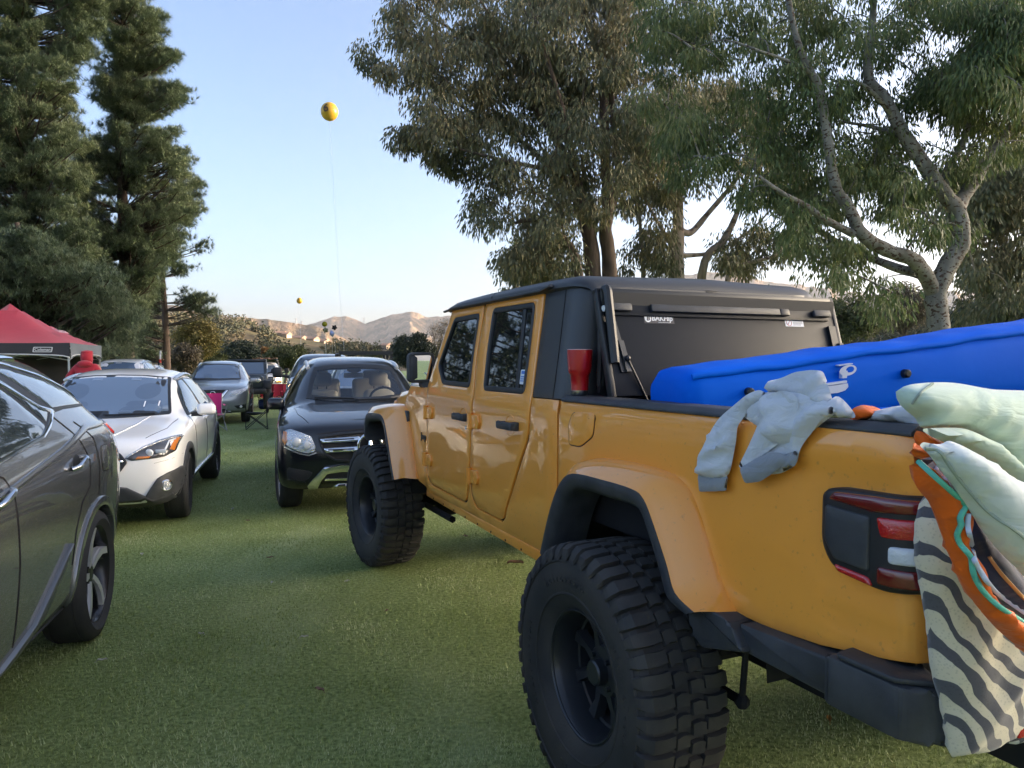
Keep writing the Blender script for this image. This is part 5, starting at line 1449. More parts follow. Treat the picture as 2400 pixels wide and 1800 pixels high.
    cb.lay('bumper_seam', strip([(.885, .66), (.80, .645), (.66, .605), (.50, .60)], .0025), 'front', SEAM, h=.003, bev=0, both=True)
    cb.lay('hood_seam', strip([(.60, .60), (.2, .70), (-.3, .735)], .0035), 'up', SEAM, h=.003, bev=0, both=True)
    cb.lay('hood_edge', strip([(-.52, .862), (-.3, .888), (0, .905), (.3, .888), (.52, .862), (.80, .90)], .006), 'front', SEAM, h=.003, bev=0)
    cb.lay('side_window', [(-.80, 1.12), (-1.95, 1.12), (-3.1, 1.17), (-3.0, 1.33), (-2.5, 1.47), (-1.9, 1.51), (-1.45, 1.49), (-1.1, 1.36)], 'side', CLEARG, h=.003, base=0, bev=0, r=.04, both=True)
    arch_ring(cb, 0, .36, .385, .425, BLACKCAR, .006); arch_ring(cb, -2.873, .36, .385, .425, BLACKCAR, .006)
    rm = road_wheel(.36, .235, .255, 'y5', ALLOY); wheels(t, rm, [(0, .80, 6), (0, -.80, 6), (-2.873, .80, 0), (-2.873, -.80, 0)], .36)
    mirrors(t, -.72, .82, 1.10, BLACKCAR, (.11, .19, .14))
    rails(t, [(-1.15, 1.52), (-1.35, 1.575), (-2.2, 1.60), (-2.9, 1.555), (-3.05, 1.52)], ALLOYM, .555, cb=cb)
    wiper(t, cb, .48, 1.145, -.05, 1.135); wiper(t, cb, -.05, 1.15, -.5, 1.165)
    b = B(); b.box((-1.5, 0, .34), (3.6, 1.3, .16), None, .03); b.make('underbody', DARKIN, t)
black_suv()

# ---------------------------------------------------------------- white crossover on the left, black lower cladding
WHITEP = paint('pearl_white_paint', (.80, .80, .80), rough=.35)
def white_crossover():
    t = thing('parked_car', 'white crossover with black cladding and round fog lamp, nearest white car', 'car', (-4.20, 7.51, 0), R(-74.5))
    P = dict(xs=[.84, .78, .64, .40, .08, -.22, -.40, -.52, -.80, -1.05, -1.25, -1.8, -2.3, -2.8, -3.15, -3.4, -3.55, -3.60],
             w=[(.84, .64), (.78, .77), (.64, .86), (.40, .895), (0, .905), (-1, .89), (-2.6, .905), (-3.2, .86), (-3.6, .70)],
             wt=[(.84, .54), (.64, .66), (.40, .70), (-.22, .72), (-.40, .715), (-1.10, .60), (-2, .61), (-2.8, .56), (-3.6, .58)],
             sill=[(.84, .30), (.6, .25), (0, .27), (-2.8, .28), (-3.6, .40)],
             belt=[(.84, .71), (.78, .79), (.64, .845), (.40, .885), (0, .925), (-.5, .95), (-1.5, .985), (-2.8, 1.03), (-3.6, .92)],
             top=[(.84, .80), (.78, .86), (.64, .905), (.40, .935), (.08, .985), (-.22, 1.015), (-.40, 1.035), (-.52, 1.09), (-.80, 1.255), (-1.05, 1.395), (-1.25, 1.475), (-1.8, 1.525), (-2.3, 1.515), (-2.8, 1.46), (-3.15, 1.30), (-3.4, 1.08), (-3.6, .94)],
             edge=[(.84, .79), (.78, .845), (.64, .88), (.40, .915), (.08, .965), (-.22, .99), (-.40, 1.00), (-.52, 1.05), (-.80, 1.21), (-1.05, 1.355), (-1.25, 1.435), (-1.8, 1.48), (-2.3, 1.465), (-2.8, 1.41), (-3.15, 1.26), (-3.4, 1.06), (-3.6, .93)],
             nose=[0, .05, .10, .09, .05, 0], tail=[0, .05, .08, .06, .03, 0])
    cb = CarBody(t, P, WHITEP, 3, [(0, .345, .375), (-2.665, .345, .375)])
    WS = [(-.655, 1.035), (-.60, 1.20), (-.535, 1.42), (-.28, 1.445), (0, 1.452), (.28, 1.445), (.535, 1.42), (.60, 1.20), (.655, 1.035), (.33, 1.02), (0, 1.015), (-.33, 1.02)]
    cb.lay('windshield_frit', WS, 'front', TRIMK, h=.003, base=-.02, bev=0, r=.03)
    ws = inset(WS if area2(WS) > 0 else WS[::-1], .028); w_ = cb.lay('windshield', ws, 'front', GREYGLASS, h=.006, base=-.0, bev=0, sp=.08)
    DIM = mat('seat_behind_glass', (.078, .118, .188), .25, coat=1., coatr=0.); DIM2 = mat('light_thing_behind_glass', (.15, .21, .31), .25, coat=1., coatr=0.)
    for s in (1, -1):
        q = [(s * .36 + .13 * math.cos(a), 1.27 + .085 * math.sin(a)) for a in [2 * math.pi * k / 16 for k in range(16)]]
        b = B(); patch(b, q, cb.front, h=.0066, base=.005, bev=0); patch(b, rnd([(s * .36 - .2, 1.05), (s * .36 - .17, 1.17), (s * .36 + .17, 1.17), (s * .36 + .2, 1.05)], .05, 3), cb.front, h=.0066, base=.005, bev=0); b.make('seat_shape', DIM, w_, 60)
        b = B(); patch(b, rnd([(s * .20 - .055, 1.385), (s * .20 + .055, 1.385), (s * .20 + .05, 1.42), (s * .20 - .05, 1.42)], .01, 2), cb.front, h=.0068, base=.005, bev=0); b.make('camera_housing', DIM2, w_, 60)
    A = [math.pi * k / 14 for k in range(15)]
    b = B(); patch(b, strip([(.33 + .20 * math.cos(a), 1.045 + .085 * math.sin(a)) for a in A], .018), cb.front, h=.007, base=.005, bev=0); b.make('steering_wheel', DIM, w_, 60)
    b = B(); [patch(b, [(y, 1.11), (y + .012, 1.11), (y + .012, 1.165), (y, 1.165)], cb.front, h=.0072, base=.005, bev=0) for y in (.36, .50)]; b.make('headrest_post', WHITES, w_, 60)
    # headlamp: dark housing, chrome projector, bright edge, amber ends
    HL = [(.47, .722), (.52, .700), (.66, .706), (.78, .716), (.852, .752), (.872, .868), (.80, .872), (.70, .845), (.60, .805), (.52, .762)]
    cb.lay('headlight', HL, 'front', mat('headlight_housing', (.05, .05, .055), .12, coat=1.), h=.008, r=.012, both=True)
    cb.lay('headlight_rim', strip([(.47, .722), (.53, .765), (.62, .812), (.72, .850), (.80, .868), (.86, .868)], .014), 'front', LAMPG, h=.014, base=0, bev=.003, both=True)
    for s in (1, -1):
        p, n_ = cb.front(s * .66, .762); b = B(); b.sphere(p + n_ * .004, .036, 14, scale=(.4, 1, 1)); b.box(p + Vector((.0, s * .10, .012)), (.012, .09, .035), None, .004); b.make('headlight_lens', WHITEL, t, 60)
        b = B(); patch(b, [(s * y, z) for y, z in [(.838, .760), (.860, .858), (.832, .858), (.808, .775)]], cb.front, h=.013, base=0, bev=.003); b.make('side_marker', AMBER, t)
        b = B(); patch(b, [(s * y, z) for y, z in [(.55, .712), (.66, .716), (.67, .732), (.57, .735)]], cb.front, h=.012, base=0, bev=.002); b.make('turn_lens', AMBER, t)
        b = B(); patch(b, strip([(s * .765, .735), (s * .795, .842), (s * .835, .852)], .013), cb.front, h=.015, base=0, bev=.002); b.make('running_light', WHITEL, t)
    Gq = [(-.40, .76), (-.30, .80), (.30, .80), (.40, .76), (.455, .69), (.40, .61), (.30, .585), (-.30, .585), (-.40, .61), (-.455, .69)]
    g = cb.lay('grille', Gq, 'front', MESH, h=.006, r=.02)
    cb.lay('grille_surround', [(y * 1.08, (z - .69) * 1.12 + .69) for y, z in Gq], 'front', TRIMK, h=.03, r=.02, holes=[Gq[::-1]], bev=.01)
    cb.lay('grille_wing', [(.455, .705), (.22, .725), (-.22, .725), (-.455, .705), (-.455, .685), (-.22, .70), (.22, .70), (.455, .685)], 'front', CHROME, h=.030, bev=.005)
    p, n_ = cb.front(0, .71); b = B(); b.sphere(p + Vector((.02, 0, 0)), .07, 18, scale=(.3, 1, .55)); b.make('oval_emblem', BLUES, t, 60)
    # lower black bumper, fog pods
    cb.lay('lower_bumper', [(-.82, .37), (-.68, .335), (-.48, .46), (-.40, .475), (.40, .475), (.48, .46), (.68, .335), (.82, .37), (.83, .30), (.60, .265), (-.60, .265), (-.83, .30)], 'front', BLACKP, h=.028, r=.012, bev=.01)
    cb.lay('fog_pod', [(.885, .592), (.80, .565), (.725, .525), (.665, .43), (.615, .345), (.64, .325), (.84, .34), (.89, .42)], 'front', BLACKP, h=.022, r=.015, bev=.008, both=True)
    for s in (1, -1):
        p, n_ = cb.front(s * .775, .455); nn = (Vector((1, s * .1, 0)) + n_ * .6).normalized(); M = nn.to_track_quat('X', 'Z').to_matrix().to_4x4(); M.translation = p + n_ * .026
        b = B(); b.lathe([(.042, .004), (.046, .014), (.052, .012), (.054, 0)], (0, 0, 0), 'x', 24); me = b.make('fog_lamp', CHROME, t, 50); me.data.transform(M)
        b = B(); b.lathe([(0, .012), (.03, .010), (.042, .004)], (0, 0, 0), 'x', 24); ml = b.make('fog_lens', LAMPG, t, 50); ml.data.transform(M)
    cb.lay('bumper_seam', strip([(.885, .70), (.84, .69), (.70, .665)], .0022), 'front', SEAM, h=.003, bev=0, both=True)
    cb.lay('hood_seam', strip([(.62, .60), (.2, .72), (-.38, .735)], .0028), 'up', SEAM, h=.003, bev=0, both=True)
    cb.lay('hood_crease', strip([(.60, .30), (.1, .42), (-.36, .46)], .02), 'up', WHITEP, h=.006, base=0, bev=.005, both=True)
    # side: windows, door seams, cladding, handles
    cb.lay('window_surround', [(-.62, 1.005), (-1.5, 1.015), (-2.55, 1.06), (-2.95, 1.12), (-2.7, 1.29), (-2.2, 1.385), (-1.7, 1.41), (-1.3, 1.385), (-1.0, 1.255)], 'side', TRIMK, h=.003, r=.03, both=True)
    cb.lay('side_window', [(-.74, 1.025), (-1.52, 1.035), (-1.50, 1.385), (-1.3, 1.37), (-1.02, 1.245)], 'side', CARGLASS, h=.006, r=.02, both=True)
    cb.lay('side_window', [(-1.60, 1.035), (-2.38, 1.065), (-2.42, 1.31), (-2.2, 1.365), (-1.7, 1.392), (-1.58, 1.388)], 'side', CARGLASS, h=.006, r=.02, both=True)
    for x0, x1 in ((-.60, -.64), (-1.56, -1.58), (-2.35, -2.50)): cb.lay('door_seam', strip([(x0, .42), (x0 - .01, .7), (x1, 1.0)], .006), 'side', SEAM, h=.003, bev=0, both=True)
    for x in (-1.42, -2.32): cb.lay('door_handle', [(x, .905), (x - .17, .91), (x - .17, .94), (x, .935)], 'side', WHITEP, h=.03, base=0, bev=.01, r=.01, both=True)
    cb.lay('sill_cladding', [(-.33, .30), (-2.33, .30), (-2.33, .375), (-.33, .375)], 'side', BLACKP, h=.012, both=True)
    cb.lay('sill_trim', strip([(-.42, .385), (-2.25, .40)], .02), 'side', SILVERT, h=.018, base=0, bev=.004, both=True)
    arch_ring(cb, 0, .345, .365, .435, BLACKP, .016, -5, 188); arch_ring(cb, -2.665, .345, .365, .435, BLACKP, .016, -5, 188)
    rm = road_wheel(.345, .225, .235, 'y5', mat('dark_alloy', (.03, .03, .033), .3, coat=.5), ALLOYM); wheels(t, rm, [(0, .785, 4), (0, -.785, 4), (-2.665, .785, 0), (-2.665, -.785, 0)], .345)
    mirrors(t, -.62, .87, 1.075, WHITEP, (.12, .20, .125))
    b = B(); b.box((-1.4, 0, .33), (3.4, 1.2, .16), None, .03); b.make('underbody', DARKIN, t)
    rails(t, [(-1.2, 0), (-2.8, 0)], SILVERT, .565, cb=cb)
    wiper(t, cb, .50, 1.035, .02, 1.03); wiper(t, cb, -.02, 1.04, -.5, 1.05)
white_crossover()

# ---------------------------------------------------------------- dark grey crossover at the left edge
GREYP = paint('dark_grey_metallic', (.20, .205, .212), metal=.6, rough=.26)
def grey_suv():
    t = thing('parked_car', 'dark grey metallic crossover cut by the left edge, nearest car on the left', 'car', (-2.567, 1.412, 0), R(-74.6))
    P = dict(xs=[.92, .86, .72, .45, .1, -.25, -.45, -.6, -.9, -1.2, -1.5, -2.0, -2.4, -2.75, -3.0, -3.2, -3.42, -3.6, -3.74, -3.82],
             w=[(.92, .66), (.86, .80), (.72, .89), (.45, .94), (0, .945), (-1, .925), (-2.0, .928), (-2.5, .945), (-2.9, .955), (-3.3, .94), (-3.6, .885), (-3.75, .82), (-3.82, .74)],
             wt=[(.92, .58), (.72, .70), (.45, .74), (-.25, .74), (-.5, .72), (-1.2, .63), (-2, .645), (-2.75, .61), (-3.2, .575), (-3.6, .60), (-3.82, .56)],
             sill=[(.92, .34), (.7, .27), (0, .27), (-2.4, .285), (-3.2, .34), (-3.82, .50)],
             belt=[(.92, .74), (.72, .92), (.45, .98), (0, 1.04), (-.5, 1.08), (-1.5, 1.135), (-2.1, 1.195), (-2.3, 1.245), (-2.6, 1.285), (-3.0, 1.275), (-3.4, 1.225), (-3.82, 1.05)],
             top=[(.92, .86), (.72, 1.0), (.45, 1.06), (.1, 1.13), (-.25, 1.17), (-.45, 1.20), (-.6, 1.27), (-.9, 1.45), (-1.2, 1.61), (-1.5, 1.675), (-2.0, 1.70), (-2.4, 1.69), (-2.75, 1.67), (-3.0, 1.645), (-3.2, 1.60), (-3.42, 1.47), (-3.6, 1.32), (-3.74, 1.20), (-3.82, 1.10)],
             edge=[(.92, .85), (.72, .98), (.45, 1.03), (.1, 1.10), (-.25, 1.14), (-.45, 1.16), (-.6, 1.22), (-.9, 1.40), (-1.2, 1.565), (-1.5, 1.635), (-2.0, 1.655), (-2.4, 1.645), (-2.75, 1.62), (-3.0, 1.59), (-3.2, 1.545), (-3.42, 1.42), (-3.6, 1.28), (-3.74, 1.17), (-3.82, 1.08)],
             sh=[(0, .955), (-2.2, .955), (-2.6, .90), (-3.4, .88)],
             nose=[0, .05, .10, .08, .05, 0], tail=[0, .05, .09, .06, .03, 0], mid=.60)
    cb = CarBody(t, P, GREYP, 3, [(0, .375, .405), (-2.79, .375, .405)])
    # glazing: rear door window, small quarter light, floating rear side glass, chrome trims
    cb.lay('window_surround', [(-.75, 1.13), (-1.5, 1.175), (-2.10, 1.235), (-2.27, 1.29), (-2.36, 1.335), (-2.60, 1.345), (-3.30, 1.332), (-3.36, 1.35), (-3.10, 1.43), (-2.7, 1.525), (-2.3, 1.590), (-1.9, 1.615), (-1.5, 1.60), (-1.15, 1.46)], 'side', TRIMK, h=.002, r=.02, both=True)
    cb.lay('side_window', [(-.82, 1.15), (-1.34, 1.185), (-1.34, 1.575), (-1.18, 1.45)], 'side', CARGLASS, h=.005, r=.02, both=True)
    cb.lay('side_window', [(-1.42, 1.19), (-1.75, 1.205), (-2.08, 1.245), (-2.20, 1.285), (-2.02, 1.46), (-1.90, 1.575), (-1.42, 1.582)], 'side', CARGLASS, h=.005, r=.02, both=True)
    cb.lay('quarter_window', [(-2.235, 1.300), (-2.34, 1.345), (-2.00, 1.565), (-1.955, 1.57), (-2.06, 1.46)], 'side', CARGLASS, h=.005, r=.008, both=True)
    cb.lay('rear_side_glass', [(-2.44, 1.362), (-2.70, 1.36), (-3.28, 1.345), (-3.08, 1.41), (-2.7, 1.505), (-2.3, 1.568), (-2.10, 1.58)], 'side', mat('rear_dark_glass', (.05, .07, .09), .02, spec=1., coat=1., coatr=0.), h=.005, r=.015, both=True)
    cb.lay('window_chrome', strip([(-.75, 1.14), (-1.5, 1.182), (-2.10, 1.242), (-2.25, 1.285), (-2.40, 1.345)], .020), 'side', CHROME, h=.010, base=0, bev=.004, both=True)
    cb.lay('window_chrome', strip([(-1.2, 1.50), (-1.5, 1.605), (-1.9, 1.622), (-2.3, 1.598), (-2.7, 1.535), (-3.10, 1.44), (-3.34, 1.365), (-3.42, 1.36)], .018), 'side', CHROME, h=.010, base=0, bev=.004, both=True)
    cb.lay('pillar_chrome', strip([(-1.86, 1.60), (-2.05, 1.49), (-2.28, 1.375), (-2.42, 1.345)], .018), 'side', CHROME, h=.010, base=0, bev=.004, both=True)
    # doors
    for P_ in ([(-1.40, 1.17), (-1.52, 1.125), (-1.57, 1.03), (-1.585, .75), (-1.55, .40)], [(-2.36, 1.33), (-2.50, 1.20), (-2.62, 1.06), (-2.60, .92), (-2.46, .85), (-2.36, .72), (-2.31, .55)], [(-2.60, 1.275), (-2.75, 1.17), (-2.80, 1.0), (-2.76, .84)], [(-.58, 1.10), (-.60, .9), (-.52, .45)]):
        cb.lay('door_seam', strip(P_, .006), 'side', SEAM, h=.003, bev=0, both=True)
    for x, z in ((-2.40, 1.075), (-1.43, 1.055)):
        cb.lay('handle_bowl', [(x + .055 * math.cos(a), z + .042 * math.sin(a)) for a in [2 * math.pi * k / 18 for k in range(18)]], 'side', TRIMK, h=.002, bev=0, sp=.03, both=True)
        for s in (1, -1):
            p0, n0 = cb.side(s)(x + .10, z - .025); p1, n1 = cb.side(s)(x + .01, z - .002); p2, n2 = cb.side(s)(x - .085, z + .018)
            b = B(); b.tube(smooth_path([p0 + n0 * .004, p0.lerp(p1, .3) + n1 * .03, p1 + n1 * .036, p1.lerp(p2, .7) + n1 * .032, p2 + n2 * .004], 4), .016, 8, flat=.8); b.make('door_handle', CHROME, t, 60)
    fd = rnd([(-2.86, 1.115), (-3.00, 1.11), (-3.03, 1.02), (-3.00, .95), (-2.86, .96), (-2.84, 1.04)], .03, 4)
    cb.lay('fuel_door_gap', fd, 'left', SEAM, h=.003, bev=0); cb.lay('fuel_door', inset(fd if area2(fd) > 0 else fd[::-1], .005), 'left', GREYP, h=.004, base=0, bev=.0015)
    # sculpted character lines and bright sill blade
    cb.lay('shoulder_crease', strip([(-1.0, 1.04), (-1.6, 1.075), (-2.2, 1.15), (-2.7, 1.235), (-3.3, 1.225), (-3.6, 1.17)], [.02, .03, .036, .036, .03, .02]), 'side', GREYP, h=.012, base=-.01, bev=.010, both=True)
    cb.lay('sill_blade', [(-.5, .325), (-1.4, .345), (-1.78, .42), (-2.26, .675), (-2.17, .585), (-1.9, .42), (-1.5, .315), (-.5, .30)], 'side', mat('satin_grey_blade', (.20, .205, .21), .3, metal=.7), h=.022, base=-.01, bev=.008, both=True)
    cb.lay('sill_cladding', [(-.40, .235), (-2.36, .26), (-2.36, .315), (-.40, .295)], 'side', BLACKP, h=.010, both=True)
    arch_ring(cb, 0, .375, .395, .450, GREYP, .014, -2, 186); arch_ring(cb, -2.79, .375, .395, .450, GREYP, .014, -20, 186)
    cb.lay('mud_flap', [(-3.16, .30), (-3.24, .30), (-3.26, .50), (-3.22, .62), (-3.17, .50)], 'side', TRIMK, h=.012, both=True)
    # tail lamp, rear glass, spoiler
    cb.lay('tail_lamp', [(-3.50, 1.185), (-3.62, 1.205), (-3.76, 1.17), (-3.80, 1.08), (-3.68, 1.07), (-3.56, 1.11)], 'side', REDL, h=.034, bev=.008, r=.015, both=True)
    cb.lay('tail_lamp_rim', strip([(-3.47, 1.19), (-3.60, 1.215), (-3.70, 1.205)], .014), 'side', LAMPG, h=.024, base=0, both=True)
    cb.lay('rear_glass', [(-.52, 1.28), (-.48, 1.50), (.48, 1.50), (.52, 1.28)], 'back', CARGLASS, h=.004, r=.04)
    rails(t, [(-1.4, 0), (-2.62, 0)], CHROME, .60, cb=cb)
    WS = [(-.66, 1.19), (-.62, 1.35), (-.57, 1.54), (0, 1.575), (.57, 1.54), (.62, 1.35), (.66, 1.19), (0, 1.17)]
    cb.lay('windshield', WS, 'front', GREYGLASS, h=.004, r=.03)
    cb.lay('headlight', [(.50, .80), (.62, .77), (.86, .90), (.86, .97), (.70, .92)], 'front', LAMPG, h=.006, r=.02, both=True)
    cb.lay('grille', [(-.30, .92), (.30, .92), (.20, .70), (.42, .36), (-.42, .36), (-.20, .70)], 'front', MESH, h=.01, r=.02)
    rm = road_wheel(.375, .235, .275, 'five_pair', mat('dark_gloss_alloy', (.035, .036, .04), .25, metal=.6), ALLOYM); wheels(t, rm, [(-2.79, .822, 0), (-2.79, -.822, 0), (0, .82, 0), (0, -.82, 0)], .375)
    mirrors(t, -.70, .82, 1.17, GREYP, (.12, .20, .14))
    b = B(); b.box((-1.4, 0, .36), (3.7, 1.2, .16), None, .03); b.make('underbody', DARKIN, t)
    b = B(); b.box((-2.79, 0, .375), (.4, 1.2, .3)); b.make('rear_axle', DARKIN, t)
grey_suv()

# ---------------------------------------------------------------- silver crossover with V grille farther back
SILVERP = paint('silver_paint', (.36, .375, .39), metal=.6, rough=.3)
def v_suv():
    t = thing('parked_car', 'silver crossover with chrome V grille behind the pink camp chair', 'car', (-8.38, 21.24, gz(21.2)), R(-73)); t.scale = (1, 1, 1.06)
    P = dict(xs=[.86, .80, .66, .40, .05, -.25, -.45, -.58, -.88, -1.15, -1.4, -2.0, -2.5, -3.0, -3.4, -3.65, -3.80],
             w=[(.86, .64), (.80, .78), (.66, .88), (.40, .915), (0, .92), (-2.6, .92), (-3.4, .88), (-3.8, .72)],
             wt=[(.86, .58), (.66, .70), (.40, .73), (-.25, .73), (-.45, .72), (-1.15, .60), (-2, .61), (-3.0, .57), (-3.8, .6)],
             sill=[(.86, .36), (.6, .27), (0, .28), (-3, .29), (-3.8, .44)],
             belt=[(.86, .76), (.80, .86), (.66, .94), (.40, .985), (0, 1.02), (-.5, 1.05), (-1.5, 1.06), (-3, 1.12), (-3.8, 1.0)],
             top=[(.86, .88), (.80, .95), (.66, 1.0), (.40, 1.04), (.05, 1.09), (-.25, 1.125), (-.45, 1.145), (-.58, 1.20), (-.88, 1.38), (-1.15, 1.53), (-1.4, 1.615), (-2.0, 1.655), (-2.5, 1.645), (-3.0, 1.60), (-3.4, 1.45), (-3.65, 1.2), (-3.8, 1.05)],
             edge=[(.86, .87), (.80, .935), (.66, .98), (.40, 1.015), (.05, 1.06), (-.25, 1.09), (-.45, 1.105), (-.58, 1.15), (-.88, 1.33), (-1.15, 1.49), (-1.4, 1.57), (-2.0, 1.605), (-2.5, 1.59), (-3.0, 1.54), (-3.4, 1.40), (-3.65, 1.17), (-3.8, 1.04)],
             nose=[0, .06, .11, .09, .04, 0], tail=[0, .05, .08, .06, .03, 0])
    cb = CarBody(t, P, SILVERP, 2, [(0, .36, .39), (-2.705, .36, .39)])
    WS = [(-.655, 1.13), (-.60, 1.34), (-.545, 1.535), (0, 1.565), (.545, 1.535), (.60, 1.34), (.655, 1.13), (0, 1.115)]
    cb.lay('windshield_frit', WS, 'front', TRIMK, h=.003, bev=0, r=.03); cb.lay('windshield', inset(WS if area2(WS) > 0 else WS[::-1], .03), 'front', GREYGLASS, h=.006, base=0, bev=0, sp=.1)
    cb.lay('grille', [(-.42, .90), (.42, .90), (.20, .63), (-.20, .63)], 'front', MESH, h=.006, r=.03)
    cb.lay('grille_vee', [(.33, .885), (.395, .885), (.175, .615), (0, .60), (0, .675), (.105, .685)], 'front', CHROME, h=.03, base=0, bev=.012, both=True)
    p, n_ = cb.front(0, .79); b = B(); b.tube([p + Vector((.03, .07 * math.cos(a), .07 * math.sin(a))) for a in [2 * math.pi * k / 20 for k in range(21)]], .012, 6, cap=False); b.box(p + Vector((.035, 0, 0)), (.012, .17, .03), None, .004); b.make('round_emblem', CHROME, t, 50)
    cb.lay('headlight', [(.40, .74), (.45, .86), (.62, .895), (.845, .935), (.845, .875), (.70, .785), (.46, .72)], 'front', LAMPG, h=.006, r=.015, both=True)
    cb.lay('headlight_rim', strip([(.41, .735), (.56, .75), (.70, .79), (.84, .88)], .016), 'front', WHITEL, h=.012, base=0, both=True)
    cb.lay('fog_pod', [(.53, .485), (.80, .515), (.81, .41), (.62, .405)], 'front', TRIMK, h=.012, r=.02, both=True)
    for s in (1, -1): p, n_ = cb.front(s * .70, .46); b = B(); b.sphere(p + n_ * .012, .035, 12, scale=(.4, 1.3, 1)); b.make('fog_lamp', WHITEL, t, 60)
    cb.lay('lower_intake', [(-.30, .41), (.30, .41), (.47, .30), (-.47, .30)], 'front', MESH, h=.01, r=.02)
    cb.lay('skid_trim', [(-.45, .262), (-.12, .235), (.12, .235), (.45, .262), (.45, .29), (-.45, .29)], 'front', SILVERT, h=.02, r=.01)
    cb.lay('number_plate', [(-.155, .54), (.155, .54), (.155, .46), (-.155, .46)], 'front', PLATEW, h=.02, r=.01)
    cb.lay('side_window', [(-.80, 1.09), (-1.6, 1.11), (-3.1, 1.17), (-3.0, 1.36), (-2.4, 1.50), (-1.8, 1.53), (-1.45, 1.50), (-1.05, 1.33)], 'side', CARGLASS, h=.004, r=.04, both=True)
    for x0, x1 in ((-.62, -.66), (-1.55, -1.57)): cb.lay('door_seam', strip([(x0, .42), (x0, .7), (x1, 1.05)], .008), 'side', SEAM, h=.003, bev=0, both=True)
    cb.lay('sill_cladding', [(-.35, .30), (-2.35, .30), (-2.35, .38), (-.35, .38)], 'side', BLACKP, h=.012, both=True)
    arch_ring(cb, 0, .36, .375, .425, BLACKP, .012); arch_ring(cb, -2.705, .36, .375, .425, BLACKP, .012)
    rm = road_wheel(.36, .23, .24, 'ten', ALLOY); wheels(t, rm, [(0, .79, 5), (0, -.79, 5), (-2.705, .79, 0), (-2.705, -.79, 0)], .36)
    mirrors(t, -.68, .88, 1.10, SILVERP, (.11, .2, .13)); rails(t, [(-1.2, 1.53), (-1.4, 1.60), (-2.2, 1.62), (-2.9, 1.57), (-3.05, 1.53)], SILVERT, .56, cb=cb)
    b = B(); b.box((-1.4, 0, .36), (3.6, 1.2, .16), None, .03); b.make('underbody', DARKIN, t)
v_suv()
# ---------------------------------------------------------------- farther cars
SUVP = dict(xs=[.86, .80, .66, .40, .05, -.25, -.45, -.58, -.88, -1.15, -1.4, -2.0, -2.5, -3.0, -3.4, -3.65, -3.80],
    w=[(.86, .64), (.80, .78), (.66, .88), (.40, .915), (0, .92), (-2.6, .92), (-3.4, .88), (-3.8, .72)], wt=[(.86, .58), (.66, .70), (.40, .73), (-.25, .73), (-.45, .72), (-1.15, .60), (-2, .62), (-3.0, .58), (-3.8, .6)],
    sill=[(.86, .36), (.6, .27), (0, .28), (-3, .29), (-3.8, .44)], belt=[(.86, .76), (.80, .86), (.66, .94), (.40, .985), (0, 1.02), (-.5, 1.05), (-1.5, 1.06), (-3, 1.12), (-3.8, 1.0)],
    top=[(.86, .88), (.80, .95), (.66, 1.0), (.40, 1.04), (.05, 1.09), (-.25, 1.125), (-.45, 1.145), (-.58, 1.20), (-.88, 1.38), (-1.15, 1.55), (-1.4, 1.64), (-2.0, 1.69), (-2.5, 1.69), (-3.0, 1.66), (-3.4, 1.52), (-3.65, 1.25), (-3.8, 1.05)],
    edge=[(.86, .87), (.80, .935), (.66, .98), (.40, 1.015), (.05, 1.06), (-.25, 1.09), (-.45, 1.105), (-.58, 1.15), (-.88, 1.33), (-1.15, 1.51), (-1.4, 1.60), (-2.0, 1.645), (-2.5, 1.64), (-3.0, 1.60), (-3.4, 1.47), (-3.65, 1.22), (-3.8, 1.04)],
    nose=[0, .06, .11, .09, .04, 0], tail=[0, .05, .08, .06, .03, 0])
def plain_suv(label, x, y, deg, m, dz=0.):
    t = thing('parked_car', label, 'car', (x, y, gz(y) + dz), R(deg))
    cb = CarBody(t, SUVP, m, 2, [(0, .36, .39), (-2.705, .36, .39)])
    WS = [(-.655, 1.13), (-.60, 1.34), (-.545, 1.55), (0, 1.59), (.545, 1.55), (.60, 1.34), (.655, 1.13), (0, 1.115)]
    cb.lay('windshield', WS, 'front', GREYGLASS, h=.004, bev=0, r=.03, sp=.1)
    cb.lay('grille', [(-.40, .86), (.40, .86), (.34, .66), (-.34, .66)], 'front', MESH, h=.006, r=.03)
    cb.lay('headlight', [(.42, .76), (.46, .86), (.845, .93), (.845, .85), (.70, .77)], 'front', LAMPG, h=.006, r=.02, both=True)
    cb.lay('lower_intake', [(-.5, .48), (.5, .48), (.55, .32), (-.55, .32)], 'front', MESH, h=.01, r=.02)
    cb.lay('side_window', [(-.80, 1.09), (-1.50, 1.11), (-1.52, 1.54), (-1.35, 1.50), (-1.05, 1.34)], 'side', CARGLASS, h=.004, r=.03, both=True)
    cb.lay('side_window', [(-1.60, 1.11), (-2.42, 1.13), (-2.46, 1.55), (-1.9, 1.57), (-1.60, 1.56)], 'side', CARGLASS, h=.004, r=.03, both=True)
    cb.lay('side_window', [(-2.54, 1.135), (-3.2, 1.18), (-3.05, 1.42), (-2.58, 1.55)], 'side', CARGLASS, h=.004, r=.03, both=True)
    rm = road_wheel(.36, .23, .24, 'ten', ALLOY); wheels(t, rm, [(0, .79, 0), (0, -.79, 0), (-2.705, .79, 0), (-2.705, -.79, 0)], .36)
    mirrors(t, -.68, .86, 1.12, m, (.11, .19, .14)); rails(t, [(-1.25, 1.57), (-1.45, 1.635), (-2.2, 1.665), (-2.9, 1.625), (-3.05, 1.58)], SILVERT, .57, cb=cb)
    b = B(); b.box((-1.4, 0, .36), (3.6, 1.2, .16), None, .03); b.make('underbody', DARKIN, t)
    return t, cb
t, _ = plain_suv('grey car with black roof rack behind the black crossover', -2.83, 15.2, -74, SILVERP, .02)
b = B()
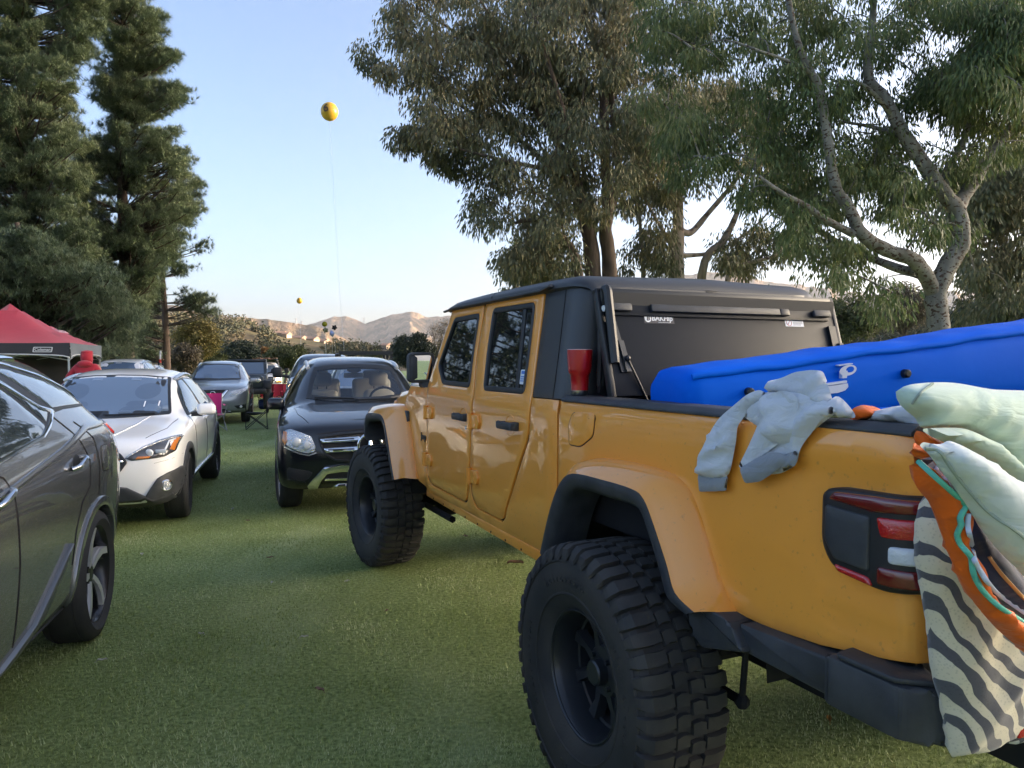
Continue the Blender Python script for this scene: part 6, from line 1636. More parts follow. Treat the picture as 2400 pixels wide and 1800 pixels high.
for s in (-1, 1): b.tube([(-1.3, s * .56, 1.80), (-3.0, s * .56, 1.80)], .022, 6); [b.box((x, s * .56, 1.75), (.05, .05, .12)) for x in (-1.4, -2.2, -2.9)]
for k in range(8): b.box((-1.3 - k * .24, 0, 1.80), (.05, 1.12, .02))
b.box((-1.28, 0, 1.83), (.03, 1.16, .06)); b.make('roof_rack', TRIMK, t)
t, _ = plain_suv('white car with two upright posts on its roof bars, behind the nearest white crossover', -13.2, 26.2, -73, WHITEP)
b = B()
for x in (-1.55, -2.5): b.tube([(x, -.66, 1.76), (x, .66, 1.76)], .02, 6); [b.box((x, s * .60, 1.70), (.06, .06, .12)) for s in (1, -1)]
b.make('roof_bars', TRIMK, t)
for s in (1, -1):
    b = B(); b.tube([(-1.55, s * .64, 1.74), (-1.55, s * .66, 2.18)], .035, 8); b.tube([(-1.55, s * .64, 1.74), (-1.55, s * .645, 1.86)], .042, 8, mi=1); b.make('carrier_post', [WHITES, REDS], t)
plain_suv('white car seen between the legs of the red canopy', -10.9, 20.4, -73, WHITEP, .12)

PICKP = dict(xs=[.95, .90, .78, .45, .05, -.35, -.55, -.66, -.95, -1.2, -1.5, -2.2, -2.62, -2.72, -2.86, -3.2, -4.2, -4.7, -4.85],
    w=[(.95, .84), (.90, .93), (.78, .98), (.4, 1.0), (-4.5, 1.0), (-4.85, .96)], wt=[(.95, .76), (.78, .82), (.4, .86), (-.55, .84), (-1.2, .68), (-2.6, .68), (-2.86, .90), (-4.85, .90)],
    sill=[(.95, .50), (.6, .42), (-4, .45), (-4.85, .52)], belt=[(.95, .92), (.90, 1.05), (.78, 1.13), (0, 1.20), (-.55, 1.23), (-2.7, 1.25), (-2.9, 1.27), (-4.85, 1.27)],
    top=[(.95, 1.0), (.90, 1.12), (.78, 1.20), (.45, 1.25), (-.35, 1.30), (-.55, 1.32), (-.66, 1.38), (-.95, 1.62), (-1.2, 1.82), (-1.5, 1.90), (-2.2, 1.92), (-2.62, 1.88), (-2.72, 1.70), (-2.86, 1.33), (-3.2, 1.30), (-4.85, 1.30)],
    edge=[(.95, .99), (.90, 1.11), (.78, 1.185), (.45, 1.23), (-.35, 1.27), (-.55, 1.285), (-.66, 1.33), (-.95, 1.56), (-1.2, 1.77), (-1.5, 1.86), (-2.2, 1.875), (-2.62, 1.84), (-2.72, 1.68), (-2.86, 1.32), (-3.2, 1.29), (-4.85, 1.29)],
    nose=[0, .03, .05, .05, .02, 0], tail=[0, .02, .03, .03, .02, 0])
def pickup(label, x, y, deg, m, lit=False, load=False):
    t = thing('parked_pickup', label, 'pickup truck', (x, y, gz(y)), R(deg))
    cb = CarBody(t, PICKP, m, 2, [(0, .42, .47), (-3.68, .42, .47)])
    WS = [(-.74, 1.33), (-.68, 1.55), (-.62, 1.78), (0, 1.825), (.62, 1.78), (.68, 1.55), (.74, 1.33), (0, 1.30)]
    cb.lay('windshield', WS, 'front', GREYGLASS, h=.004, bev=0, r=.03, sp=.1)
    cb.lay('grille', [(-.52, 1.10), (.52, 1.10), (.50, .74), (-.50, .74)], 'front', MESH, h=.02, r=.03)
    cb.lay('grille_bar', [(-.56, .95), (.56, .95), (.56, .89), (-.56, .89)], 'front', CHROME if not lit else TRIMK, h=.04, bev=.01)
    cb.lay('headlight', [(.60, 1.10), (.94, 1.08), (.94, .76), (.60, .76)], 'front', LAMPG, h=.012, r=.03, both=True)
    cb.lay('turn_lens', [(.64, .88), (.92, .88), (.92, .80), (.64, .80)], 'front', AMBER, h=.018, base=0, r=.01, both=True)
    cb.lay('bumper', [(-.92, .66), (.92, .66), (.94, .46), (-.94, .46)], 'front', CHROME if not lit else TRIMK, h=.06, r=.03, bev=.02)
    if lit:
        LIT = mat('lit_headlamp', (1, .8, .5), .3, emit=(1.0, .62, .25, 14.))
        for s in (1, -1):
            b = B(); p, n_ = cb.front(s * .74, .98); b.sphere(p + Vector((.02, 0, 0)), .085 if s > 0 else .055, 14, scale=(.5, 1.2, .8)); b.make('lit_lamp', LIT, t, 60)
    cb.lay('side_window', [(-.90, 1.28), (-1.62, 1.28), (-1.62, 1.78), (-1.3, 1.75)], 'side', CARGLASS, h=.004, r=.03, both=True)
    cb.lay('side_window', [(-1.70, 1.28), (-2.55, 1.28), (-2.5, 1.74), (-1.70, 1.78)], 'side', CARGLASS, h=.004, r=.03, both=True)
    for x0 in (-.75, -1.66, -2.62): cb.lay('door_seam', strip([(x0, .55), (x0, 1.25)], .01), 'side', SEAM, h=.0015, bev=0, both=True)
    rm = road_wheel(.42, .27, .25, 'ten', ALLOY); wheels(t, rm, [(0, .84, 0), (0, -.84, 0), (-3.68, .84, 0), (-3.68, -.84, 0)], .42)
    for s in (1, -1):
        b = B(); b.box((-.72, s * 1.20, 1.42), (.13, .24, .27), None, .05, seg=3); o = b.make('door_mirror', TRIMK, t, 60)
        b = B(); b.tube([(-.72, s * .90, 1.30), (-.72, s * 1.12, 1.34)], .04, 6); b.make('mirror_arm', TRIMK, o)
    b = B(); b.box((-1.9, 0, .50), (5.2, 1.4, .18), None, .03); b.make('underbody', DARKIN, t)
    if load:
        b = B()
        for s in (1, -1): b.tube([(-.6, s * .62, 2.02), (-4.4, s * .62, 2.02)], .04, 6); [b.tube([(q, s * .85, 1.28), (q, s * .62, 2.02)], .035, 6) for q in (-2.9, -4.3)]
        b.make('ladder_rack', TRIMK, t)
        b = B(); [b.box((-2.3, -.55 + k * .22, 2.09 + .05 * (k % 2)), (3.9, .2, .06)) for k in range(6)]; b.make('roof_load', mat('weathered_boards', (.17, .095, .06), .8, var=(3, .2, (.11, .06, .04))), t)
    return t
DKBLUE = paint('slate_grey_paint', (.055, .07, .09), metal=.6, rough=.3)
t = pickup('slate grey pickup truck with chrome grille half hidden behind the black crossover', -4.72, 19.1, -74, DKBLUE)
b = B(); b.tube([(-1.5, .32, 1.90), (-1.56, .32, 1.99)], [.03, .008], 6); b.make('roof_antenna', TRIMK, t)
pickup('silver pickup truck with its headlamps lit and boards on its rack', -13.85, 42, -74, WHITEP, True, True)

# ---------------------------------------------------------------- boxy dark off roader behind the silver crossover
def boxy():
    m = paint('dark_teal_grey_paint', (.030, .042, .055), metal=.3, rough=.35)
    t = thing('parked_car', 'boxy dark off road car with round headlamp behind the silver crossover', 'car', (-10.0, 28.2, gz(28)), R(-73))
    b = B(); b.box((-1.5, 0, .95), (2.6, 1.52, .72), None, .05); b.box((-.1, 0, 1.02), (1.1, 1.30, .48), None, .06); b.make('body', m, t)
    b = B(); b.box((.46, 0, 1.04), (.06, 1.16, .46), None, .05); g = b.make('grille_panel', m, t)
    for k in range(7): b = B(); b.box((.495, (k - 3) * .085, 1.06), (.012, .045, .26), None, .01); b.make('grille_slot', DARKIN, g)
    for s in (1, -1):
        b = B(); b.lathe([(0, .51), (.085, .505), (.10, .49), (.105, .46)], (0, s * .46, 1.10), 'x', 24); b.make('headlight', LAMPG, t, 50)
        b = B(); b.prism(rnd([(.52, .78), (.50, 1.02), (.40, 1.10), (-.40, 1.10), (-.62, .80), (-.54, .78), (-.36, 1.02), (.34, 1.02), (.42, .96), (.44, .78)], .03, 2), 'y', s * .64, s * .92, .02); b.make('fender_flare', TRIMK, t)
        b = B(); b.prism(rnd([(-1.95, .78), (-1.97, 1.02), (-2.05, 1.10), (-2.85, 1.10), (-3.05, .80), (-2.97, .78), (-2.80, 1.02), (-2.10, 1.02)], .03, 2), 'y', s * .74, s * .92, .02); b.make('fender_flare', TRIMK, t)
        b = B(); b.prism(rnd([(-.88, 1.32), (-1.06, 1.72), (-1.62, 1.72), (-1.62, 1.32)], .04, 3), 'y', s * .70, s * .748); b.make('side_window', CARGLASS, t)
        b = B(); b.prism(rnd([(-1.72, 1.32), (-1.72, 1.72), (-2.62, 1.72), (-2.68, 1.32)], .04, 3), 'y', s * .70, s * .748); b.make('side_window', CARGLASS, t)
        b = B(); b.box((-.86, s * 1.02, 1.42), (.10, .22, .19), None, .04); b.tube([(-.86, s * .76, 1.34), (-.86, s * .95, 1.38)], .03, 6); b.make('door_mirror', TRIMK, t)
    b = B(); b.prism([(-.72, 1.28), (-.98, 1.80), (-2.85, 1.80), (-2.82, 1.28)], 'y', -.735, .735, .03); b.make('cab_frame', m, t)
    b = B(); b.box((-1.93, 0, 1.83), (1.96, 1.46, .09), None, .04); b.make('hardtop', HARDT, t)
    b = B(); b.add([(-.735, -.64, 1.33), (-.735, .64, 1.33), (-.945, .62, 1.76), (-.945, -.62, 1.76)], [(0, 1, 2, 3)]); b.make('windshield', GREYGLASS, t)
    b = B(); b.box((.66, 0, .70), (.16, 1.50, .20), None, .04); b.make('front_bumper', TRIMK, t)
    rm = road_wheel(.42, .28, .22, 'ten', ALLOY); wheels(t, rm, [(0, .78, 0), (0, -.78, 0), (-2.5, .78, 0), (-2.5, -.78, 0)], .42)
boxy()

# ================================================================== CANOPY, PERSON, CHAIRS
def canopy():
    t = thing('canopy_tent', 'red pop up canopy with black valance at the left edge', 'canopy', (-9.4, 16.0, gz(16)), R(107.5))
    # own frame: X back along the row, Y to the left of the photo; near corner at 0,0
    Wd = 3.05; RED = mat('red_canopy_cloth', (.52, .022, .045), .62, var=(2, .25, (.44, .02, .04)), bump=(9, .25, .01), sheen=.2)
    BLK = mat('black_canopy_cloth', (.030, .028, .032), .6, bump=(10, .3, .01)); GREYC = mat('grey_canopy_cloth', (.16, .18, .20), .55, bump=(6, .4, .012)); WHITEC = mat('white_piping', (.66, .66, .66), .6)
    z0, zp = 2.06, 2.98
    N = 14
    V, F = [], []
    for j in range(N + 1):
        for i in range(N + 1):
            u, v = i / N, j / N; r = max(abs(u - .5), abs(v - .5)) * 2
            sag = -.09 * math.sin(math.pi * min(1, r)) * (1 - abs(abs(u - .5) - abs(v - .5)) * 0) - .03 * (1 - abs(abs(u - .5) - abs(v - .5)) * 2) * math.sin(math.pi * r) * -1
            V.append((u * Wd, v * Wd, z0 + (zp - z0) * (1 - r) ** 1.12 + sag * .8))
    F = [(j * (N + 1) + i, j * (N + 1) + i + 1, (j + 1) * (N + 1) + i + 1, (j + 1) * (N + 1) + i) for j in range(N) for i in range(N)]
    pydata('roof', V, F, t, RED, 25)
    for k, (a, c, m) in enumerate((((0, 0), (0, Wd), BLK), ((0, 0), (Wd, 0), GREYC), ((Wd, 0), (Wd, Wd), BLK), ((0, Wd), (Wd, Wd), BLK))):
        top, low = [], []
        for i in range(25):
            u = i / 24; p = Vector((a[0] + (c[0] - a[0]) * u, a[1] + (c[1] - a[1]) * u, 0)); n_ = Vector(((-1 if a[0] == 0 == c[0] else 1 if a[0] == c[0] else 0), (-1 if a[1] == 0 == c[1] else 1 if a[1] == c[1] else 0), 0))
            wv = .012 * math.sin(u * 17 + k); d = .30 - .07 * (math.sin(math.pi * u) ** .35)
            top.append(p + n_ * .005 + Vector((0, 0, z0 + .01 - .012 * math.sin(u * math.pi)))); low.append(p + n_ * (.012 + wv) + Vector((0, 0, z0 - d)))
        mid = [x.lerp(y, .5) + Vector((0, 0, 0)) for x, y in zip(top, low)]
        b = B(); b.loft([top, mid, low], closed=False); v_ = b.make('valance', m, t, 40)
        b = B(); b.tube(low, .012, 5); b.make('piping', WHITEC, v_)
        if k == 0:
            M = frame((-.022, .50, z0 - .135), (0, -1, 0), (0, 0, 1))
            b = B(); o_ = rnd([(-.19, -.055), (.17, -.055), (.19, .055), (-.17, .055)], .02, 3); i_ = rnd([(-.168, -.040), (.152, -.040), (.168, .040), (-.152, .040)], .015, 3)
            patch(b, o_, lambda u, v: (M @ Vector((u, v, 0)), M.to_3x3() @ Vector((0, 0, 1))), h=.004, base=0, bev=0, holes=[i_]); b.make('logo_frame', WHITEC, v_)
            text_mesh('logo_lettering', 'Coleman', .082, frame((-.026, .505, z0 - .137), (0, -1, 0), (0, 0, 1)), WHITEC, v_, .001, .002, .15)
        if k == 1:
            q = Vector((1.05, .42, 2.325)); text_mesh('roof_lettering', 'Coleman', .26, frame(q + Vector((0, -.012, .03)), (1, 0, 0), (0, .80, .50)), mat('faded_print', (.62, .42, .46), .6), t, .001, .004)
    ST = mat('grey_tube', (.42, .43, .44), .4, metal=.6)
    for x, y in ((0.03, 0.03), (Wd - .03, .03), (0.03, Wd - .03), (Wd - .03, Wd - .03)):
        b = B(); b.box((x, y, 1.0), (.035, .035, 2.02)); b.box((x, y, .02), (.12, .12, .02)); b.make('leg', ST, t)
    b = B()
    for a, c in (((.03, .03), (.03, Wd - .03)), ((.03, .03), (Wd - .03, .03)), ((Wd - .03, .03), (Wd - .03, Wd - .03))):
        for z1, z2 in ((1.98, 1.70), (1.70, 1.98)):
            mx, my = (a[0] + c[0]) / 2, (a[1] + c[1]) / 2
            b.tube([(a[0], a[1], z1), (mx, my, z2)], .012, 5); b.tube([(mx, my, z2), (c[0], c[1], z1)], .012, 5)
    b.make('truss', ST, t)
    b = B(); rows = []
    for z in (0.1, .9, 1.78): rows.append([(Wd * .98, .05 + (Wd - .1) * k / 20, z) if False else (Wd - .04 + .015 * math.sin(k * 1.7), .06 + (Wd - .12) * k / 20, z) for k in range(21)])
    b.loft(rows, closed=False); b.make('side_curtain', BLK, t, 40)
canopy()

def person(label, loc, rz):
    t = thing('person', label, 'person', loc, rz)
    # facing +X; the body is one skinned surface
    J = {'pel': ((0, 0, .96), .155), 'sp': ((.0, 0, 1.14), .150), 'ch': ((-.01, 0, 1.32), .165), 'nk': ((-.005, 0, 1.475), .075), 'hd': ((.03, 0, 1.60), .095), 'ht': ((.03, 0, 1.69), .08),
         'sl': ((-.01, .17, 1.41), .078), 'el': ((-.05, .34, 1.20), .058), 'wl': ((.12, .25, 1.03), .042), 'fl': ((.18, .19, 1.0), .036),
         'sr': ((-.01, -.17, 1.41), .078), 'er': ((-.05, -.30, 1.17), .058), 'wr': ((.13, -.22, 1.02), .042), 'fr': ((.19, -.17, .99), .036),
         'hl': ((0, .10, .88), .105), 'kl': ((.03, .11, .50), .072), 'al': ((-.01, .115, .09), .046), 'tl': ((.14, .125, .045), .04),
         'hr': ((0, -.10, .88), .105), 'kr': ((.02, -.11, .50), .072), 'ar': ((-.02, -.115, .09), .046), 'tr': ((.13, -.125, .045), .04)}
    E_ = [('pel', 'sp'), ('sp', 'ch'), ('ch', 'nk'), ('nk', 'hd'), ('hd', 'ht'), ('ch', 'sl'), ('sl', 'el'), ('el', 'wl'), ('wl', 'fl'), ('ch', 'sr'), ('sr', 'er'), ('er', 'wr'), ('wr', 'fr'), ('pel', 'hl'), ('hl', 'kl'), ('kl', 'al'), ('al', 'tl'), ('pel', 'hr'), ('hr', 'kr'), ('kr', 'ar'), ('ar', 'tr')]
    def skin(names, grow, nm, m):
        k = list(names); me = bpy.data.meshes.new(nm)
        me.from_pydata([J[a][0] for a in k], [(k.index(a), k.index(c)) for a, c in E_ if a in k and c in k], [])
        o = bpy.data.objects.new(nm, me); col.objects.link(o)
        o.modifiers.new('s', 'SKIN'); sv_ = me.skin_vertices[0].data
        for i, a in enumerate(k): sv_[i].radius = (J[a][1] * grow, J[a][1] * grow * (1.12 if a in ('ch', 'sp', 'pel') else 1)); sv_[i].use_root = a in ('pel', 'ch') and i == 0
        u = o.modifiers.new('u', 'SUBSURF'); u.levels = 2
        em = evaluated(o); bpy.data.objects.remove(o); em.materials.clear()
        return put(nm, em, t, m, 60)
    SKIN = mat('skin', (.42, .24, .17), .5); HOOD = mat('red_hoodie_cloth', (.42, .012, .028), .8, bump=(14, .5, .015), sheen=.3); JEAN = mat('dark_denim', (.03, .04, .065), .85)
    skin(['pel'] + [a for a in J if a != 'pel'], .93, 'body', SKIN)
    skin(['ch', 'sp', 'pel', 'sl', 'el', 'wl', 'sr', 'er', 'wr', 'nk'], 1.12, 'hoodie', HOOD)
    skin(['pel', 'hl', 'kl', 'al', 'hr', 'kr', 'ar'], 1.07, 'trousers', JEAN)
    b = B(); rings = []                                   # raised hood, open at the face
    for a in range(9):
        an = R(-62 + a * 27.5); rr_ = []
        for k in range(13):
            g = -math.pi / 2 + math.pi * k / 12
            rr_.append((.02 - .135 * math.cos(an) * math.cos(g) * .92, .112 * math.sin(g) * (1 - .10 * abs(math.sin(an))), 1.61 + .125 * math.sin(an)))
        rings.append(rr_)
    b.loft(rings, closed=False); o = b.make('hood', HOOD, t, 60)
    so = o.modifiers.new('th', 'SOLIDIFY'); so.thickness = .02
    b = B(); b.sphere((.03, 0, 1.70), .108, 16, scale=(1.05, .95, .42)); b.sphere((-.075, 0, 1.48), .12, 14, scale=(.8, 1.2, .6)); b.make('hood_fold', HOOD, o, 60)
    b = B(); [b.sphere((.118, s * .032, 1.625), .010, 8) for s in (1, -1)]; b.sphere((.13, 0, 1.595), .016, 8, scale=(1, .8, 1.3)); b.box((.118, 0, 1.55), (.012, .05, .01), None, .004); b.make('face', SKIN, t)
    b = B()
    for s in (1, -1):
        for k in range(4): b.tube([(.185 + .004 * k, s * (.17 - .018 * k), 1.0), (.22, s * (.15 - .018 * k), .985 - .004 * k), (.235, s * (.135 - .018 * k), .955)], [.010, .009, .007], 6)
        b.tube([(.17, s * .17, 1.01), (.20, s * .135, 1.02)], [.011, .008], 6)
    b.make('fingers', SKIN, t, 60)
    b = B(); [b.box((.07, s * .12, .045), (.28, .10, .09), None, .035, seg=3) for s in (1, -1)]; b.make('shoes', TRIMK, t); return t
p = pt(203, 845, 15.4)
person('person in a red hooded sweatshirt seen from behind under the canopy', (p.x, p.y, gz(15.4) + .03), R(96)).scale = (1.07,) * 3

def camp_chair(label, loc, rz, seat, group='folding camp chairs on the lawn', tubec=None):
    t = thing('camp_chair', label, 'chair', loc, rz, group)
    m = tubec or mat('black_tube', (.02, .02, .022), .4, metal=.4)
    for s in (1, -1):                                     # faces +X
        for a, c in (((.26, s * .30, 0), (-.24, s * .24, .44)), ((-.26, s * .30, 0), (.24, s * .24, .40))):
            b = B(); b.tube([a, c], .010, 6); b.make('leg', m, t)
        b = B(); b.tube([(-.24, s * .24, .42), (-.36, s * .27, .88)], .010, 6); b.tube([(.24, s * .25, .38), (.26, s * .30, .62)], .010, 6); b.make('upright', m, t)
        b = B(); b.loft([[(-.30, s * .27, .64), (-.30, s * .32, .64)], [(-.05, s * .27, .60), (-.05, s * .33, .60)], [(.28, s * .27, .63), (.28, s * .33, .63)]], closed=False); b.make('armrest', seat, t)
    for y0, y1, x in ((.30, -.24, .26), (-.30, .24, .26), (.30, -.24, -.26), (-.30, .24, -.26)):
        b = B(); b.tube([(x, y0, .02), (x * .95, y1, .41)], .009, 6); b.make('leg', m, t)
    b = B(); rows = []
    for u in range(9):
        x = .25 - .49 * u / 8; rows.append([(x, -.25 + .5 * v / 8, .42 - .07 * math.sin(math.pi * v / 8) * math.sin(math.pi * min(1, (u + 2) / 9)) - .03 * u / 8) for v in range(9)])
    b.loft(rows, closed=False); b.make('seat', seat, t)
    b = B(); rows = []
    for u in range(9):
        k = u / 8; rows.append([(-.24 - .13 * k - .05 * math.sin(math.pi * v / 8), -.25 - .02 * k + (.5 + .04 * k) * v / 8, .40 + .50 * k) for v in range(9)])
    b.loft(rows, closed=False); b.make('backrest', seat, t)
    return t
PINK = mat('magenta_canvas', (.50, .012, .14), .75, sheen=.2); BLKC = mat('black_canvas', (.016, .016, .018), .8); REDC = mat('red_canvas', (.50, .03, .06), .75); NAVYC = mat('blue_canvas', (.02, .04, .16), .8)
def on_lawn(px, D):
    q = pt(px, 900, D); return (q.x, q.y, gz(D))
camp_chair('black folding camp chair on the lawn beside the silver crossover', on_lawn(600, 19.0), R(200), BLKC)
camp_chair('magenta folding camp chair in front of the silver crossover grille', on_lawn(497, 18.4), R(-62), PINK, tubec=mat('grey_leg_tube', (.35, .35, .36), .4, metal=.6))
for px, D, lb in ((622, 30.0, 'red camp chair left of the three in front of the lit pickup'), (650, 30.6, 'red camp chair in the middle of three before the lit pickup'), (677, 30.0, 'red camp chair right of the three, nearest the slate grey pickup')):
    camp_chair(lb, on_lawn(px, D), R(-80), REDC)
for px, D, lb, c in ((628, 28.6, 'blue bundle on the lawn below the left red chair', NAVYC), (655, 28.8, 'dark blue duffel on the lawn below the middle red chair', NAVYC)):
    q = on_lawn(px, D); t = thing('duffel_bag', lb, 'bag', q, R(20)); b = B(); b.lathe([(0, -.36), (.14, -.35), (.19, -.28), (.20, 0), (.19, .28), (.14, .35), (0, .36)], (0, 0, .19), 'x', 16); b.make('bag', c, t, 50)
    b = B(); b.tube(smooth_path([(-.15, -.12, .36), (-.08, 0, .48), (.08, 0, .48), (.15, -.12, .36)], 4), .014, 6); b.make('handle', TRIMK, t)

# ================================================================== BALLOONS
YEL = mat('yellow_balloon', (.60, .36, .025), .38, var=(1.4, .25, (.55, .30, .03)), bump=(2.2, .15, .05)); BROWN = mat('brown_numeral', (.035, .015, .012), .5); STR = mat('balloon_string', (.42, .46, .52), .8)
def number_balloon(label, px, py, D, rad, num, fall, dx):
    c = pt(px, py, D); t = thing('number_balloon', label, 'balloon', c, 0, 'numbered marker balloons in the sky')
    b = B(); V, n = [], 28
    b.sphere((0, 0, 0), rad, 36, scale=(.98, .98, 1.03)); b.tube([(0, 0, -rad * 1.02), (0, 0, -rad * 1.10)], [.03 * rad, .06 * rad], 8); b.make('balloon', YEL, t, 60)
    o = text_mesh('numeral', num, rad * 1.3, frame((-rad * .16, 0, rad * .10), (1, 0, 0), (0, 0, 1)), BROWN, t, .0, rad * .018)
    for v in o.data.vertices:
        q = max(.05, rad * rad - v.co.x ** 2 - v.co.z ** 2); v.co.y = -math.sqrt(q) * 1.055 - .03 * rad
    b = B(); zg = gz(min(D, 95)) - c.z if D < 150 else -c.z - .9
    P = smooth_path([(0, 0, -rad * 1.08), (dx * .25, 0, zg * .3), (dx * .62, 0, zg * .7), (dx, 0, zg)], 6); b.tube(P, .0085 * rad / .75 * D / 64, 5); b.make('string', STR, t)
number_balloon('large yellow balloon marked 6 high in the sky', 773, 261, 64, .745, '6', 0, 1.3)
number_balloon('small distant yellow balloon marked 7 low above the ridge', 702, 704, 203, .78, '7', 0, .5)
def foil(label, px, py, D, kind, m, sz, rz):
    c = pt(px, py, D); t = thing('foil_balloon', label, 'balloon', c, 0, 'party balloons floating over the parked cars')
    if kind == 'round': P = [(math.cos(a), math.sin(a)) for a in [2 * math.pi * k / 24 for k in range(24)]]
    elif kind == 'star': P = [((1 if k % 2 == 0 else .62) * math.cos(2 * math.pi * k / 10 + rz), (1 if k % 2 == 0 else .62) * math.sin(2 * math.pi * k / 10 + rz)) for k in range(10)]
    else: P = [(math.cos(a + rz) * (1.15 if k % 2 else .8), math.sin(a + rz) * (1.15 if k % 2 else .8)) for k, a in enumerate([2 * math.pi * k / 4 for k in range(4)])]
    P = [(x * sz, y * sz) for x, y in (rnd(P, .12, 3) if kind != 'round' else P)]
    b = B()
    for sg in (-1, 1):
        patch(b, P, lambda u, v: (Vector((u, sg * .03 * sz - 0, v)), Vector((0, sg, 0))), h=.02 * sz, base=-.03 * sz, bev=.01 * sz, sp=sz * .16, bulge=lambda u, v: .30 * sz * max(0, 1 - (u * u + v * v) / (sz * sz * 1.1)))
    b.make('balloon', m, t, 60)
    b = B(); b.tube([(0, 0, -sz), (.1, 0, gz(D) - c.z)], .004, 4); b.make('ribbon', STR, t)
foil('round olive yellow party balloon, topmost of the small bunch', 761, 759, 36, 'round', mat('olive_foil', (.30, .27, .02), .25, metal=.5), .125, 0)
foil('olive green star balloon below the round one in the small bunch', 763, 773, 36.2, 'star', mat('green_foil', (.16, .17, .09), .25, metal=.5), .155, .5)
foil('black pointed balloon at right of the small bunch', 784, 767, 36, 'star', mat('black_foil', (.012, .012, .014), .2, metal=.3), .15, 1.1)
foil('pale blue diamond balloon, lowest of the small bunch', 778, 781, 35.8, 'diamond', mat('blue_foil', (.34, .42, .70), .22, metal=.5), .155, .3)

# ================================================================== FALLEN LEAVES AND SCRAPS
LEAFB = mat('fallen_leaf_brown', (.16, .085, .05), .7, var=(40, .2, (.24, .15, .10))); LEAFY = mat('fallen_leaf_ochre', (.42, .22, .04), .7); LEAFP = mat('fallen_leaf_pale', (.45, .43, .36), .7)
spots = [(1207, 1327, .10, LEAFB, 'large curled brown leaf with pale edge under the orange truck'), (1942, 1698, .045, LEAFY, 'ochre leaf on the dark grass below the rear bumper'), (748, 1626, .045, LEAFB, 'crumpled brown leaf alone in the middle of the near lawn'),
         (632, 1312, .045, LEAFB, 'brown leaf on the lawn left of the front mud tyre'), (332, 1304, .05, LEAFP, 'pale narrow leaf beside the grey crossover rear wheel'), (712, 1500, .035, LEAFP, 'tiny pale leaf in the near lawn above the crumpled brown one'),
         (545, 1196, .05, LEAFP, 'pale leaf on the lawn right of the white crossover wheel'), (580, 1224, .04, LEAFB, 'brown leaf near the pale one right of the white crossover'), (812, 1368, .035, LEAFP, 'pale thin leaf on lawn behind the front mud tyre'),
         (1090, 1262, .05, LEAFB, 'small brown leaf in the shade under the truck sill'), (238, 1555, .04, LEAFP, 'pale curved leaf in the near left lawn'), (636, 1371, .035, LEAFP, 'pale leaf left of centre below the brown leaf'),
         (470, 1492, .03, LEAFP, 'white scrap of leaf near left centre of the lawn'), (905, 1438, .03, LEAFB, 'small brown leaf between the two mud tyres')]
for i, (px, py, L, m, lb) in enumerate(spots):
    D = CAM_Z / math.tan(math.atan2(py - 900, FPX) - PITCH)
    q = pt(px, py, D); a = i * 1.3
    b = B(); rows = []
    for u in range(7):
        k = u / 6; w_ = L * .26 * math.sin(math.pi * min(1, k * .94 + .04)) ** .8
        rows.append([((k - .5) * L * 1.3, w_ * s, .018 + .35 * L * abs(s) ** 2 * .5 + .10 * L * math.sin(math.pi * k) + .004 * math.sin(k * 9)) for s in (-1, -.5, 0, .5, 1)])
    b.loft(rows, closed=False); b.tube([rows[0][2], (-.85 * L, .05 * L, .014)], .0015, 4)
    o = b.make('fallen_leaf', m, None, 60); o.location = (q.x, q.y, 0); o.rotation_euler = (0, 0, a); tag(o, lb, 'leaf', 'fallen leaves on the lawn')
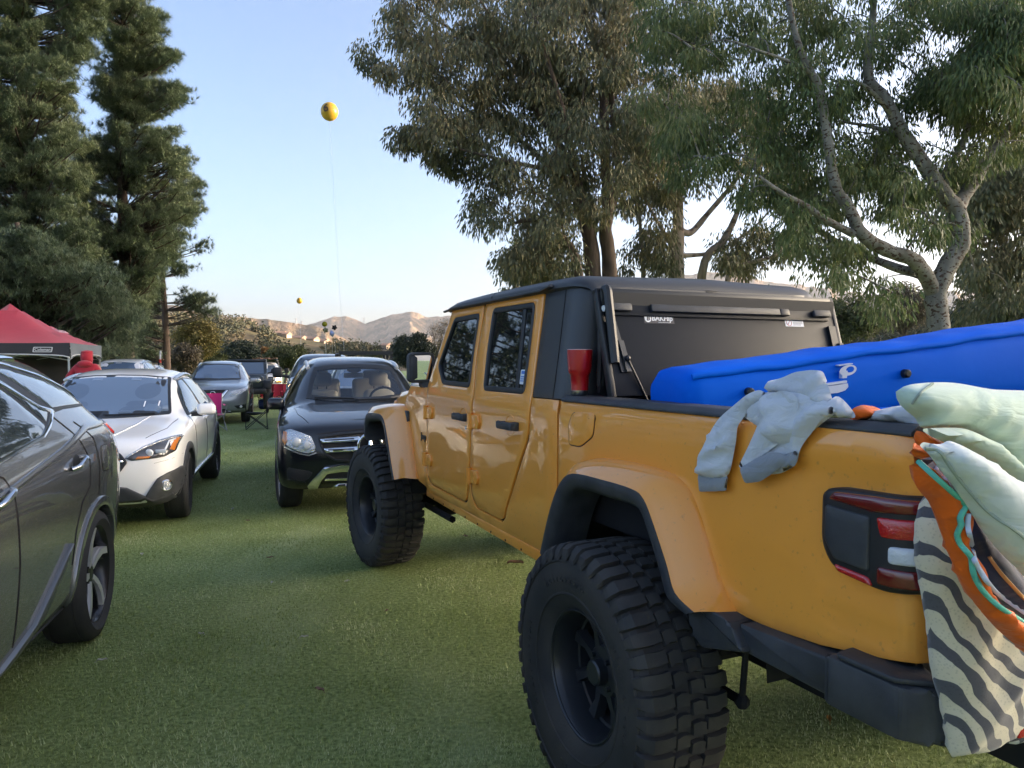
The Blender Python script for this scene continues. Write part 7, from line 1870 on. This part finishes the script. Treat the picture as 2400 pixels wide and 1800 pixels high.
# ================================================================== CARGO OF THE ORANGE TRUCK (each thing its own, placed in the truck's frame)
TM = Matrix.Translation((-.29690, 6.27082, 0)) @ Matrix.Rotation(R(114.891), 4, 'Z')
TI = TM.inverted(); CAMT = TI @ Vector((0, 0, CAM_Z))
def on(px, py, ax, val):
    """point (truck frame) where the sight line of photo pixel meets the truck-frame plane ax=val"""
    d = TI.to_3x3() @ (pt(px, py, 1) - Vector((0, 0, CAM_Z)))
    t = (val - CAMT[ax]) / d[ax]; return CAMT + d * t
def item(name, label, cat, pos, group=None):
    t = thing(name, label, cat, TM @ Vector(pos), R(114.891), group); t['_p'] = 0; del t['_p']
    return t, Vector(pos)
def cushion(name, px, ax, val, T, m, parent, org, w=.09, sp=.022, wr=(9., .012), seed=1, tilt=None, back=.5, ridge=0., r=.03, out=-1, dirv=(1, .35), ptx=None):
    """soft body whose outline runs through the given photo points on plane ax=val: bulging faces, wrinkles, closed all round"""
    P3 = [on(x, y, ax, val) for x, y in px] if ptx is None else [Vector(p) for p in ptx]
    uv = [(p.x, p.z) if ax == 1 else (p.y, p.z) for p in P3]
    P = dens(rnd(uv, r, 3), sp); P = P if area2(P) > 0 else P[::-1]
    pts = [Vector(p) for p in P]; nb = len(pts); arr = np.array(P)
    xs, ys = arr[:, 0], arr[:, 1]; y = ys.min(); row = 0; inn = []
    while y < ys.max():
        x = xs.min() + sp * .5 * (row % 2)
        while x < xs.max():
            if pip(x, y, P) and ((arr - (x, y)) ** 2).sum(1).min() > (sp * .6) ** 2: inn.append(Vector((x, y)))
            x += sp
        y += sp * .87; row += 1
    vo, eo, fo, ov, oe, of = delaunay_2d_cdt(pts + inn, [(i, (i + 1) % nb) for i in range(nb)], [], 0, 1e-6)
    A = np.array([(v.x, v.y) for v in vo]); d = np.sqrt(((A[:, None, :] - arr[None]) ** 2).sum(2)).min(1)
    k = 1 - np.clip(d / w, 0, 1); h = T * np.sqrt(np.clip(1 - k * k, 0, 1)) + T * .25 * np.clip(d / w - 1, 0, 2)
    q = A[:, 0] * dirv[0] * wr[0] + A[:, 1] * dirv[1] * wr[0]; q2 = -A[:, 0] * dirv[1] * wr[0] * .35 + A[:, 1] * dirv[0] * wr[0] * .35
    wv = (ridged(q, q2, 3, seed) - .55) * wr[1] * 2.4 + (fbm(A[:, 0] * 4, A[:, 1] * 4, 3, seed + 5) - .5) * wr[1] * 2.
    h = h + wv * np.clip(d / (w * .5), 0, 1)
    sh = np.zeros(len(A)) if tilt is None else (A[:, 0] - A[:, 0].mean()) * tilt[0] + (A[:, 1] - A[:, 1].mean()) * tilt[1]
    isb = d < 1e-5
    def mk3(a, hh):
        v = val + out * hh
        return (Vector((a[0], v, a[1])) if ax == 1 else Vector((v, a[0], a[1]))) - org
    V = [mk3(a, hh + s_) for a, hh, s_ in zip(A, h, sh)]
    bi = {}
    for i, (a, hh, s_) in enumerate(zip(A, h, sh)):
        if isb[i]: bi[i] = i
        else: bi[i] = len(V); V.append(mk3(a, -hh * back + s_))
    F = []
    for f in fo:
        c = (vo[f[0]] + vo[f[1]] + vo[f[2]]) / 3
        if not pip(c.x, c.y, P): continue
        F.append(tuple(f)); g = tuple(bi[i] for i in reversed(f))
        if len(set(g) | set(f)) > 3: F.append(g)
    b = B(); b.add(V, F); o = b.make(name, m, parent, 80)
    return o
def cord(name, px, ax, val, r, m, parent, org, out=0., n=5, onto=()):
    """a cord or seam along photo points, lying on the soft bodies it is sewn to"""
    P = [on(x, y, ax, val + out) - org for x, y in px]
    if onto:
        tr = []
        for o in onto: tr.append(BVHTree.FromPolygons([v.co.copy() for v in o.data.vertices], [tuple(p.vertices) for p in o.data.polygons]))
        C0 = CAMT - org; Q = []
        for p in smooth_path(P, 4):
            d = (p - C0).normalized(); best = None
            for t in tr:
                h = t.ray_cast(C0, d)
                if h[0] is not None and (best is None or h[3] < best[3]): best = h
            if best: Q.append(best[0] - d * r * .6)
        P = Q[::2] if len(Q) > 6 else P
    P = smooth_path(P, n)
    b = B(); b.tube(P, r, 6); return b.make(name, m, parent, 60)
def cloth(name, c, rough=.85, weave=600, c2=None, sheen=.3, fold=(9, .012)):
    m = mat(name, c, rough, var=(5, .3, c2 or tuple(x * .93 for x in c)), bump=(weave, .12, .002), sheen=sheen, spec=.2)
    n, l = m.node_tree.nodes, m.node_tree.links                      # creases as well as weave
    b0 = [q for q in n if q.type == 'BUMP'][0]; tc = [q for q in n if q.type == 'TEX_COORD'][0]
    mp = n.new('ShaderNodeMapping'); mp.inputs['Scale'].default_value = (1, .55, 1.5); mp.inputs['Rotation'].default_value = (.6, .3, .2); l.new(tc.outputs['Object'], mp.inputs[0])
    w_ = n.new('ShaderNodeTexNoise'); w_.inputs['Scale'].default_value = fold[0]; w_.inputs['Detail'].default_value = 3; w_.inputs['Distortion'].default_value = 1.2; l.new(mp.outputs[0], w_.inputs['Vector'])
    b1 = n.new('ShaderNodeBump'); b1.inputs['Strength'].default_value = .9; b1.inputs['Distance'].default_value = fold[1]
    l.new(w_.outputs[0], b1.inputs['Height']); l.new(b1.outputs[0], b0.inputs['Normal']); return m

# --- blue air mattress lying across the bed
BLUE = mat('blue_flocked_vinyl', (.0, .105, .62), .6, var=(3, .3, (.0, .12, .68)), bump=(16, .12, .01), spec=.08)
def mattress():
    a, c = Vector((-3.52, .675, 1.455)), Vector((-3.98, -1.42, 1.668))
    t, org = item('air_mattress', 'bright blue inflated air mattress lying across the truck bed', 'air mattress', (-3.7, 0, 1.35))
    dv = (c - a).normalized(); fx = Vector((-1, 0, 0)); fx = (fx - dv * fx.dot(dv)).normalized(); up = fx.cross(dv); up = up if up.z > 0 else -up
    N = 60; rings = []; L = (c - a).length
    for i in range(N + 1):
        u = i / N; s = u * L; e = min(s, L - s); k = 1 if e > .07 else math.sqrt(max(0, 1 - (1 - e / .07) ** 2)) * .34 + .66
        H = (.118 + .055 * u) * k; W_ = .16 * (k * .5 + .5); ce = a + dv * s + up * (.003 * math.sin(s * 5) + .001 * math.sin(s * 23))
        pf = []
        for j in range(28):
            g = 2 * math.pi * j / 28; cx_, sx_ = math.cos(g), math.sin(g)
            x = math.copysign(abs(cx_) ** .45, cx_) * W_; z = math.copysign(abs(sx_) ** .55, sx_) * H
            x *= 1 + .05 * (1 - (z / H) ** 2) + .012 * math.sin(s * 7 + z * 9)
            z += .003 * math.sin(s * 11) * (1 if z > 0 else .3) + .002 * math.sin(s * 29 + 1)
            pf.append(ce + fx * x + up * z - org)
        rings.append(pf)
    b = B(); b.loft(rings, cap=True); o = b.make('mattress', BLUE, t, 50)
    for sx, sz in ((1, .80), (1, -.80)):
        P = []
        for i in range(1, N):
            s = i / N * L; H = .118 + .055 * i / N; P.append(a + dv * s + fx * (.158 if 1 else 0) + up * (H * sz + .003 * math.sin(s * 11) + .002 * math.sin(s * 27)) - org)
        b = B(); b.tube(P, .0075, 6, flat=1.5); b.make('seam', BLUE, t, 60)
    M3 = Matrix((dv, up, fx)).transposed()
    def face(px, py, o_=.0):
        d = TI.to_3x3() @ (pt(px, py, 1) - Vector((0, 0, CAM_Z))); p0 = a + fx * (.178 + o_); return CAMT + d * ((p0 - CAMT).dot(fx) / d.dot(fx)) - org
    WL = mat('white_logo_print', (.55, .60, .72), .6)
    def flat(nm, pxs, m, th=.003):
        V = [face(*q) for q in pxs]; n_ = len(V); b = B(); b.add([v + fx * th for v in V] + [v - fx * .02 for v in V], [tuple(range(n_))] + [(i, (i + 1) % n_, n_ + (i + 1) % n_, n_ + i) for i in range(n_)]); return b.make(nm, m, t, 0)
    C = (1986, 869); ring = [(C[0] + 20 * math.cos(x), C[1] - 3.5 * math.cos(x) + 12.5 * math.sin(x)) for x in [2 * math.pi * k / 28 for k in range(28)]]
    rin = [(C[0] + 5 + 9.5 * math.cos(x), C[1] - 2 - 1.5 * math.cos(x) + 7.0 * math.sin(x)) for x in [2 * math.pi * k / 28 for k in range(28)]]
    b = B(); vo_ = [face(*q) + fx * .004 for q in ring]; vi = [face(*q) + fx * .004 for q in rin]; b.add(vo_ + vi, [(i, (i + 1) % 28, 28 + (i + 1) % 28, 28 + i) for i in range(28)]); b.make('logo', WL, t, 0)
    flat('logo', [(1973, 872), (1985, 870), (1983, 887), (1972, 888)], WL, .0045); flat('logo', [(1966, 857), (1998, 852.5), (1998, 854.5), (1966, 859)], WL)
    flat('print_bar', [(1936, 900), (1984, 893), (1984, 898), (1936, 905)], WL); flat('print_panel', [(1936, 907), (1986, 900), (1987, 908), (1980, 916), (1962, 922), (1942, 924)], WL)
    for px, py in ((2124, 877), (1757, 920)):
        p = face(px, py); b = B(); b.tube([p - fx * .01, p + fx * .008, p + fx * .014], [.017, .016, .010], 14); b.make('valve_cap', TRIMK, t, 40)
mattress()

# --- red tumbler standing on the bed rail
t, org = item('tumbler', 'tall red insulated tumbler standing on the truck bed rail by the cab', 'tumbler', (-2.985, .735, 1.4605))
b = B(); b.lathe([(.0365, .022), (.0372, .04), (.0400, .088), (.0465, .096), (.050, .112), (.0535, .155), (.0545, .196)], (0, 0, 0), 'z', 36); b.make('cup', mat('red_powder_coat', (.46, .008, .012), .3, coat=.6, coatr=.15, var=(30, .3, (.38, .006, .010))), t, 50)
b = B(); b.lathe([(0, 0), (.033, 0), (.0355, .002), (.0365, .022)], (0, 0, 0), 'z', 36); b.make('base_ring', STEELB, t, 50)
b = B(); b.lathe([(.0545, .196), (.0535, .1985), (.049, .198), (.047, .192), (0, .192)], (0, 0, 0), 'z', 36); b.make('lid', mat('pale_pink_lid', (.55, .35, .35), .3), t, 50)

# --- grey sweatshirt hanging over the rail
HEATH = cloth('heather_grey_fleece', (.58, .60, .63), .9, 900, (.50, .52, .56), .3, (16, .008)); RIB = cloth('ribbed_grey_cuff', (.27, .285, .31), .9, 900, (.23, .245, .27))
Q7 = lambda P: [(1600 + x / 2.765, 750 + y / 2.765) for x, y in P]
t, org = item('sweatshirt', 'light grey hooded sweatshirt draped over the near bed rail', 'sweatshirt', (-4.1, .80, 1.30))
cushion('sleeve', Q7([(80, 1005), (120, 870), (165, 745), (230, 640), (330, 555), (420, 480), (500, 452), (545, 480), (520, 520), (430, 570), (392, 640), (352, 690), (348, 775), (330, 870), (300, 1022), (190, 1030)]), 1, .822, .012, HEATH, t, org, .05, .014, (11, .040), 2, tilt=(0, .0), out=1, back=.35, dirv=(.5, 1))
cushion('torso', Q7([(330, 565), (420, 490), (540, 470), (760, 470), (960, 540), (1000, 600), (880, 690), (760, 800), (640, 850), (560, 760), (500, 700), (420, 650)]), 1, .812, .016, HEATH, t, org, .05, .014, (11, .040), 31, out=1, back=.4, dirv=(.6, .8))
cushion('cuff', Q7([(96, 1000), (190, 1018), (292, 1012), (284, 1108), (215, 1112), (104, 1115)]), 1, .822, .011, RIB, t, org, .03, .012, (60, .003), 3, out=1, back=.4, r=.01, dirv=(1, .1))
cushion('sleeve', Q7([(357, 955), (420, 830), (470, 720), (500, 640), (440, 640), (405, 605), (430, 565), (530, 500), (640, 455), (730, 480), (760, 560), (700, 640), (625, 700), (640, 790), (560, 850), (480, 900), (400, 970)]), 1, .834, .014, HEATH, t, org, .06, .014, (11, .046), 4, out=1, back=.35, dirv=(.7, .7))
cushion('sleeve', Q7([(480, 905), (600, 800), (660, 700), (740, 600), (830, 545), (960, 560), (1010, 590), (900, 640), (840, 730), (790, 790), (755, 850), (740, 940), (640, 1000), (540, 1005)]), 1, .824, .013, HEATH, t, org, .06, .014, (11, .042), 5, out=1, back=.35, dirv=(.7, .7))
cushion('cuff', Q7([(365, 965), (480, 895), (560, 860), (630, 860), (700, 900), (600, 985), (500, 1050), (400, 1062)]), 1, .842, .012, RIB, t, org, .03, .012, (45, .004), 6, out=1, back=.5, r=.012, dirv=(1, .6))
cushion('hem_band', Q7([(560, 980), (610, 890), (745, 845), (735, 945), (640, 990)]), 1, .832, .010, RIB, t, org, .03, .012, (45, .003), 6, out=1, back=.5, r=.012, dirv=(.4, 1))
cushion('hood', Q7([(540, 455), (545, 400), (640, 380), (720, 340), (840, 325), (915, 335), (925, 400), (965, 480), (960, 560), (920, 585), (850, 545), (760, 500), (660, 480), (560, 470)]), 1, .795, .036, HEATH, t, org, .07, .014, (10, .042), 7, out=1, back=.8, dirv=(.35, 1))
cushion('torso', Q7([(500, 500), (560, 460), (700, 470), (840, 520), (920, 560), (1000, 480), (1080, 560), (1135, 640), (960, 640), (880, 620), (760, 640), (640, 690), (540, 640)]), 1, .790, .034, HEATH, t, org, .07, .014, (11, .036), 8, out=1, back=.8, dirv=(.6, .8))
cushion('torso', Q7([(1050, 600), (1120, 605), (1220, 600), (1330, 570), (1460, 550), (1560, 575), (1555, 640), (1525, 735), (1480, 690), (1400, 668), (1280, 660), (1130, 645)]), 1, .735, .030, HEATH, t, org, .04, .014, (14, .018), 9, out=1, back=.8, dirv=(1, .3))

# --- bedding piled over the closed tailgate
GREEN = cloth('pale_green_cotton', (.52, .62, .50), .85, 700, (.50, .63, .54)); PALE = cloth('off_white_cotton', (.62, .66, .62), .85, 700, (.55, .62, .62))
t, org = item('pillow', 'pale mint green pillow lying on top of the bedding pile', 'pillow', (-4.7, .35, 1.43), 'pillows piled over the tailgate')
pg = cushion('pillow', [(2106, 912), (2130, 903), (2170, 898), (2215, 897), (2250, 900), (2300, 910), (2330, 915), (2440, 918), (2440, 1160), (2370, 1120), (2310, 1060), (2250, 1012), (2200, 1006), (2155, 1003), (2150, 985), (2112, 955)], 0, -4.70, .075, GREEN, t, org, .10, .016, (7, .012), 11, dirv=(1, .5))
cushion('pillow_fold', [(2153, 1006), (2200, 1004), (2260, 1004), (2320, 1030), (2380, 1085), (2440, 1150), (2440, 1190), (2370, 1135), (2300, 1075), (2250, 1050), (2190, 1030)], 0, -4.745, .045, GREEN, t, org, .05, .016, (9, .012), 12, dirv=(.3, 1))
cord('seam', [(2186, 900), (2165, 915), (2150, 930), (2138, 948)], 0, -4.70, .003, mat('grey_seam', (.30, .36, .31), .9), t, org, 0, onto=[pg])
t, org = item('pillow', 'off white pillow sloping down over the orange sleeping bag', 'pillow', (-4.8, .6, 1.33), 'pillows piled over the tailgate')
pw = cushion('pillow', [(2154, 1045), (2163, 1037), (2185, 1042), (2205, 1043), (2222, 1033), (2255, 1045), (2300, 1075), (2370, 1122), (2440, 1170), (2440, 1420), (2400, 1350), (2345, 1300), (2300, 1245), (2262, 1180), (2225, 1130), (2195, 1092), (2180, 1070)], 0, -4.93, .065, PALE, t, org, .09, .016, (7, .010), 13, dirv=(.6, .8))
cord('piping', [(2160, 1052), (2200, 1058), (2222, 1090), (2260, 1140), (2320, 1205), (2380, 1245), (2430, 1290)], 0, -4.93, .0032, mat('grey_seam', (.3, .36, .31)), t, org, 0, onto=[pw])
ORG = cloth('orange_nylon', (.72, .13, .010), .5, 300, (.66, .11, .010), .1); NAVY = cloth('navy_lining', (.020, .028, .060), .7, 500, (.03, .04, .08)); TEAL = mat('teal_piping', (.10, .46, .36), .5); WPI = mat('pale_zip_tape', (.50, .56, .72), .5)
t, org = item('sleeping_bag', 'orange sleeping bag with navy lining and teal piping hanging over the tailgate', 'sleeping bag', (-4.75, .65, 1.15))
edge = [(2152, 1083), (2200, 1127), (2258, 1180), (2262, 1190), (2250, 1215), (2252, 1232), (2243, 1255), (2252, 1280), (2275, 1308), (2280, 1342), (2302, 1385), (2350, 1430), (2440, 1486)]
sh_ = cushion('quilted_shell', [(2138, 1030), (2165, 1060)] + edge + [(2440, 1565), (2395, 1528), (2328, 1470), (2272, 1402), (2234, 1327), (2210, 1256), (2194, 1208), (2172, 1170), (2146, 1145)], 0, -4.885, .050, ORG, t, org, .05, .014, (10, .009), 14, dirv=(1, .4))
li_ = cushion('lining', [(2150, 1040), (2175, 1068), (2215, 1120), (2255, 1170), (2300, 1240), (2350, 1310), (2440, 1400), (2440, 1480), (2350, 1425), (2302, 1380), (2282, 1340), (2277, 1306), (2254, 1278), (2246, 1255), (2254, 1230), (2264, 1190), (2200, 1122), (2152, 1076)], 0, -4.855, .035, NAVY, t, org, .06, .014, (10, .010), 15, dirv=(1, -.4))
cord('teal_edge', edge, 0, -4.885, .0055, TEAL, t, org, 0, onto=[sh_, li_])
cord('zip_tape', [(2270, 1205), (2268, 1235), (2276, 1275), (2282, 1310), (2300, 1345), (2340, 1395), (2440, 1465)], 0, -4.865, .005, WPI, t, org, 0, onto=[sh_, li_])
cord('zip_tape', [(2192, 1098), (2210, 1115), (2230, 1135)], 0, -4.865, .005, WPI, t, org, 0, onto=[sh_, li_])
cord('orange_edge', [(2318, 1307), (2345, 1345), (2400, 1405), (2440, 1440)], 0, -4.865, .004, mat('tan_binding', (.50, .26, .10), .6), t, org, 0, onto=[sh_, li_])
cushion('quilted_shell', [(1995, 960), (2020, 949), (2055, 955), (2075, 968), (2060, 985), (1990, 985)], 0, -4.45, .05, ORG, t, org, .05, .02, (8, .006), 16)
cushion('lining', [(2140, 1005), (2200, 1030), (2260, 1090), (2200, 1100), (2150, 1060)], 0, -4.69, .04, ORG, t, org, .05, .02, (8, .006), 17)
def zebra_mat():
    m = bpy.data.materials.new('zebra_print'); m.use_nodes = True
    n, l = m.node_tree.nodes, m.node_tree.links; p = n['Principled BSDF']; p.inputs['Roughness'].default_value = .85; p.inputs['Sheen Weight'].default_value = .3
    tc = n.new('ShaderNodeTexCoord'); mp = n.new('ShaderNodeMapping'); mp.inputs['Rotation'].default_value = (R(-47), 0, 0); l.new(tc.outputs['Object'], mp.inputs[0])
    wv = n.new('ShaderNodeTexWave'); wv.wave_type = 'BANDS'; wv.bands_direction = 'Z'; wv.inputs['Scale'].default_value = 7.2; wv.inputs['Distortion'].default_value = 6.0; wv.inputs['Detail'].default_value = 1.6; wv.inputs['Detail Scale'].default_value = 1.1
    l.new(mp.outputs[0], wv.inputs['Vector'])
    nz = n.new('ShaderNodeTexNoise'); nz.inputs['Scale'].default_value = 7; nz.inputs['Detail'].default_value = 1.5; l.new(tc.outputs['Object'], nz.inputs['Vector'])
    ma = n.new('ShaderNodeMath'); ma.operation = 'MULTIPLY_ADD'; ma.inputs[1].default_value = 1.5; l.new(nz.outputs[0], ma.inputs[0]); l.new(wv.outputs[0], ma.inputs[2])
    r = n.new('ShaderNodeValToRGB'); r.color_ramp.elements[0].position = .50; r.color_ramp.elements[1].position = .52
    r.color_ramp.elements[0].color = (.075, .072, .082, 1); r.color_ramp.elements[1].color = (.62, .55, .40, 1); ms = n.new('ShaderNodeMath'); ms.operation = 'MULTIPLY'; ms.inputs[1].default_value = .43; l.new(ma.outputs[0], ms.inputs[0]); l.new(ms.outputs[0], r.inputs[0])
    v = n.new('ShaderNodeTexVoronoi'); v.inputs['Scale'].default_value = 130; l.new(tc.outputs['Object'], v.inputs['Vector'])
    r2 = n.new('ShaderNodeValToRGB'); r2.color_ramp.elements[0].position = .25; r2.color_ramp.elements[1].position = .35; r2.color_ramp.elements[0].color = (.72, .72, .72, 1); r2.color_ramp.elements[1].color = (1, 1, 1, 1); l.new(v.outputs['Distance'], r2.inputs[0])
    x = n.new('ShaderNodeMixRGB'); x.blend_type = 'MULTIPLY'; x.inputs[0].default_value = .6; l.new(r.outputs[0], x.inputs[1]); l.new(r2.outputs[0], x.inputs[2]); l.new(x.outputs[0], p.inputs['Base Color'])
    t_ = n.new('ShaderNodeTexNoise'); t_.inputs['Scale'].default_value = 500; l.new(tc.outputs['Object'], t_.inputs['Vector']); b_ = n.new('ShaderNodeBump'); b_.inputs['Strength'].default_value = .15; b_.inputs['Distance'].default_value = .002; l.new(t_.outputs[0], b_.inputs['Height']); l.new(b_.outputs[0], p.inputs['Normal'])
    return m
ZEB = zebra_mat()
t, org = item('pillow', 'cream pillow with grey zebra stripes hanging by the tail lamp', 'pillow', (-4.72, .7, .75), 'pillows piled over the tailgate')
cushion('pillow', [(2172, 1160), (2182, 1154), (2205, 1178), (2225, 1200), (2300, 1260), (2440, 1390), (2450, 1560), (2425, 1600), (2395, 1655), (2370, 1722), (2300, 1762), (2250, 1768), (2228, 1781), (2222, 1720), (2210, 1650), (2194, 1600), (2184, 1500), (2168, 1400), (2152, 1300), (2156, 1230)], 0, -4.735, .065, ZEB, t, org, .11, .015, (6, .014), 21, back=.7, dirv=(.7, .7))
CHK = mat('grey_check_weave', (.30, .30, .29), .9)
def check_mat():
    n, l = CHK.node_tree.nodes, CHK.node_tree.links; p = n['Principled BSDF']; tc = n.new('ShaderNodeTexCoord'); mp = n.new('ShaderNodeMapping'); mp.inputs['Rotation'].default_value = (R(35), 0, 0)
    l.new(tc.outputs['Object'], mp.inputs[0]); c = n.new('ShaderNodeTexChecker'); c.inputs['Scale'].default_value = 46; c.inputs[1].default_value = (.10, .105, .11, 1); c.inputs[2].default_value = (.56, .55, .51, 1); l.new(mp.outputs[0], c.inputs[0]); l.new(c.outputs[0], p.inputs['Base Color'])
check_mat()
t, org = item('blanket', 'grey and white checked blanket showing behind the zebra striped pillow', 'blanket', (-4.7, .45, .75))
cushion('blanket', [(2440, 1560), (2400, 1610), (2385, 1660), (2345, 1700), (2320, 1740), (2360, 1745), (2400, 1715), (2440, 1660)], 0, -4.70, .05, CHK, t, org, .05, .016, (8, .006), 22)
